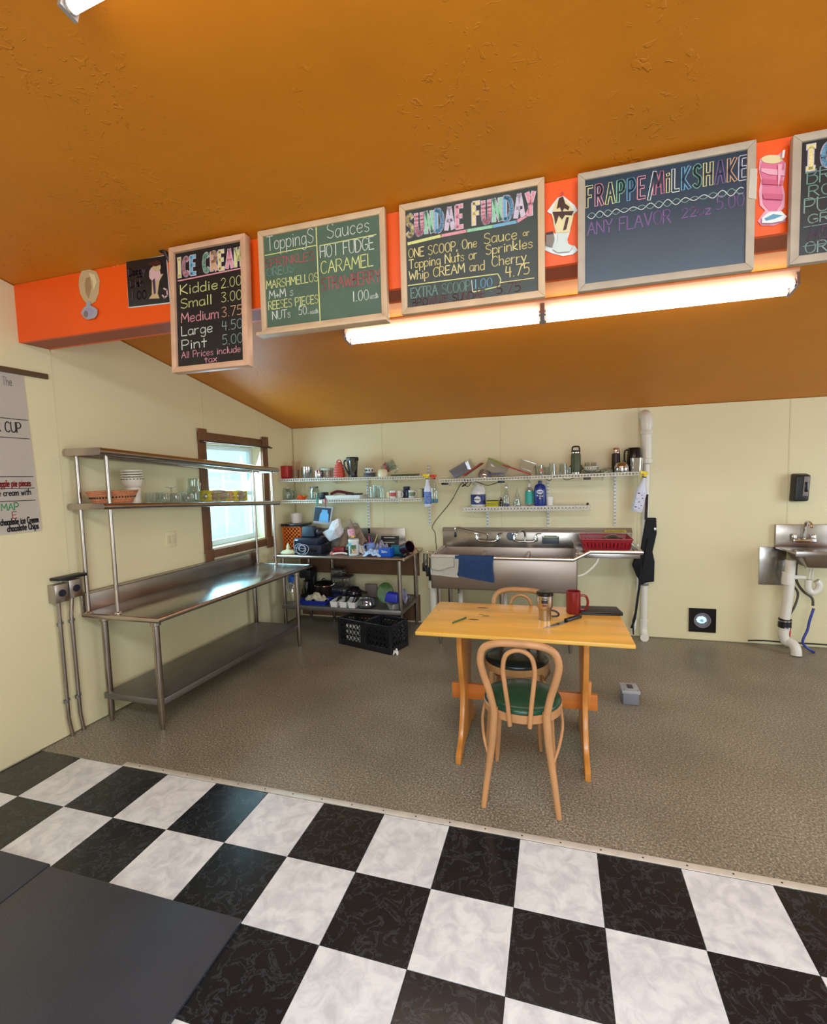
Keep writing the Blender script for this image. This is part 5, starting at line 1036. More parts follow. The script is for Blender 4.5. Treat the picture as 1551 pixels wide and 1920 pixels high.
for i, (u, y, r, h, lb) in enumerate(((1011, 2.54, .040, .092, 'clear tumbler with a faint red print, first of the glasses on the long shelf'), (1025, 2.60, .030, .075, 'low clear glass second from the left on the long shelf'), (1036, 2.55, .034, .105, 'tall clear glass in the middle of the glasses on the long shelf'), (1056, 2.55, .038, .098, 'clear glass left of the small glass by the olive bottle'), (1067, 2.53, .022, .060, 'tiny clear glass touching the olive bottle'))):
    c = on(Z3, u, y); glass_cup('drinking_glass', lb, 'glass', c.x, c.y, c.z, r*.85, r, h, G1 if i != 0 else G2, group='glasses upside down on the long shelf', up=(i in (2, 3)))
c = on(Z3, 1014, 2.50); m = MB(); m.lohi((c.x-.012, c.y-.001, c.z+.03), (c.x+.016, c.y, c.z+.062)); single(m, 'red_sticker', mat('faded_red', (190, 110, 84), 0.5), 'faded red printed patch on the first clear tumbler', 'sticker', c+Vector((0, 0, .04)))
c = on(Z3, 1080, 2.54); t = thing('olive_bottle', 'tall olive green insulated bottle with a black loop lid', 'bottle', c)
m = MB(); m.lathe([(0, 0), (.040, 0), (.042, .006), (.042, .165), (.036, .182), (0, .182)], c, 24); m.build('body', mat('olive_green', (72, 78, 46), 0.45), t, smooth=True)
m = MB(); m.lathe([(.0425, .002), (.043, .012), (.0425, .014)], c, 24); m.lathe([(.037, .182), (.037, .190), (0, .190)], c, 24); m.build('steel_band', M_chrome, t, smooth=True)
m = MB(); m.lathe([(.038, .190), (.038, .208), (0, .208)], c, 20); m.build('cap', M_black, t, smooth=True)
m = MB(); m.tube(smooth_path([c+Vector((-.030, 0, .206)), c+Vector((-.028, 0, .232)), c+Vector((-.016, 0, .240)), c+Vector((.016, 0, .240)), c+Vector((.028, 0, .232)), c+Vector((.030, 0, .206))], 4), .007, 8); m.build('loop', M_black, t, smooth=True)
for s in (-1, 1): m = MB(); m.ball(c+Vector((s*.044, 0, .052)), .016, 2, (.8, 1, 1.8)); m.build('grip', MC['olive_green'], t, smooth='all')
c = on(Z3, 1108, 2.56); lathe_thing('plate', 'dark-rimmed plate under the chequered bowl on the long shelf', 'plate', c, [(0, 0), (.05, 0), (.088, .014), (.088, .018), (.05, .006), (0, .006)], mat('dark_plum_glaze', (52, 42, 56), 0.3))
t = thing('patterned_bowl', 'wide shallow bowl with a chequered band on the long shelf', 'bowl', c+Vector((-.004, 0, .010)))
cb = c+Vector((-.004, 0, .010)); m = MB(); m.lathe([(0, 0), (.035, 0), (.066, .026), (.068, .05), (.064, .05), (.06, .03), (.03, .006), (0, .006)], cb, 26); m.build('bowl', mat('cream_glaze', (206, 196, 170), 0.3), t, smooth=True)
k0 = None
for i in range(22):
    a = 2*PI*i/22; m = MB(); m.box(cb+Vector((.0675*math.cos(a), .0675*math.sin(a), .036)), (.003, .009, .009), rz3(a)); m.build('painted_diamond', MC['dark_plum_glaze'], t)
for dx, lb in ((-.025, 'left of two cups turned down in the chequered bowl'), (.028, 'right of two cups turned down in the chequered bowl')): glass_cup('small_cup', lb, 'cup', cb.x+dx, cb.y, cb.z+.0515, .020, .026, .034, G2, group='cups in the chequered bowl', up=True)
c = on(Z3, 1137, 2.55); lathe_thing('clear_bowl', 'low clear bowl right of the chequered bowl', 'bowl', c, [(.056, 0), (.052, .025), (.03, .045), (0, .05), (0, .046), (.028, .041), (.048, .024), (.052, 0)], G2)
c = on(Z3, 1155, 2.62); t = thing('thermos', 'black thermos flask with a steel cup lid behind the kettle', 'thermos', c)
m = MB(); m.lathe([(0, 0), (.036, 0), (.037, .005), (.035, .155), (.030, .166), (0, .166)], c, 22); m.build('body', mat('black_brown', (34, 24, 24), 0.3), t, smooth=True); m = MB(); m.lathe([(.031, .166), (.030, .205), (.025, .213), (0, .214)], c, 22); m.build('cup_lid', M_chrome, t, smooth=True)
c = on(Z3, 1166, 2.52); t = thing('steel_kettle', 'small polished steel kettle on the right part of the long shelf', 'kettle', c)
m = MB(); m.lathe([(0, 0), (.055, 0), (.060, .01), (.058, .045), (.045, .075), (.02, .088), (0, .09)], c, 26); m.build('body', MC['mirror_steel'], t, smooth=True); m = MB(); m.tube([c+Vector((.01, 0, .085)), c+Vector((.018, 0, .115))], [.006, .003], 8); m.build('knob', M_black, t, smooth=True)
c = on(Z3, 1189, 2.66); t = thing('black_jug', 'black vacuum jug at the right end of the long shelf', 'jug', c)
m = MB(); m.lathe([(0, 0), (.062, 0), (.064, .01), (.052, .20), (.046, .208), (0, .210)], c, 24); m.build('body', M_blackg, t, smooth=True); m = MB(); m.tube(smooth_path([c+Vector((-.045, 0, .19)), c+Vector((-.075, 0, .18)), c+Vector((-.078, 0, .10)), c+Vector((-.058, 0, .06))], 4), .007, 8); m.build('handle', M_black, t, smooth=True)
c = on(Z3, 1194, 2.53); glass_cup('glass_beaker', 'wide clear beaker in front of the black vacuum jug', 'glass', c.x, c.y, c.z, .044, .053, .115, G4)
# light boxes and cables under the long shelf
for u, v, lb in ((834, 903, 'small black light box under the left end of the long shelf'), (940, 899, 'small black light box under the middle of the long shelf'), (1101, 893.5, 'small black light box under the right half of the long shelf')):
    a = P(u, v, 1, YF+.02); zz = Z3(a.x)-.030; m = MB(); m.lohi((a.x-.029, YF-.001, zz-.023), (a.x+.029, YF+.05, zz)); single(m, 'light_box', M_black, lb, 'light', (a.x, YF+.02, zz), bevel=.003, group='black light boxes under the long shelf')
cm_ = mat('brown_cable', (40, 32, 28), 0.5)
m = MB(); m.tube(smooth_path([P(940, 902, 1, YF+.05), P(915, 910, 1, YF+.06), P(895, 904, 1, YF+.05), P(868, 904, 1, YF+.1), P(846, 940, 1, YB-.02), P(812, 984, 1, YB-.02), P(816, 1000, 1, YB-.02), P(819, 1035, 1, YB-.02)], 6), .0035, 6)
m.tube(smooth_path([P(869, 896, 1, YF+.03), P(874, 908, 1, YF+.02), P(866, 912, 1, YF+.02), P(880, 902, 1, YF+.03), P(868, 905, 1, YF+.02), P(878, 912, 1, YF+.03), P(885, 900, 1, YF+.04)], 6), .004, 6)
single(m, 'cable', cm_, 'dark cable tangled under the long shelf and running down left of the sink', 'cable', P(868, 904, 1, YF+.1), smooth=True)
m = MB(); m.tube(smooth_path([P(1020, 894, 1, YF+.03), P(1030, 901, 1, YF+.03), P(1040, 894, 1, YF+.03), P(1052, 893, 1, YF+.03), P(1062, 900, 1, YF+.03), P(1085, 893, 1, YF+.03)], 6), .003, 6); single(m, 'cable', cm_, 'thin dark cable looping under the long shelf left of the right light box', 'cable', P(1040, 894, 1, YF+.03), smooth=True)

# ================================================================== MESH SHELF ABOVE THE SINK
def onm(u, y=2.66): x = X(u, y, 1.2); return Vector((X(u, y, Z4(x)), y, Z4(x)+.002))
def bottle(name, label, cat, c, prof, mm, parts=(), sx=1, sy=1, n=22):
    t = thing(name, label, cat, c); m = MB(); m.lathe(prof, c, n, sx=sx, sy=sy); m.build('body', mm, t, smooth=True)
    for nm, pr, m2 in parts: m = MB(); m.lathe(pr, c, n, sx=sx, sy=sy); m.build(nm, m2, t, smooth=True)
    return t
c = onm(897); t = bottle('bleach_jug', 'big white jug with a navy label at the left of the mesh shelf', 'jug', c, [(0, 0), (.066, 0), (.070, .01), (.070, .135), (.055, .165), (.025, .205), (.020, .215), (0, .215)], mat('warm_white_hdpe', (222, 216, 206), 0.35), [('label', [(.0715, .022), (.0715, .118)], mat('navy_label', (44, 46, 110), 0.45))], sy=.62)
m = MB(); m.tube(smooth_path([c+Vector((.012, -.0, .205)), c+Vector((.045, 0, .19)), c+Vector((.062, 0, .14))], 5), .010, 8); m.build('handle', MC['warm_white_hdpe'], t, smooth=True)
m = MB(); m.prism([c+Vector((a*.9, -.0455, .070+b)) for a, b in blob(0, 0, .034, .032, 16, .12)], (0, -.0015, 0)); m.build('label_splash', mat('label_white', (224, 224, 220), 0.5), t)
m = MB(); chalk('label_print', 'BLEACH', lambda a, b: Vector((c.x+a, c.y-.0478, c.z+b)), -.024, .022, .064, .012, .003, mat('label_green', (40, 96, 84), 0.6), t)
c = onm(924, 2.64)
M_sp = mat('yellow_sponge', (226, 216, 60), 0.9, bump=.6, bs=200); M_sg = mat('dark_scour', (52, 60, 44), 0.95, bump=.6, bs=250)
for k in range(3):
    t = thing('sponge', ('yellow and dark green sponge at the bottom of the sponge stack', 'yellow and dark green sponge in the middle of the sponge stack', 'yellow and dark green sponge on top of the sponge stack')[k], 'sponge', c+Vector((0, 0, .019*k)), group='sponges stacked on the mesh shelf')
    m = MB(); m.lohi((c.x-.056, c.y-.035, c.z+.019*k), (c.x+.056, c.y+.035, c.z+.019*k+.012)); m.build('foam', M_sp, t, bevel=.003); m = MB(); m.lohi((c.x-.055, c.y-.034, c.z+.019*k+.0122), (c.x+.055, c.y+.034, c.z+.019*k+.0185)); m.build('scouring_layer', M_sg, t)
c = onm(940, 2.68); bottle('small_bottle', 'little dark green glass bottle between the sponges and the clear spray bottle', 'bottle', c, [(0, 0), (.016, 0), (.017, .05), (.008, .068), (.008, .085), (0, .085)], G3)
c = onm(950, 2.64); bottle('clear_bottle', 'tall clear bottle with navy liquid in its foot on the mesh shelf', 'bottle', c, [(0, 0), (.028, 0), (.030, .01), (.030, .11), (.012, .15), (.011, .175), (0, .175)], G1, [('liquid', [(0, .004), (.027, .004), (.028, .028), (0, .028)], mat('navy_liquid', (40, 50, 130), 0.3)), ('nozzle', [(.013, .17), (.014, .19), (.006, .21), (0, .21)], G4)])
c = onm(970, 2.66); bottle('cone_bottle', 'clear cone-shaped squeeze bottle with bluish contents on the mesh shelf', 'bottle', c, [(0, 0), (.036, 0), (.037, .01), (.018, .11), (.008, .13), (.004, .165), (0, .165)], G1, [('liquid', [(0, .004), (.033, .004), (.024, .07), (0, .07)], G4)])
c = onm(993); bottle('teal_bottle', 'clear bottle with a teal label and a white pump cap left of the blue bottle', 'bottle', c, [(0, 0), (.036, 0), (.038, .01), (.038, .145), (.018, .172), (.012, .176), (0, .176)], G4, [('label', [(.039, .022), (.039, .135)], mat('teal_label', (54, 160, 146), 0.45)), ('cap', [(.013, .175), (.013, .19), (.005, .21), (0, .212)], M_white)])
t = COL.objects[-1].parent if False else None
c = onm(1013, 2.64); t = bottle('blue_bottle', 'large royal blue dish soap bottle on the mesh shelf', 'bottle', c, [(0, 0), (.050, 0), (.053, .012), (.054, .14), (.046, .185), (.03, .198), (.018, .202), (.018, .215), (0, .215)], mat('royal_blue', (24, 44, 128), 0.3), [('cap', [(.0185, .205), (.019, .226), (.012, .232), (0, .232)], mat('translucent_blue_cap', (60, 74, 110), 0.35))], sy=.7)
m = MB(); m.prism([c+Vector((a, -.0392, .130+b)) for a, b in blob(0, 0, .030, .020, 18)], (0, -.0015, 0)); m.build('label_oval', MC['label_white'], t); chalk('label_print', 'DAWN', lambda a, b: Vector((c.x+a, c.y-.0412, c.z+b)), -.021, .021, .123, .013, .0035, MC['royal_blue'], t)
for a, b in ((-.022, .095), (.022, .09), (0, .09), (0, .07)): m = MB(); m.prism([c+Vector((a+x_, -.0392, b+y_)) for x_, y_ in blob(0, 0, .008, .007, 10)], (0, -.0012, 0)); m.build('label_spot', mat('label_spots', (206, 190, 150), 0.5), t)
c = onm(1031, 2.65); lathe_thing('white_cup', 'plain white cup at the right of the blue bottle', 'cup', c, open_prof(.028, .034, .082), M_white)
c = onm(1102, 2.62); m = MB(); m.ball(c+Vector((0, 0, .011)), .011, 2); single(m, 'black_stopper', M_black, 'tiny black stopper alone at the right end of the mesh shelf', 'stopper', c, smooth='all')

# ================================================================== OVERSHELF WARE (left table)
def ons(y, d=.15): return WL(d, y, SHZ(y))
def uy(u, d, z):     # y along the left wall for a pixel column
    lo, hi = 0.2, 2.2
    for _ in range(40):
        mid = (lo+hi)/2; q = WL(d, mid, z)-CAM; uu = IW/2+F*q.dot(right)/q.dot(fwd)
        if uu < u: lo = mid
        else: hi = mid
    return lo
yb_ = uy(213, .15, 1.43); c = ons(yb_); t = thing('woven_basket', 'low oval woven basket with a row of dark holes on the left overshelf', 'basket', c)
M_wick = mat('orange_wicker', (206, 134, 92), 0.6, var=.25, vs=60, bump=.6, bs=140)
e = 1.05
m = MB(); m.lathe([(0, 0), (.085, 0), (.115, .075), (.118, .078), (.112, .078), (.082, .006), (0, .006)], c, 40, rz3(-.04), sx=.75, sy=1.5); m.build('body', M_wick, t, smooth=True)
for i in range(44):
    a = 2*PI*i/44
    if math.cos(a) > -.3:
        r1 = .102; p_ = c+Vector((r1*.75*math.cos(a), r1*1.5*math.sin(a), .040)); m = MB(); m.ball(p_, .006, 1); m.build('hole', mat('dark_bead', (44, 26, 20), 0.7), t)
for z_, rr in ((.012, .090), (.026, .0955), (.054, .1075), (.066, .1125), (.078, .117)):
    m = MB(); m.tube([c+Vector((rr*.755*math.cos(2*PI*i/40), rr*1.51*math.sin(2*PI*i/40), z_)) for i in range(40)], .0035, 6, closed=True); m.build('woven_band', M_wick, t, smooth=True)
M_soup = mat('striped_crockery', (222, 210, 190), 0.3)
yb2 = uy(252, .14, 1.5); c = ons(yb2, .13)
c0 = c; t = thing('white_canister', 'cream canister standing at the back, carrying the stack of printed bowls', 'canister', c); m = MB(); m.lathe([(0, 0), (.045, 0), (.047, .105), (0, .105)], c, 24); m.build('body', M_soup, t, smooth=True)
t = thing('soup_bowl', 'cream bowl with a dark dashed rim, bottom of the stack beside the wicker basket', 'bowl', c+Vector((0, 0, .106)), group='bowls stacked above the wicker basket')
cb = c+Vector((0, 0, .106)); m = MB(); m.lathe([(0, 0), (.045, 0), (.062, .02), (.068, .065), (.064, .065), (.057, .02), (.04, .006), (0, .006)], cb, 30); m.build('bowl', M_soup, t, smooth=True)
for i in range(20):
    a = 2*PI*i/20; m = MB(); m.box(cb+Vector((.0678*math.cos(a), .0678*math.sin(a), .055)), (.002, .014, .006), rz3(a)); m.build('rim_dash', mat('brown_dash', (96, 70, 58), 0.5), t)
for k in range(3):
    lathe_thing('soup_bowl', ('cream bowl just above the dash-rimmed bowl', 'cream bowl second from the top of the left overshelf stack', 'cream bowl on the very top of the left overshelf stack')[k], 'bowl', cb+Vector((.002*k, -.004*k, .067+.0165*k)), [(0, 0), (.045, 0), (.064, .006), (.066, .0155), (.06, .0155), (.04, .004), (0, .004)], M_soup, group='bowls stacked above the wicker basket')
# glassware
for i, (u, d, h, r, kind) in enumerate(((283, .18, .07, .034, 0), (298, .10, .075, .034, 0), (309, .2, .065, .036, 1), (322, .14, .115, .030, 2), (331, .2, .07, .033, 1), (343, .12, .08, .034, 0), (353, .2, .06, .030, 1))):
    y = uy(u, d, 1.43); c = ons(y, d); lb = ('clear glass nearest the printed bowls on the left overshelf', 'clear glass at the back, second along from the printed bowls', 'round clear glass third along from the printed bowls', 'stemmed dessert glass standing upside down among the clear glasses', 'round clear glass right of the stemmed dessert glass', 'clear glass at the back right of the stemmed dessert glass', 'small round clear glass left of the tall pitcher')[i]
    if kind == 0: glass_cup('drinking_glass', lb, 'glass', *c, r*.85, r, h, group='clear glasses on the left overshelf')
    elif kind == 1: lathe_thing('drinking_glass', lb, 'glass', c, [(0, 0), (r*.6, 0), (r, h*.35), (r*.95, h*.6), (r*.7, h), (r*.64, h), (r*.88, h*.6), (r*.93, h*.36), (0, .006)], G1, group='clear glasses on the left overshelf')
    else: lathe_thing('dessert_glass', lb, 'glass', c, [(.040, 0), (.036, .04), (.012, .062), (.005, .07), (.005, .10), (.010, .106), (.040, .112), (.040, .115), (0, .115)], G2, group='clear glasses on the left overshelf')
y = uy(365, .14, 1.43); c = ons(y, .13); t = thing('glass_pitcher', 'tall clear glass pitcher with a curved handle at the window edge', 'pitcher', c)
m = MB(); m.lathe([(0, 0), (.045, 0), (.048, .02), (.045, .09), (.036, .13), (.042, .185), (.039, .185), (.033, .13), (.042, .09), (.044, .02), (0, .008)], c, 24); m.build('body', G2, t, smooth=True)
m = MB(); m.tube(smooth_path([c+Vector((0, .04, .165)), c+Vector((0, .075, .155)), c+Vector((0, .078, .10)), c+Vector((0, .048, .06))], 5), .006, 8); m.build('handle', G1, t, smooth=True)
M_yp = mat('yellow_bag_contents', (196, 176, 40), 0.5, var=.3, vs=30); M_tan = mat('tan_bag_contents', (190, 148, 104), 0.6, var=.25, vs=30); M_film = glass('bag_film', (230, 226, 214), 0.35, 0.9)
for u0, u1, lb in ((384, 431, 'wide clear bag of yellow and tan packets on the left overshelf'), (434, 458, 'small clear bag of yellow packets at the right, in front of the window')):
    y0_, y1_ = uy(u0, .15, 1.4), uy(u1, .15, 1.4); c = ons((y0_+y1_)/2, .14); t = thing('snack_bag', lb, 'bag', c); L = y1_-y0_; zs = min(SHZ(y0_), SHZ(y1_)); n = max(3, int(L/.045))
    for k in range(n):
        yy = y0_+L*(k+.5)/n; q = WL(.14, yy, SHZ(yy)+.048); m = MB(); m.box(q, (.10, L/n*.85, .088), Matrix.Rotation(.08*((k % 3)-1), 3, 'X')); m.build('packet', M_yp if (k % 2 == 0) else M_tan, t, bevel=.008)
    m = MB(); m.ball(WL(.14, (y0_+y1_)/2, SHZ((y0_+y1_)/2)+.052), 1, 3, (.068, L*.56, .056), .04); m.build('film', M_film, t, smooth='all')
# ================================================================== CORNER TABLE CLUTTER
TZ = BZT+0.001
def ont(u, v): p_ = P(u, v, 2, TZ); return p_
def at(u, y, z): return Vector((X(u, y, z), y, z))
def cloth(name, label, cat, c, sx, sy, sz, mm, seed=1, res=14, group=None, fold=5.0, **kw):
    """crumpled heap of cloth"""
    rnd = random.Random(seed); ph = [rnd.uniform(0, 6) for _ in range(6)]
    def f(a, b):
        x, y = (a-.5)*2, (b-.5)*2; r = min(1, math.hypot(x, y)/1.25); h = (1-r**2)**.7*(.62+.22*math.sin(fold*x+ph[0]+1.5*math.sin(fold*y+ph[1]))+.16*math.sin(fold*1.9*y+ph[2]+x*3))
        return c+Vector((x*sx*(1+.1*math.sin(5*b*PI+ph[3])), y*sy*(1+.1*math.sin(5*a*PI+ph[4])), max(.001, h*sz+.001)))
    m = MB(); m.grid(f, res*2, res*2)
    return single(m, name, mm, label, cat, c, group=group, smooth='all')
# stacked dark printers
c = at(583, 2.34, TZ); t = thing('receipt_printer', 'black box printer, lower of two stacked on the corner table', 'printer', c)
m = MB(); m.lohi((c.x-.135, c.y-.10, TZ), (c.x+.165, c.y+.12, TZ+.085)); m.build('body', mat('dark_navy_plastic', (26, 32, 50), 0.35), t, bevel=.006)
m = MB(); m.lohi((c.x-.11, c.y-.104, TZ+.018), (c.x+.12, c.y-.099, TZ+.055)); m.build('front_panel', M_blackg, t, bevel=.001)
t = thing('cash_drawer', 'black box printer, upper of two stacked, with a small white badge', 'printer', c+Vector((0, 0, .086)))
m = MB(); m.lohi((c.x-.13, c.y-.095, TZ+.086), (c.x+.13, c.y+.11, TZ+.150)); m.build('body', MC['dark_navy_plastic'], t, bevel=.006)
m = MB(); m.lohi((c.x-.118, c.y-.0985, TZ+.128), (c.x-.085, c.y-.096, TZ+.138)); m.build('badge', M_white, t)
m = MB(); m.lathe([(0, -.002), (.007, -.002), (.008, 0)], (c.x-.05, c.y-.096, TZ+.112), 14, Matrix.Rotation(PI/2, 3, 'X')); m.build('key_lock', M_chrome, t)
c3 = c+Vector((.0, .03, .152)); t = thing('card_reader', 'soft-edged dark blue-black device on top of the stacked printers', 'device', c3)
m = MB(); m.box(c3+Vector((-.02, 0, .055)), (.15, .10, .108), taper=(.85, .8)); m.build('body', mat('blue_black', (34, 46, 62), 0.45), t, bevel=.014, seg=3)
m = MB(); m.ball(c3+Vector((.085, 0, .045)), .045, 2, (.8, .8, 1)); m.build('side_knob', M_black, t, smooth='all')
# cable coil
m = MB(); pts = []
for i in range(60):
    a = i*.42; r = .045+.018*math.sin(i*.19); pts.append(Vector((c.x-.045+r*1.1*math.cos(a)+.0006*i, c.y-.125-.004*math.sin(i*.5)-.01*(i % 5)/5, TZ+.052+r*.9*math.sin(a))))
pts = [Vector((c.x-.12, c.y-.11, TZ+.13)), Vector((c.x-.125, c.y-.115, TZ+.06))]+pts
m.tube(pts, .0028, 6); single(m, 'cable_coil', mat('pale_grey_cable', (176, 172, 184), 0.4), 'loosely coiled pale grey cable hanging over the front of the lower printer', 'cable', c+Vector((-.05, -.12, .05)), smooth=True)
# orange basket with black tray
c = at(556, 2.52, TZ); t = thing('orange_crate_basket', 'orange plastic basket with square holes behind the stacked printers', 'basket', c); M_or = mat('orange_plastic', (222, 104, 26), 0.4)
def lattice_wall(t, c0, ux_, uz_, nx, nz, bar, th, mm, kind=None, name='lattice_wall'):
    m = MB(); n = ux_.cross(uz_).normalized()*th; L, H = ux_.length, uz_.length; ex, ez = ux_.normalized(), uz_.normalized()
    for i in range(nx+1):
        a = c0+ex*(L*i/nx); m.hexa([a-ex*bar/2, a+ex*bar/2, a+ex*bar/2+uz_, a-ex*bar/2+uz_], [a-ex*bar/2+n, a+ex*bar/2+n, a+ex*bar/2+uz_+n, a-ex*bar/2+uz_+n])
    for j in range(nz+1):
        a = c0+ez*(H*j/nz); m.hexa([a-ez*bar/2, a+ux_-ez*bar/2, a+ux_+ez*bar/2, a+ez*bar/2], [a-ez*bar/2+n*.98, a+ux_-ez*bar/2+n*.98, a+ux_+ez*bar/2+n*.98, a+ez*bar/2+n*.98])
    return m.build(name, mm, t)
bw_, bd_, bh_ = .20, .16, .235
corners = [Vector((c.x-bw_/2, c.y-bd_/2, TZ+.004)), Vector((c.x+bw_/2, c.y-bd_/2, TZ+.004)), Vector((c.x+bw_/2, c.y+bd_/2, TZ+.004)), Vector((c.x-bw_/2, c.y+bd_/2, TZ+.004))]
for i in range(4): lattice_wall(t, corners[i], corners[(i+1) % 4]-corners[i], Vector((0, 0, bh_)), 5, 6, .017, -.004, M_or)
m = MB(); m.lohi(corners[0]-Vector((0, 0, .004)), corners[2]); m.build('base', M_or, t)
ctr = c+Vector((.0, 0, bh_+.012)); m = MB(); m.box(ctr+Vector((.015, 0, .015)), (.255, .20, .024)); m.box(ctr+Vector((.015, 0, .003)), (.25, .19, .006)); single(m, 'black_tray', M_blackg, 'shallow black tray lying on top of the orange basket', 'tray', ctr, bevel=.004)
c4 = ctr+Vector((.005, .03, .0285)); lathe_thing('pale_bucket', 'pale pinkish bucket on the black tray under the lower shelf', 'bucket', c4, open_prof(.055, .062, .10), mat('pale_pink_plastic', (206, 184, 168), 0.5))
# brown bottle in the corner, squash-shaped lid
c = at(524, 2.60, TZ); bottle('brown_bottle', 'brown glass bottle with an orange neck in the far left corner of the table', 'bottle', c, [(0, 0), (.040, 0), (.042, .05), (.025, .085), (.014, .10), (.013, .155), (0, .155)], mat('brown_glass', (62, 38, 20), 0.15), [('neck_label', [(.0145, .10), (.0142, .15)], MC['bright_orange'])])
c = at(541, 2.24, TZ); t = thing('cream_lid', 'cream cone-topped pottery piece at the left end of the corner table', 'pottery', c)
m = MB(); m.lathe([(0, 0), (.074, 0), (.078, .012), (.055, .03), (.02, .038), (.017, .05), (.02, .055), (.012, .085), (0, .108)], c, 28); m.build('body', mat('cream_pottery', (216, 206, 166), 0.45), t, smooth=True)
# framed picture
c = at(606, 2.60, 1.0); t = thing('picture_frame', 'small framed dark picture with a light blue jar shape leaning on the wall', 'picture', c); yy = 2.60
q0, q1, q2, q3 = P(587, 975, 1, yy), P(619, 978, 1, yy), P(625, 950, 1, yy), P(590, 949, 1, yy)
m = MB(); m.prism([q0-Vector((0, 0, .035)), q1-Vector((0, 0, .035)), q2, q3], (0, .012, 0)); m.build('frame', mat('silver_frame', (186, 182, 186), 0.4), t, bevel=.002)
def FT(a, b): return q0+(q1-q0)*a+(q3-q0)*b+Vector((0, -.001, 0))
m = MB(); m.prism([FT(.04, -.05), FT(.96, -.05), FT(.99, .94), FT(.04, .94)], (0, -.001, 0)); m.build('picture', mat('night_blue', (22, 26, 56), 0.3), t)
m = MB(); m.prism([FT(a, b)+Vector((0, -.0022, 0)) for a, b in ((.36, -.04), (.92, -.04), (.88, .5), (.8, .62), (.8, .8), (.46, .8), (.46, .62), (.38, .5))], (0, -.001, 0)); m.build('printed_jar', mat('light_blue_print', (110, 176, 226), 0.35), t)
# beige cloth bundle and shopping bags
c = at(660, 2.57, TZ); cloth('cloth_bundle', 'big beige cloth bundle heaped against the wall at the middle of the corner table', 'cloth', c, .15, .11, .31, mat('beige_cloth', (150, 132, 112), 0.9, var=.15, vs=20, bump=.5, bs=60), 3, group=None)
c = at(625, 2.36, TZ); cc = c+Vector((.02, 0, .04))
def bagf(seed, c, pts_w, hh, dd):
    rnd = random.Random(seed); ph = [rnd.uniform(0, 6) for _ in range(5)]
    def f(a, b):
        an = a*2*PI; r = 1+.16*math.sin(3*an+ph[0])+.12*math.sin(7*an+ph[1]+b*3); prof = math.sin(PI*min(.98, .12+b*.86))**.6
        return c+Vector((pts_w*r*math.cos(an)*prof+.04*b*math.sin(ph[2]), dd*r*math.sin(an)*prof, hh*b+.012*math.sin(5*an+ph[3])*b))
    return f
M_bagw = mat('white_bag_film', (222, 216, 218), 0.35, var=.08, vs=30, bump=.6, bs=35); M_bagb = mat('bluish_bag_film', (176, 196, 226), 0.25, var=.12, vs=30, bump=.7, bs=45)
m = MB(); bx = [P(604, 998, 1, 2.38), P(616, 992, 1, 2.42), P(622, 978, 1, 2.40), P(634, 972, 1, 2.42), P(636, 985, 1, 2.36), P(641, 998, 1, 2.40), P(634, 1008, 1, 2.35), P(618, 1015, 1, 2.38), P(627, 1002, 1, 2.33)]
vs_ = [m.b.verts.new(p_) for p_ in bx]; bk = [m.b.verts.new(p_+Vector((0, .05, -.004))) for p_ in bx]
ctrv = m.b.verts.new(P(627, 994, 1, 2.31)); ctb = m.b.verts.new(P(627, 994, 1, 2.46)); order = [0, 1, 2, 3, 4, 5, 6, 7]
for i in range(8):
    a, b = order[i], order[(i+1) % 8]; m.b.faces.new((vs_[a], vs_[b], ctrv)); m.b.faces.new((bk[b], bk[a], ctb)); m.b.faces.new((vs_[b], vs_[a], bk[a], bk[b]))
m.b.verts.remove(vs_[8]); m.b.verts.remove(bk[8])
single(m, 'plastic_bag', M_bagw, 'crumpled white plastic bag flopped over the right side of the printers', 'bag', P(627, 994, 1, 2.38))
# can, small tin, mug, brushes
c = at(664, 2.24, TZ); t = thing('milk_can', 'white can with a green and brown picture in front of the beige bundle', 'can', c); r_ = .050; hh = .150
m = MB(); m.lathe([(0, 0), (r_, 0), (r_, hh), (r_*.92, hh+.004), (r_*.92, hh), (0, hh)], c, 28); m.build('body', mat('can_white', (214, 220, 216), 0.35), t, smooth=True)
m = MB(); m.lathe([(r_+.001, hh-.02), (r_+.003, hh-.012), (r_+.001, hh-.004)], c, 28); m.build('rim', M_white, t, smooth=True)
def wrap(t, c, r, a0, a1, z0, z1, mm, nm='print_patch'):
    m = MB(); n = 6
    for i in range(n):
        q = [c+Vector((r*math.cos(math.radians(a)), r*math.sin(math.radians(a)), z)) for a, z in ((a0+(a1-a0)*i/n, z0), (a0+(a1-a0)*(i+1)/n, z0), (a0+(a1-a0)*(i+1)/n, z1), (a0+(a1-a0)*i/n, z1))]
        m.b.faces.new([m.b.verts.new(p_) for p_ in q])
    return m.build(nm, mm, t, smooth='all')
M_pg = mat('leaf_print', (70, 110, 66), 0.5); M_pb = mat('teal_print', (110, 176, 190), 0.5); M_pc = mat('cow_print', (206, 180, 140), 0.5); M_pd = mat('dark_print2', (52, 40, 34), 0.5)
wrap(t, c, r_+.0008, -150, -95, .09, .12, M_pb); wrap(t, c, r_+.0009, -95, -40, .062, .10, M_pg); wrap(t, c, r_+.0008, -85, -40, .018, .068, M_pc); wrap(t, c, r_+.0014, -72, -60, .048, .060, M_pd); wrap(t, c, r_+.0014, -100, -92, .02, .06, M_pd); wrap(t, c, r_+.0012, -110, -100, .012, .09, M_pg)
c5 = at(661, 2.26, TZ+hh+.006); rt = Matrix.Rotation(-.18, 3, 'Y'); t = thing('small_tin', 'small pink and gold tin tilted on top of the white can', 'tin', c5, rot=rt)
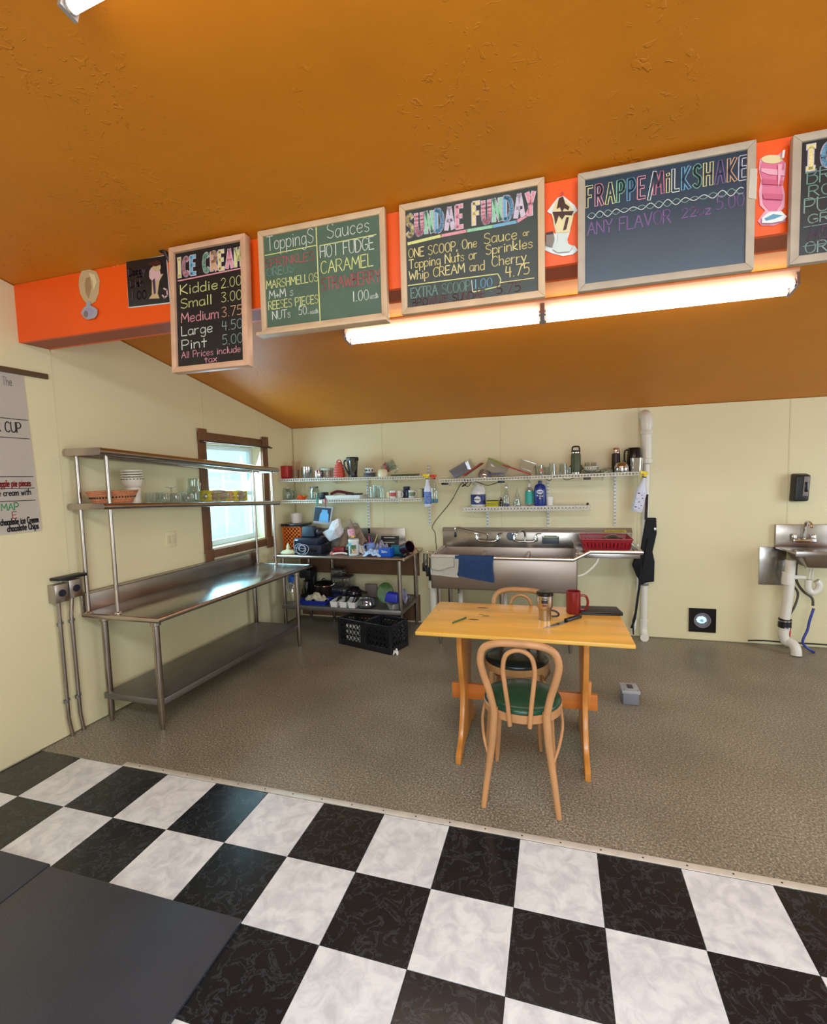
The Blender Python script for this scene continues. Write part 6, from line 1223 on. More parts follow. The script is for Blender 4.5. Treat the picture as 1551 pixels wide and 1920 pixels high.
m = MB(); m.lathe([(0, 0), (.034, 0), (.035, .07), (.030, .085), (0, .086)], (0, 0, .006), 22); m.build('body', mat('pink_print_tin', (214, 156, 168), 0.35, var=.35, vs=40), t, smooth=True, world=False); m = MB(); m.lathe([(.0352, 0), (.0358, .018)], (0, 0, .006), 22); m.build('gold_band', mat('gold_band', (190, 150, 60), 0.3, .6), t, smooth=True, world=False)
c = at(696, 2.32, TZ); t = mug('light blue mug holding brushes, right of the white can', c.x, c.y, c.z, .042, .105, mat('pale_blue_glaze', (128, 156, 214), 0.35, var=.2, vs=30), PI)
for i, (dx, dz, col) in enumerate(((-.015, .17, (206, 60, 120)), (.0, .16, (60, 70, 150)), (.03, .185, (222, 196, 90)))):
    m = MB(); b0 = c+Vector((dx*.3, 0, .02)); m.tube([b0, c+Vector((dx*1.5+.01*i, .01, dz))], .004, 8); single(m, 'brush', mat('brush_%s' % 'abc'[i], col, 0.4), ('pink handled brush leaning left in the light blue mug', 'dark blue handled brush upright in the light blue mug', 'yellow handled brush leaning right in the light blue mug')[i], 'brush', b0, smooth=True)
# red tool, white-handled scissors
c = at(637, 2.35, TZ); m = MB(); m.box(c+Vector((.0, .0, .028)), (.11, .08, .055), rz3(.2)); single(m, 'red_box', mat('dull_red', (140, 24, 28), 0.4), 'dull red box between the printers and the white can', 'box', c, bevel=.01)
c = at(632, 2.19, TZ); t = thing('peeler', 'white handled kitchen tool with a pink end lying at the table edge', 'utensil', c); m = MB(); m.tube(smooth_path([c+Vector((-.045, 0, .012)), c+Vector((0, 0, .020)), c+Vector((.06, .01, .022)), c+Vector((.10, .01, .014))], 4), .008, 8); m.build('handle', M_white, t, smooth=True)
m = MB(); m.ball(c+Vector((-.055, 0, .017)), .017, 2, (1, .8, 1)); m.build('end', mat('coral_pink', (226, 110, 100), 0.4), t, smooth='all')
c = at(677, 2.33, TZ); cloth('white_rag', 'small white knotted rag between the white can and the light blue mug', 'cloth', c, .05, .05, .09, mat('off_white_cloth', (216, 208, 200), 0.8, var=.1, vs=30), 9)
c = at(700, 2.20, TZ); cloth('plastic_bag', 'bluish clear plastic bag crumpled at the front right table edge', 'bag', c, .085, .05, .075, M_bagb, 5, fold=7)
c = at(716, 2.36, TZ); cloth('plastic_bag', 'clear plastic bag rising behind the blue box on the corner table', 'bag', c, .07, .05, .13, mat('grey_clear_film', (150, 150, 176), 0.25, var=.15, vs=30, bump=.7, bs=45), 8, fold=8)
c = at(725, 2.21, TZ); t = thing('bag_box', 'bright blue cardboard box with white lettering at the right front of the table', 'box', c); rb = rz3(-.12)
m = MB(); m.box(c+Vector((0, 0, .038)), (.115, .09, .076), rb); m.build('carton', mat('bright_blue_card', (14, 84, 190), 0.4), t, bevel=.002)
chalk('carton_print', 'Ziploc', lambda a, b: c+rb @ Vector((a, -.0462, b)), -.028, .032, .040, .018, .004, M_white, t)
m = MB(); m.lohi(c+Vector((.03, -.0475, .006)), c+Vector((.05, -.0465, .014))); m.build('print_mark', M_pb, t)
c = at(747, 2.30, TZ); rt = Matrix.Rotation(PI/2, 3, 'Y'); m = MB(); m.lathe([(0, -.06), (.045, -.06), (.045, .05), (0, .05)], c+Vector((0, 0, .046)), 24, rt); single(m, 'teal_roll', mat('teal_plastic', (16, 106, 130), 0.4), 'teal cylinder lying between the blue box and the dark cup', 'roll', c+Vector((0, 0, .046)), smooth=True)
c = at(762, 2.27, TZ); rt = Matrix.Rotation(1.2, 3, 'Y') @ Matrix.Rotation(.5, 3, 'X'); m = MB(); m.lathe([(0, 0), (.048, 0), (.055, .10), (.050, .10), (.044, .006), (0, .006)], c+Vector((-.03, 0, .058)), 26, rt); single(m, 'dark_cup', mat('maroon_black', (34, 16, 32), 0.3), 'dark maroon tumbler lying on its side at the right end of the table', 'cup', c+Vector((0, 0, .058)), smooth=True)
c = at(771, 2.40, TZ); cloth('floral_cloth', 'red floral cloth bundled at the far right corner of the table', 'cloth', c, .055, .07, .135, mat('floral_print', (176, 66, 76), 0.8, c2=(190, 160, 90), vs=45), 12, fold=4)
# small strip of labels standing against the backsplash
c = at(728, 2.70, TZ); m = MB(); m.lohi((c.x-.09, 2.745, TZ+.08), (c.x+.105, 2.757, TZ+.115)); t = thing('dark_sign', 'dark nameplate with two pale lines leaning on the corner table backsplash', 'sign', (c.x, 2.75, TZ)); m.lohi((c.x-.09, 2.735, TZ), (c.x+.10, 2.757, TZ+.08)); m.build('plate', mat('grey_black', (46, 42, 42), 0.5), t, bevel=.002)
for z_ in (.098, .05): m = MB(); m.lohi((c.x-.06, 2.7335 if z_ < .08 else 2.7435, TZ+z_-.005), (c.x+.06, 2.735 if z_ < .08 else 2.745, TZ+z_+.005)); m.build('pale_line', mat('pale_line', (190, 184, 172), 0.5), t)

# ================================================================== UNDER THE CORNER TABLE
UZ = 0.298
def onu(u, y=2.35): return at(u, y, UZ)
c = onu(550, 2.35); t = thing('yellow_jug', 'clear jug of yellow liquid with a blue cap on the lower table shelf', 'jug', c)
m = MB(); m.lathe([(0, 0), (.065, 0), (.070, .02), (.066, .15), (.04, .19), (.03, .20), (0, .20)], c, 22); m.build('body', G4, t, smooth=True); m = MB(); m.lathe([(0, .004), (.062, .004), (.066, .08), (0, .08)], c, 20); m.build('liquid', mat('yellow_liquid', (196, 186, 80), 0.3), t, smooth=True)
m = MB(); m.lathe([(.036, .185), (.042, .19), (.040, .245), (.02, .26), (0, .262)], c, 20); m.build('cap', mat('cap_blue', (34, 84, 170), 0.4), t, smooth=True)
c = onu(580, 2.55); t = thing('coffee_maker', 'black coffee maker in the shade at the back of the lower table shelf', 'coffee maker', c)
m = MB(); m.lohi((c.x-.06, c.y-.08, UZ), (c.x+.06, c.y+.08, UZ+.03)); m.lohi((c.x-.06, c.y+.02, UZ+.03), (c.x+.06, c.y+.08, UZ+.26)); m.lohi((c.x-.065, c.y-.08, UZ+.20), (c.x+.065, c.y+.08, UZ+.29)); m.build('body', M_black, t, bevel=.01)
m = MB(); m.lathe([(0, 0), (.045, 0), (.052, .05), (.038, .12), (.04, .135), (0, .135)], (c.x, c.y-.03, UZ+.031), 20); m.build('carafe', G3, t, smooth=True)
c = onu(609, 2.50); t = thing('slow_cooker', 'round black slow cooker with a pale band behind the blue tray', 'slow cooker', c)
m = MB(); m.lathe([(0, 0), (.085, 0), (.098, .03), (.100, .14), (.092, .145), (0, .145)], c, 30); m.build('pot', mat('brown_black', (34, 22, 20), 0.25), t, smooth=True); m = MB(); m.lathe([(.101, .128), (.104, .134), (.101, .141)], c, 30); m.build('band', M_chrome, t, smooth=True)
m = MB(); m.lathe([(.095, .146), (.075, .17), (.02, .182), (0, .183)], c, 30); m.build('lid', M_blackg, t, smooth=True); m = MB(); m.tube(arc(c+Vector((0, 0, .18)), .02, 0, 180, 8), .006, 8); m.build('lid_handle', M_black, t, smooth=True)
M_cb = glass('dusky_plastic', (150, 150, 140), 0.45, 0.6); M_cbb = glass('bluish_box_plastic', (92, 100, 160), 0.5, 0.65)
def flatbox(label, c, w_, d_, h_, mm, lid, name='storage_box', rz=0):
    t = thing(name, label, 'container', c, rz=rz); m = MB(); m.box((0, 0, h_/2), (w_*.92, d_*.92, h_), taper=(1.06, 1.06)); m.build('box', mm, t, bevel=.008, world=False)
    if lid: m = MB(); m.box((0, 0, h_+.006), (w_, d_, .012)); m.build('lid', lid, t, bevel=.004, world=False)
    return t
c = onu(642, 2.56); lidk = mat('smoky_lid', (60, 54, 56), 0.4)
flatbox('bluish clear box with a dark lid, bottom of the stack behind the white bins', c, .20, .16, .10, M_cbb, lidk); flatbox('dusky clear box in the middle of the stack behind the white bins', c+Vector((.015, 0, .114)), .19, .15, .10, M_cb, lidk); flatbox('small dusky clear box on top of the stack behind the white bins', c+Vector((-.03, 0, .228)), .13, .12, .065, M_cb, lidk)
c = onu(594, 2.28); single(tray_mesh(c, .30, .17, .045), 'blue_tray', mat('royal_plastic', (30, 46, 140), 0.4), 'royal blue tray full of cloths on the lower table shelf', 'tray', c)
cloth('folded_cloths', 'heap of cream cloths lying in the royal blue tray', 'cloth', c+Vector((.0, .0, .008)), .115, .062, .105, mat('cream_cloth', (190, 178, 148), 0.9, var=.1, vs=30, bump=.4, bs=80), 4, fold=7)
for k, u in enumerate((634, 651, 667)):
    c = onu(u, 2.27); t = thing('white_bin', ('white cutlery bin, left of three in a row on the lower table shelf', 'white cutlery bin, middle of three in a row on the lower table shelf', 'white cutlery bin, right of three in a row on the lower table shelf')[k], 'bin', c, group='white cutlery bins under the corner table')
    m = tray_mesh(c, .078, .20, .055, .006, .003); m.build('bin', M_white, t, bevel=0)
    rnd = random.Random(k)
    for j in range(7):
        a = c+Vector((rnd.uniform(-.022, .022), rnd.uniform(-.07, -.02), .012)); b = a+Vector((rnd.uniform(-.015, .015), .10, .052+rnd.uniform(0, .02))); mm = MB(); mm.tube([a, b], .004, 6); mm.ball(b, .009, 1, (1, 1.4, .4)); single(mm, 'utensil', M_black if (j+k) % 3 else M_chrome, '%s utensil, %s of the seven in the %s white cutlery bin' % ('black' if (j+k) % 3 else 'steel', ('first', 'second', 'third', 'fourth', 'fifth', 'sixth', 'last')[j], ('left', 'middle', 'right')[k]), 'utensil', a, group='utensils in the %s cutlery bin' % ('left', 'middle', 'right')[k], smooth=True)
c = onu(664, 2.50); t = thing('black_pan', 'dark domed pan with a bright glint behind the white cutlery bins', 'pan', c); m = MB(); m.lathe([(0, 0), (.07, 0), (.085, .05), (.08, .09), (.05, .125), (0, .135)], c, 26); m.build('body', mat('dark_enamel', (30, 26, 34), 0.12), t, smooth=True); m = MB(); m.tube([c+Vector((.08, 0, .09)), c+Vector((.15, -.02, .075))], .009, 8); m.build('handle', M_black, t, smooth=True)
c = onu(688, 2.24); lathe_thing('black_dish', 'low round black dish under the grey upturned bowl'  , 'dish', c, [(0, 0), (.075, 0), (.085, .012), (.075, .026), (0, .026)], M_black)
c = c+Vector((0, 0, .027)); lathe_thing('grey_bowl', 'grey glass bowl turned upside down at the front of the lower table shelf', 'bowl', c, [(.080, 0), (.078, .02), (.066, .048), (.045, .055), (.044, .05), (.03, .05), (0, .05)], glass('grey_glass', (150, 160, 172), 0.5, 0.7))
c = onu(697, 2.60); m = MB(); m.box(c+Vector((0, 0, .07)), (.13, .03, .14), Matrix.Rotation(.15, 3, 'X')); single(m, 'grey_board', mat('grey_board', (120, 108, 100), 0.6), 'dull grey board leaning at the back of the lower table shelf', 'board', c, bevel=.006)
c = onu(723, 2.44); m = MB(); m.lathe([(0, -.004), (.078, -.004), (.082, 0), (.075, .006), (.02, .004), (0, .004)], c+Vector((0, 0, .095)), 30, Matrix.Rotation(1.15, 3, 'X') @ Matrix.Rotation(.35, 3, 'Y'), sy=1.25); single(m, 'green_plate', mat('moss_green_plastic', (62, 104, 44), 0.4), 'oval green plate standing on edge behind the blue bowl', 'plate', c, smooth=True)
c = onu(738, 2.25); lathe_thing('clear_bowl', 'pale clear bowl holding the royal blue bowl on the lower table shelf', 'bowl', c, open_prof(.045, .070, .055), G4)
c = c+Vector((-.004, 0, .062)); rt = Matrix.Rotation(.12, 3, 'Y'); m = MB(); m.box(c+Vector((0, 0, .045)), (.135, .10, .085), rt, taper=(.8, .8)); single(m, 'blue_bowl', mat('royal_blue_plastic', (34, 48, 168), 0.3), 'royal blue square bowl turned upside down at the right of the lower table shelf', 'bowl', c, bevel=.012, seg=3)
c = onu(757, 2.50); cloth('plastic_bag', 'greyish clear bag slumped at the back right of the lower table shelf', 'bag', c, .05, .08, .13, mat('grey_clear_film', (150, 150, 176)), 21, fold=6)

# ================================================================== MILK CRATES
M_cr = mat('black_crate_plastic', (28, 28, 32), 0.3)
A_ = Vector((.349, 2.021, 0)); Bv = Vector((.918, 1.847, 0)); ex = (Bv-A_).normalized(); ey = Vector((-ex.y, ex.x, 0)); ang = math.atan2(ex.y, ex.x)
CW, CDp, CHh = .292, .272, .25
def crate(label, org):
    t = thing('milk_crate', label, 'crate', org, rz=ang, group='black crates on the floor by the corner table')
    m = MB(); m.lohi((0, 0, .002), (CW, CDp, .01))
    for (a, b) in (((0, 0), (CW, .006)), ((0, CDp-.006), (CW, CDp)), ((0, 0), (.006, CDp)), ((CW-.006, 0), (CW, CDp))): m.lohi((a[0], a[1], .002), (b[0], b[1], .055)); m.lohi((a[0], a[1], CHh-.035), (b[0], b[1], CHh-.002))
    for (a, b) in (((-.004, -.004), (CW+.004, .010)), ((-.004, CDp-.010), (CW+.004, CDp+.004)), ((-.004, -.004), (.010, CDp+.004)), ((CW-.010, -.004), (CW+.004, CDp+.004))): m.lohi((a[0], a[1], CHh-.012), (b[0], b[1], CHh))
    for x_ in (0, CW): 
        for y_ in (0, CDp): m.lohi((x_-.002 if x_ == 0 else x_-.022, y_-.002 if y_ == 0 else y_-.022, .002), (x_+.022 if x_ == 0 else x_+.002, y_+.022 if y_ == 0 else y_+.002, CHh-.002))
    m.build('shell', M_cr, t, bevel=.0015, seg=1, world=False)
    for (o, u_) in ((Vector((.02, .001, .055)), Vector((CW-.04, 0, 0))), (Vector((.02, CDp-.005, .055)), Vector((CW-.04, 0, 0))), (Vector((.001, .02, .055)), Vector((0, CDp-.04, 0))), (Vector((CW-.005, .02, .055)), Vector((0, CDp-.04, 0)))):
        m = MB(); L = u_.length; e = u_.normalized(); n_ = Vector((0, 0, 1)).cross(e)*.004; H = CHh-.09; nn = 6
        n_ = Vector((abs(n_.x), abs(n_.y), 0))
        for i in range(-3, nn+1):
            for sgn in (1, -1):
                x0_, x1_ = i*L/nn, (i+3)*L/nn; za_, zb_ = (0, H) if sgn > 0 else (H, 0)
                t0 = max(0, (0-x0_)/(x1_-x0_)); t1 = min(1, (L-x0_)/(x1_-x0_))
                if t1 <= t0: continue
                p0_ = o+e*(x0_+(x1_-x0_)*t0)+Vector((0, 0, za_+(zb_-za_)*t0)); p1_ = o+e*(x0_+(x1_-x0_)*t1)+Vector((0, 0, za_+(zb_-za_)*t1)); w2 = Vector((0, 0, .0055))
                m.hexa([p0_-w2, p1_-w2, p1_+w2, p0_+w2], [p0_-w2+n_, p1_-w2+n_, p1_+w2+n_, p0_+w2+n_])
        for z_ in (H/3, 2*H/3): m.hexa([o+Vector((0, 0, z_-.004)), o+u_+Vector((0, 0, z_-.004)), o+u_+Vector((0, 0, z_+.004)), o+Vector((0, 0, z_+.004))], [o+n_+Vector((0, 0, z_-.004)), o+u_+n_+Vector((0, 0, z_-.004)), o+u_+n_+Vector((0, 0, z_+.004)), o+n_+Vector((0, 0, z_+.004))])
        m.build('lattice_wall', M_cr, t, world=False)
    return t
o2 = A_+ex*(CW+.008); crate('black plastic milk crate on the left, with white things showing through its lattice', A_); crate('empty black plastic milk crate on the right, nearest the pine table', o2)
k = 0
for i in range(5):
    for j in range(2):
        p_ = A_+ex*(.07+.035*i)+ey*.045+Vector((0, 0, .03+j*.082)); m = MB(); m.lathe([(0, 0), (.014, 0), (.015, .07), (.009, .078), (0, .078)], p_, 12)
        single(m, 'small_bottle', mat('bottle_white', (222, 220, 206), 0.4), 'small white bottle, %s of the %s layer in the left black crate' % (('leftmost', 'second', 'middle', 'fourth', 'rightmost')[i], ('lower', 'upper')[j]), 'bottle', p_, group='white bottles in the left crate', smooth=True)
for i in range(2):
    p_ = A_+ex*(.19+.05*i)+ey*(CDp-.014+.0)+Vector((0, 0, CHh+.0005)); m = MB(); m.box(p_+Vector((0, 0, .008)), (.012, .012, .016)); single(m, 'white_clip', M_white, ('white clip on the left half of the rear crate rim', 'white clip on the right half of the rear crate rim')[i], 'clip', p_, bevel=.002)
p_ = o2+ex*(CW+.012)+ey*.09+Vector((0, 0, .0)); p_ = o2+ex*(CW+.03)+ey*.04; cloth('paper_scrap', 'crumpled white paper scrap on the floor against the right crate', 'paper', p_+Vector((0, 0, .001)), .022, .022, .06, M_white, 31, res=8)

# ================================================================== SINK EXTRAS
def hang(name, label, mm, x0, x1, z_l, z_r, y, back=.10, wave=.004, seed=0, thick=.004):
    """towel folded over the sink rim: front panel down to z_l (left) / z_r (right)"""
    zt = SZR+.021
    def f(a, b):
        x = x0+(x1-x0)*a; zb_ = z_l+(z_r-z_l)*a; w_ = wave*math.sin(a*9+seed)
        if b < .22: s = b/.22; return Vector((x, SYF-.005+.027+(1-s)*.03-.0*s, zt-.012-(1-s)*back)) if s < .98 else Vector((x, SYF-.005+.02, zt-.004))
        if b < .40:
            s = (b-.22)/.18; an = PI*(.12+.76*s); return Vector((x, SYF-.005+.026*math.cos(an), SZR+.026*math.sin(an)*.9+.0))
        s = (b-.40)/.60; return Vector((x+.004*math.sin(s*5+seed), SYF-.034-w_*s, SZR-.005+(zb_-SZR)*s))
    m = MB(); m.grid(f, 18, 22, thick); return single(m, name, mm, label, 'towel', (x0, SYF, SZR), smooth='all')
x_a, x_b, x_c = X(808, SYF-.03, .8), X(853, SYF-.03, .8), X(925, SYF-.03, .8)
M_tw1 = mat('white_terry', (240, 234, 220), 0.9, var=.05, vs=60, bump=.5, bs=220); M_tw2 = mat('blue_terry', (62, 92, 142), 0.9, var=.12, vs=40, bump=.5, bs=200)
hang('towel', 'white towel folded over the left end of the sink rim', M_tw1, x_a, x_b+.03, vz(1076, x_a, SYF-.03), vz(1082, x_b, SYF-.03), 0, seed=1)
hang('towel', 'blue towel hanging over the sink rim beside the white towel', M_tw2, x_b, x_c, vz(1078, x_b, SYF-.03), vz(1092, x_c, SYF-.03), 0, seed=3, thick=.006)
m = MB(); m.grid(lambda a, b: Vector((x_a+(x_b-x_a)*a, SYF-.045-.003*math.sin(a*8), SZR+.006+(vz(1066+4*math.sin(a*5), x_a, SYF-.04)-SZR-.006)*b)), 12, 8, .003); single(m, 'washcloth', M_tw1, 'short upper fold of white cloth laid over the white towel', 'towel', (x_a, SYF-.045, SZR), smooth='all')
# tools hanging at the left end of the sink
m = MB(); m.tube([(1.208, 2.19, .838), (1.15, 2.19, .838), (1.15, 2.30, .838), (1.208, 2.30, .838)], .005, 8); m.build('utensil_rail', M_chrome, sk, smooth=True)
for i, (u, l, mm, w_) in enumerate(((795, .15, M_blackg, .030), (801, .20, M_black, .024), (806, .24, M_black, .028), (798, .17, M_chrome, .012))):
    a = at(u, 2.20+.02*i, .82); m = MB(); m.tube([a+Vector((0, .01, .012)), a, a+Vector((-.002, 0, -l*.5))], .006, 8); m.box(a+Vector((-.002, 0, -l*.75)), (w_, .006, l*.5))
    single(m, 'hanging_utensil', mm, ('black spatula hanging leftmost beside the white towel', 'long black utensil second from the left of the hanging tools', 'longest black utensil touching the white towel', 'shiny steel utensil among the black ones left of the sink')[i], 'utensil', a, bevel=.001, group=None)
# red dish rack
zc_ = SZD-.020; xr0, xr1 = X(1088, 2.40, .93), X(1182, 2.40, .93); yr0, yr1 = 2.26, 2.60
t = thing('dish_rack', 'dark red plastic dish rack with slotted sides on the drainboard', 'dish rack', ((xr0+xr1)/2, 2.43, zc_)); M_red = mat('rack_red', (150, 24, 34), 0.35)
m = MB(); m.lohi((xr0+.02, yr0+.02, zc_), (xr1-.02, yr1-.02, zc_+.008)); zt_ = zc_+.105
m.tube([(xr0, yr0, zt_), (xr1, yr0, zt_), (xr1, yr1, zt_), (xr0, yr1, zt_)], .008, 8, closed=True); m.build('frame', M_red, t, smooth=True)
cr_ = [Vector((xr0+.025, yr0+.02, zc_)), Vector((xr1-.025, yr0+.02, zc_)), Vector((xr1-.025, yr1-.02, zc_)), Vector((xr0+.025, yr1-.02, zc_))]; ct_ = [Vector((xr0, yr0, zt_)), Vector((xr1, yr0, zt_)), Vector((xr1, yr1, zt_)), Vector((xr0, yr1, zt_))]
for i in range(4):
    j = (i+1) % 4; m = MB(); n = 13 if i % 2 == 0 else 10; nn = (ct_[i]-ct_[(i+2) % 4]).normalized()*.0
    off = Vector((0, .004, 0)) if i == 0 else Vector((-.004, 0, 0)) if i == 1 else Vector((0, -.004, 0)) if i == 2 else Vector((.004, 0, 0))
    def L4(a, b): p0_ = cr_[i].lerp(cr_[j], a); p1_ = ct_[i].lerp(ct_[j], a); return p0_.lerp(p1_, b)
    for (b0, b1) in ((0, .30), (.72, 1.0)): m.hexa([L4(0, b0), L4(1, b0), L4(1, b1), L4(0, b1)], [L4(0, b0)+off, L4(1, b0)+off, L4(1, b1)+off, L4(0, b1)+off])
    for k in range(n+1):
        a = k/n; da = .012/(ct_[j]-ct_[i]).length; a0_, a1_ = max(0, a-da), min(1, a+da); m.hexa([L4(a0_, .30), L4(a1_, .30), L4(a1_, .72), L4(a0_, .72)], [L4(a0_, .30)+off, L4(a1_, .30)+off, L4(a1_, .72)+off, L4(a0_, .72)+off])
    m.build('slotted_side', M_red, t)
c = Vector(((xr0+xr1)/2+.06, 2.42, zc_+.012)); m = MB(); m.lathe([(0, 0), (.06, 0), (.085, .05), (.075, .09), (.03, .112), (0, .115)], c, 24); single(m, 'dark_pan', mat('dark_pan', (46, 36, 40), 0.25), 'dark round pan drying in the red dish rack', 'pan', c, smooth=True)
c = Vector((xr0+.12, 2.42, zc_+.012)); lathe_thing('steel_bowl', 'steel bowl drying at the left in the red dish rack', 'bowl', c, open_prof(.05, .075, .07), MC['mirror_steel'])

# ================================================================== PVC STACK, APRON, VENT
xp = 3.045; yp = D-.075; t = thing('vent_stack', 'tall white plastic drain pipe with an elbow at the top running down the back wall', 'pipe', (xp, yp, 0))
zt_ = 1.965
m = MB(); m.tube([(xp+.012, yp, zt_-.02), (xp+.012, yp, 1.60)], .044, 18); m.build('upper_pipe', M_pvc, t, smooth=True)
m = MB(); m.tube(smooth_path([(xp+.012, yp, zt_-.06), (xp+.012, yp, zt_-.02), (xp+.010, yp+.012, zt_+.025), (xp+.006, yp+.045, zt_+.045), (xp+.004, yp+.074, zt_+.048)], 6), .050, 18); m.build('elbow', M_pvc, t, smooth=True)
m = MB(); m.lathe([(.044, -.035), (.051, -.03), (.051, .0), (.048, .004)], (xp+.012, yp, 1.875), 20); m.build('coupling', M_pvc, t, smooth=True); m = MB(); m.lathe([(.030, -.02), (.050, -.008), (.050, .03), (.044, .035)], (xp+.012, yp, 1.60), 20); m.build('coupling', M_pvc, t, smooth=True)
m = MB(); m.tube([(xp+.010, yp, 1.60), (xp, yp, .13)], .031, 16); m.build('lower_pipe', M_pvc, t, smooth=True)
m = MB(); m.tube(smooth_path([(xp, yp, .16), (xp-.002, yp-.004, .09), (xp+.0, yp-.035, .04), (xp, yp-.06, .034)], 5), .036, 16); m.lathe([(.0315, .15), (.038, .155), (.038, .185), (.0315, .19)], (xp, yp, 0), 16); m.build('foot_elbow', M_pvc, t, smooth=True)
m = MB(); m.lathe([(.0325, .50), (.036, .505), (.036, .515), (.0325, .52)], (xp+.003, yp, 0), 16); m.lohi((xp-.04, yp+.03, .505), (xp+.04, D-.001, .515)); m.build('pipe_strap', M_galv, t)
xs2 = X(1196, yp-.05, .6); m = MB(); m.tube([(xs2-.004, yp-.05, .88), (xs2+.002, yp-.05, .52), (X(1190, yp-.05, .2), yp-.05, .10)], .012, 12); single(m, 'side_pipe', M_pvc, 'thin white pipe beside the thick drain pipe at the right of the sink', 'pipe', (xs2, yp-.05, .5), smooth=True)
# apron
ya_ = 2.64
def AP(u, v, dy=0): return P(u, v, 1, ya_+dy)
t = thing('black_apron', 'black apron with long straps hanging over the white drain pipe', 'apron', AP(1212, 1000)); M_ap = mat('black_cloth', (18, 17, 22), 0.85, bump=.3, bs=150)
out = [(1212, 971), (1231, 971), (1232, 1000), (1228, 1018), (1224, 1035), (1228, 1053), (1227, 1091), (1216, 1092), (1200, 1097), (1196, 1085), (1190, 1070), (1186, 1060), (1192, 1042), (1202, 1030), (1207, 1000)]
m = MB(); m.prism([AP(u, v, .006*math.sin(i*1.7)) for i, (u, v) in enumerate(out)], (0, .030, 0)); m.build('body', M_ap, t, bevel=.006)
m = MB(); m.prism([AP(1214, 1010), AP(1219, 1010), AP(1205, 1090), AP(1199, 1094)], (0, -.012, 0)); m.build('fold', M_ap, t, bevel=.004)
m = MB(); m.prism([AP(1211, 927), AP(1216, 927), AP(1214, 974), AP(1209, 974)], (0, .006, 0)); m.build('strap', mat('brown_black_strap', (42, 24, 24), 0.8), t)
m = MB(); pth = [AP(1203, 1060, -.02), AP(1199, 1100, -.02), AP(1195, 1130, -.02), AP(1191, 1160, -.02), AP(1184, 1178, -.02)]; m.prism([p_+Vector((-.009, 0, 0)) for p_ in pth]+[p_+Vector((.009, 0, 0)) for p_ in pth[::-1]], (0, .004, 0)); m.build('strap', M_ap, t)
m = MB(); pth = [AP(1198, 1108, -.03), AP(1194, 1140, -.03), AP(1187, 1165, -.03), AP(1188, 1190, -.03)]; m.prism([p_+Vector((-.006, 0, 0)) for p_ in pth]+[p_+Vector((.006, 0, 0)) for p_ in pth[::-1]], (0, .004, 0)); m.build('strap', M_ap, t)
m = MB(); m.box(AP(1229, 992, -.005), (.02, .006, .026)); m.build('pin', M_chrome, t, bevel=.002)
# wall vent
t = thing('wall_vent', 'square black wall vent with a round pipe opening and a glowing disc for daylight', 'vent', (3.533, D, .183)); vc = Vector((3.533, D-.001, .185)); w2 = .107
m = MB(); q = [(-w2, -w2), (w2, -w2), (w2, w2), (-w2, w2)]; n = 32; rr = .066
for i in range(4):
    a0 = -135+90*i; pts = [vc+Vector((q[i][0], 0, q[i][1])), vc+Vector((q[(i+1) % 4][0], 0, q[(i+1) % 4][1]))]+[vc+Vector((rr*math.cos(math.radians(a0+90-90*k/8)), 0, rr*math.sin(math.radians(a0+90-90*k/8)))) for k in range(9)]
    m.prism(pts, (0, -.010, 0))
m.build('plate', M_blackg, t)
m = MB(); m.lathe([(rr, .0), (rr+.002, .012), (rr-.006, .012), (rr-.012, -.004), (rr-.02, -.009)], vc+Vector((0, -.0, 0)), 30, Matrix.Rotation(PI/2, 3, 'X')); m.build('pipe_ring', mat('grey_pipe_inside', (120, 116, 124), 0.4), t, smooth=True)
m = MB(); m.lathe([(0, 0), (rr, 0)], vc+Vector((0, -.001, 0)), 30, Matrix.Rotation(PI/2, 3, 'X')); m.build('pipe_back', mat('grey_pipe_inside', (120, 116, 124)), t)
m = MB(); m.prism([vc+Vector((a, -.0035, b)) for a, b in blob(-.006, .004, .040, .032, 18, .10, 3)], (0, -.001, 0)); m.build('daylight_glow', mat('daylight_glow', (176, 226, 240), 0.4, emit=1.1), t)  # glowing disc stands for daylight coming through the pipe
m = MB(); m.prism([vc+Vector((a, -.0055, b)) for a, b in blob(-.004, -.002, .016, .014, 10, .2, 3)], (0, -.001, 0)); m.build('flap', mat('flap_glow_blue', (130, 180, 200), 0.4, emit=.35), t)  # emission puts the daylight into the flap's own colour
for a in (-1, 1):
    for b in (-1, 1): m = MB(); m.lathe([(0, -.003), (.006, -.002), (.007, 0)], vc+Vector((a*.092, -.010, b*.092)), 8, Matrix.Rotation(PI/2, 3, 'X')); m.build('screw', M_galv, t)

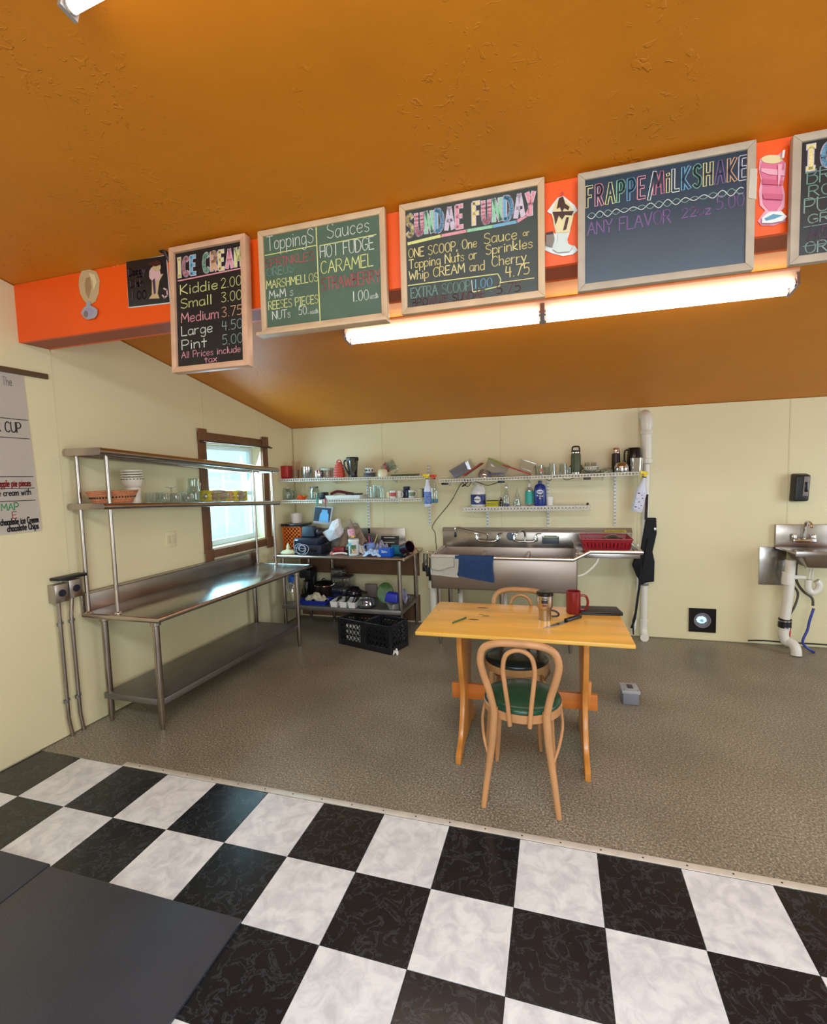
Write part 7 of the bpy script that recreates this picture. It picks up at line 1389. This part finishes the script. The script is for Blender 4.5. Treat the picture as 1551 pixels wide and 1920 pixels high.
# ================================================================== HAND SINK ON THE RIGHT
t = thing('hand_sink', 'small steel wall hand sink cut off by the right edge of the picture', 'sink', (4.3, 2.62, .86))
hx0, hx1 = 4.06, 4.62
m = MB(); m.lohi((hx0, D-.035, .86), (hx1, D-.004, 1.045)); m.build('backsplash', M_steel, t, bevel=.003)
yf_ = 2.42; hz = .865; xb0 = hx0+.015
m = MB(); m.hexa([(xb0, yf_, hz-.02), (hx1, yf_, hz-.02), (hx1, D-.03, hz-.02), (hx0, D-.03, hz-.02)], [(xb0, yf_, hz-.004), (hx1, yf_, hz-.004), (hx1, D-.03, hz-.004), (hx0, D-.03, hz-.004)]); m.lohi((xb0, yf_-.004, hz-.035), (hx1, yf_+.008, hz+.006)); m.build('deck', M_steel2, t, bevel=.002)
m = MB(); m.hexa([(xb0+.10, yf_+.05, hz-.135), (hx1-.08, yf_+.05, hz-.135), (hx1-.08, D-.09, hz-.135), (xb0+.10, D-.09, hz-.135)], [(xb0+.04, yf_+.01, hz-.02), (hx1-.03, yf_+.01, hz-.02), (hx1-.03, D-.05, hz-.02), (xb0+.04, D-.05, hz-.02)]); m.build('basin', M_steel, t, bevel=.02, seg=3)
xf_ = X(1505, D-.07, .92); m = MB(); m.lohi((xf_-.075, D-.095, .905), (xf_+.09, D-.05, .935)); m.build('faucet_body', M_chrome, t, bevel=.01, seg=3)
m = MB(); m.tube(smooth_path([(xf_+.01, D-.07, .93), (xf_+.008, D-.08, 1.02), (xf_+.008, D-.11, 1.075), (xf_+.010, D-.17, 1.07), (xf_+.010, D-.19, 1.04)], 6), .011, 12); m.build('faucet_spout', M_chrome, t, smooth=True)
for s in (-.06, .075): m = MB(); m.lathe([(.018, 0), (.02, .02), (.014, .035), (0, .037)], (xf_+s, D-.073, .934), 14); m.build('faucet_handle', M_chrome, t, smooth=True)
m = MB(); m.lohi((3.955, D-.010, .525), (4.15, D-.004, .852)); single(m, 'splash_plate', M_steel2, 'square steel splash plate on the wall at the lower left of the hand sink', 'plate', (4.05, D-.008, .69), bevel=.002)
# drain pipes
t = thing('drain_pipe', 'white plastic drain with a trap and black coupling under the hand sink', 'pipe', (4.15, 2.6, 0)); pd = 2.60
def HP(u, v): return P(u, v, 1, pd)
m = MB(); m.tube(smooth_path([HP(1483, 1050), HP(1481, 1075), HP(1479, 1110), HP(1472, 1160)], 3), .036, 16); m.build('stand_pipe', M_pvc, t, smooth=True)
m = MB(); m.tube([HP(1479, 1072), HP(1477, 1095)], .044, 16); m.build('tee', M_pvc, t, smooth=True)
m = MB(); m.tube([HP(1472.5, 1160), HP(1471, 1176)], .046, 16); m.build('rubber_coupling', M_black, t, smooth=True)
for v in (1162, 1174): m = MB(); m.tube([HP(1472, v), HP(1472, v+2)], .0475, 16); m.build('hose_clamp', M_chrome, t, smooth=True)
m = MB(); m.tube(smooth_path([HP(1471, 1176), HP(1469, 1190), HP(1474, 1202), Vector((4.125, 2.575, .095)), Vector((4.145, 2.545, .06)), Vector((4.148, 2.535, .005))], 5), .038, 16); m.build('foot_elbow', M_pvc, t, smooth=True)
m = MB(); m.tube(smooth_path([HP(1479, 1083), HP(1498, 1082), HP(1510, 1083)], 4), .018, 12); m.tube(smooth_path([HP(1516, 1087), HP(1516, 1104), HP(1524, 1111), HP(1534, 1106), HP(1537, 1096), HP(1531, 1089)], 5), .024, 12); m.build('trap', M_pvc, t, smooth=True)
m = MB(); m.tube([HP(1517, 1086), HP(1520, 1066)], .006, 8); m.tube([HP(1523, 1086), HP(1525, 1066)], .006, 8); m.box(HP(1522, 1064), (.085, .03, .012)); m.build('tail_piece', M_pvc, t)
m = MB(); m.tube(smooth_path([HP(1493, 1056)+Vector((0, .06, 0)), HP(1492, 1075)+Vector((0, .06, 0)), HP(1490, 1095)+Vector((0, .06, 0)), HP(1503, 1115)+Vector((0, .06, 0)), HP(1497, 1140)+Vector((0, .06, 0)), HP(1485, 1160)+Vector((0, .06, 0))], 5), .009, 8); single(m, 'water_hose', mat('dark_hose', (78, 70, 60), 0.5), 'dark hose curving behind the drain pipe under the hand sink', 'hose', HP(1500, 1120), smooth=True)
m = MB(); m.tube([HP(1485, 1170)+Vector((0, .03, 0)), HP(1483, 1196)+Vector((0, .03, 0))], .010, 8); single(m, 'red_pipe', mat('red_pipe', (190, 40, 36), 0.4), 'short red pipe behind the black coupling under the hand sink', 'pipe', HP(1484, 1180), smooth=True)
m = MB(); m.tube(smooth_path([HP(1502, 1056)+Vector((0, .07, 0)), HP(1501, 1090)+Vector((0, .07, 0)), HP(1514, 1112)+Vector((0, .07, 0)), HP(1531, 1125)+Vector((0, .07, 0)), HP(1533, 1140)+Vector((0, .07, 0))], 5), .010, 8); single(m, 'water_hose', MC['dark_hose'], 'dark hose running right towards the blue pipe under the hand sink', 'hose', HP(1515, 1110), smooth=True)
m = MB(); m.tube(smooth_path([HP(1532, 1144)+Vector((0, .05, 0)), HP(1524, 1168)+Vector((0, .05, 0)), HP(1520, 1185)+Vector((0, .05, 0)), HP(1511, 1208)+Vector((0, .05, 0)), HP(1524, 1222)+Vector((0, .05, .0)), HP(1532, 1226)+Vector((0, .03, 0))], 5), .010, 8); single(m, 'blue_pipe', mat('blue_pipe', (52, 62, 150), 0.4), 'blue pipe curving down to the floor under the hand sink', 'pipe', HP(1518, 1190), smooth=True)
m = MB(); m.tube(smooth_path([P(1403, 1201, 1, D-.01), P(1430, 1201, 1, D-.012), P(1470, 1204, 1, D-.012), P(1551, 1209, 1, D-.012), P(1600, 1213, 1, D-.012)], 4), .006, 6); single(m, 'floor_cable', cm_, 'black cable running along the foot of the wall by the hand sink', 'cable', P(1430, 1201, 1, D-.01), smooth=True)
# soap dispenser
t = thing('soap_dispenser', 'black wall soap dispenser with a grey front strip above the hand sink', 'dispenser', (4.22, D-.05, 1.34))
m = MB(); m.hexa([(4.155, D-.002, 1.235), (4.270, D-.002, 1.235), (4.280, D-.002, 1.47), (4.165, D-.002, 1.47)], [(4.160, D-.09, 1.245), (4.262, D-.09, 1.245), (4.272, D-.09, 1.455), (4.170, D-.09, 1.455)]); m.build('body', M_black, t, bevel=.014, seg=3)
m = MB(); m.hexa([(4.214, D-.089, 1.285), (4.254, D-.089, 1.285), (4.264, D-.089, 1.445), (4.224, D-.089, 1.445)], [(4.214, D-.095, 1.285), (4.254, D-.095, 1.285), (4.264, D-.095, 1.445), (4.224, D-.095, 1.445)]); m.build('front_strip', mat('dispenser_grey', (128, 120, 114), 0.4), t, bevel=.003)
m = MB(); m.lohi((4.226, D-.098, 1.32), (4.251, D-.094, 1.40)); m.build('sight_window', M_blackg, t, bevel=.003)

# ================================================================== THINGS ON THE PINE TABLE AND FLOOR
WZ = 0.7205
c = Vector((2.225, .775, WZ)); t = thing('travel_mug', 'steel travel mug with a black lid and dark emblem on the pine table', 'mug', c)
m = MB(); m.lathe([(0, 0), (.033, 0), (.034, .004), (.034, .055), (.037, .062), (.044, .075), (.045, .140), (0, .140)], c, 28); m.build('body', mat('brushed_mug', (186, 182, 178), 0.3, 1.0), t, smooth=True)
m = MB(); m.lathe([(.0455, .138), (.047, .142), (.046, .155), (.04, .158), (0, .156)], c, 28); m.build('lid', M_blackg, t, smooth=True)
m = MB(); m.tube(smooth_path([c+Vector((.034, .0, .052)), c+Vector((.055, 0, .05)), c+Vector((.074, 0, .035)), c+Vector((.066, 0, .022)), c+Vector((.036, 0, .018))], 5), .0055, 8); m.build('handle', M_black, t, smooth=True)
wrap(t, c, .0460, -112, -68, .100, .118, mat('emblem_black', (26, 24, 30), 0.4), 'emblem'); wrap(t, c, .0460, -105, -75, .082, .094, mat('emblem_rust', (120, 60, 46), 0.4), 'emblem'); wrap(t, c, .0460, -108, -72, .124, .129, MC['emblem_black'], 'emblem')
c = Vector((2.382, .93, WZ)); t = mug('tall dark red mug standing on the pine table behind the knife', c.x, c.y, c.z, .040, .130, mat('dark_red_glaze', (128, 28, 30), 0.3), -.1)
# laptop
t = thing('closed_laptop', 'closed black laptop lying at the back right corner of the pine table', 'laptop', (2.53, .965, WZ))
q = [P(1090, 1153, 2, WZ), P(1169, 1155, 2, WZ), P(1156, 1143, 2, WZ), P(1088, 1141, 2, WZ)]
m = MB(); m.prism(q, (0, 0, .010)); m.build('base', M_black, t, bevel=.003); m = MB(); m.prism([p_+Vector((0, 0, .0108)) for p_ in q], (0, 0, .008)); m.build('lid', mat('laptop_grey', (44, 40, 40), 0.45), t, bevel=.003)
# knife
a, b = P(1017, 1179, 2, WZ+.002), P(1087, 1155, 2, WZ+.008); d = (b-a).normalized(); nrm = Vector((-d.y, d.x, 0)).normalized(); L = (b-a).length
t = thing('kitchen_knife', 'large kitchen knife with a black handle lying on the pine table', 'knife', a); zz = Vector((0, 0, .0005))
m = MB(); pts = [a+zz, a+d*L*.25+nrm*-.016+zz, a+d*L*.60+nrm*-.020+zz, a+d*L*.60+nrm*.010+zz, a+d*L*.3+nrm*.010+zz]; m.prism([Vector((p_.x, p_.y, WZ+.0015)) for p_ in pts], (0, 0, .0022)); m.build('blade', mat('knife_steel', (170, 160, 150), 0.25, 1.0), t)
m = MB(); s0 = a+d*L*.60; m.prism([Vector((p_.x, p_.y, WZ+.001)) for p_ in (s0-nrm*.014, s0+d*L*.40-nrm*.017, s0+d*L*.42+nrm*.004, s0+d*L*.38+nrm*.010, s0+nrm*.010)], (0, 0, .016)); h_ = m.build('handle', M_black, t, bevel=.004)
for s in (.07, .20, .33): m = MB(); m.lathe([(.0035, 0), (.003, .001), (0, .001)], Vector(((s0+d*L*s).x, (s0+d*L*s).y, WZ+.017)), 8); m.build('rivet', M_chrome, h_)
a, b = P(848, 1168, 2, WZ+.004), P(874, 1158, 2, WZ+.004); m = MB(); m.tube([a, a+(b-a)*.06, b], [.002, .0045, .0045], 8); single(m, 'green_pencil', mat('dark_green_pencil', (52, 88, 52), 0.4), 'short dark green pencil lying on the left of the pine table', 'pencil', a, smooth=True)
# grey box on the floor
q = [P(1168, 1322, 2, .001), P(1197, 1323, 2, .001)]; w_ = (q[1]-q[0]).length; c = Vector((q[0].x+w_/2, q[0].y+.07, .001)); t = thing('junction_box', 'small grey plastic electrical box lying on the speckled floor', 'box', c, rz=.05)
m = MB(); m.lohi((-w_/2, -.06, 0), (w_/2, .06, .075)); m.build('body', mat('grey_box_plastic', (128, 128, 136), 0.45), t, bevel=.006, world=False)
m = MB(); m.lohi((-w_/2-.008, -.068, .075), (w_/2+.008, .068, .098)); ld = m.build('cover', mat('light_grey_box', (168, 170, 172), 0.4), t, bevel=.006, world=False)
m = MB(); m.lohi((-.014, -.025, .098), (.022, .035, .1005)); m.build('dark_window', mat('box_window', (66, 66, 68), 0.4), ld, bevel=.002, world=False)
for a in (-1, 1): m = MB(); m.lathe([(.006, 0), (.005, .002), (0, .002)], (a*w_*.42, -.055, .098), 8); m.build('screw', M_galv, ld, world=False)
# dark patch under the worktable: shadow of the undershelf, nothing modelled
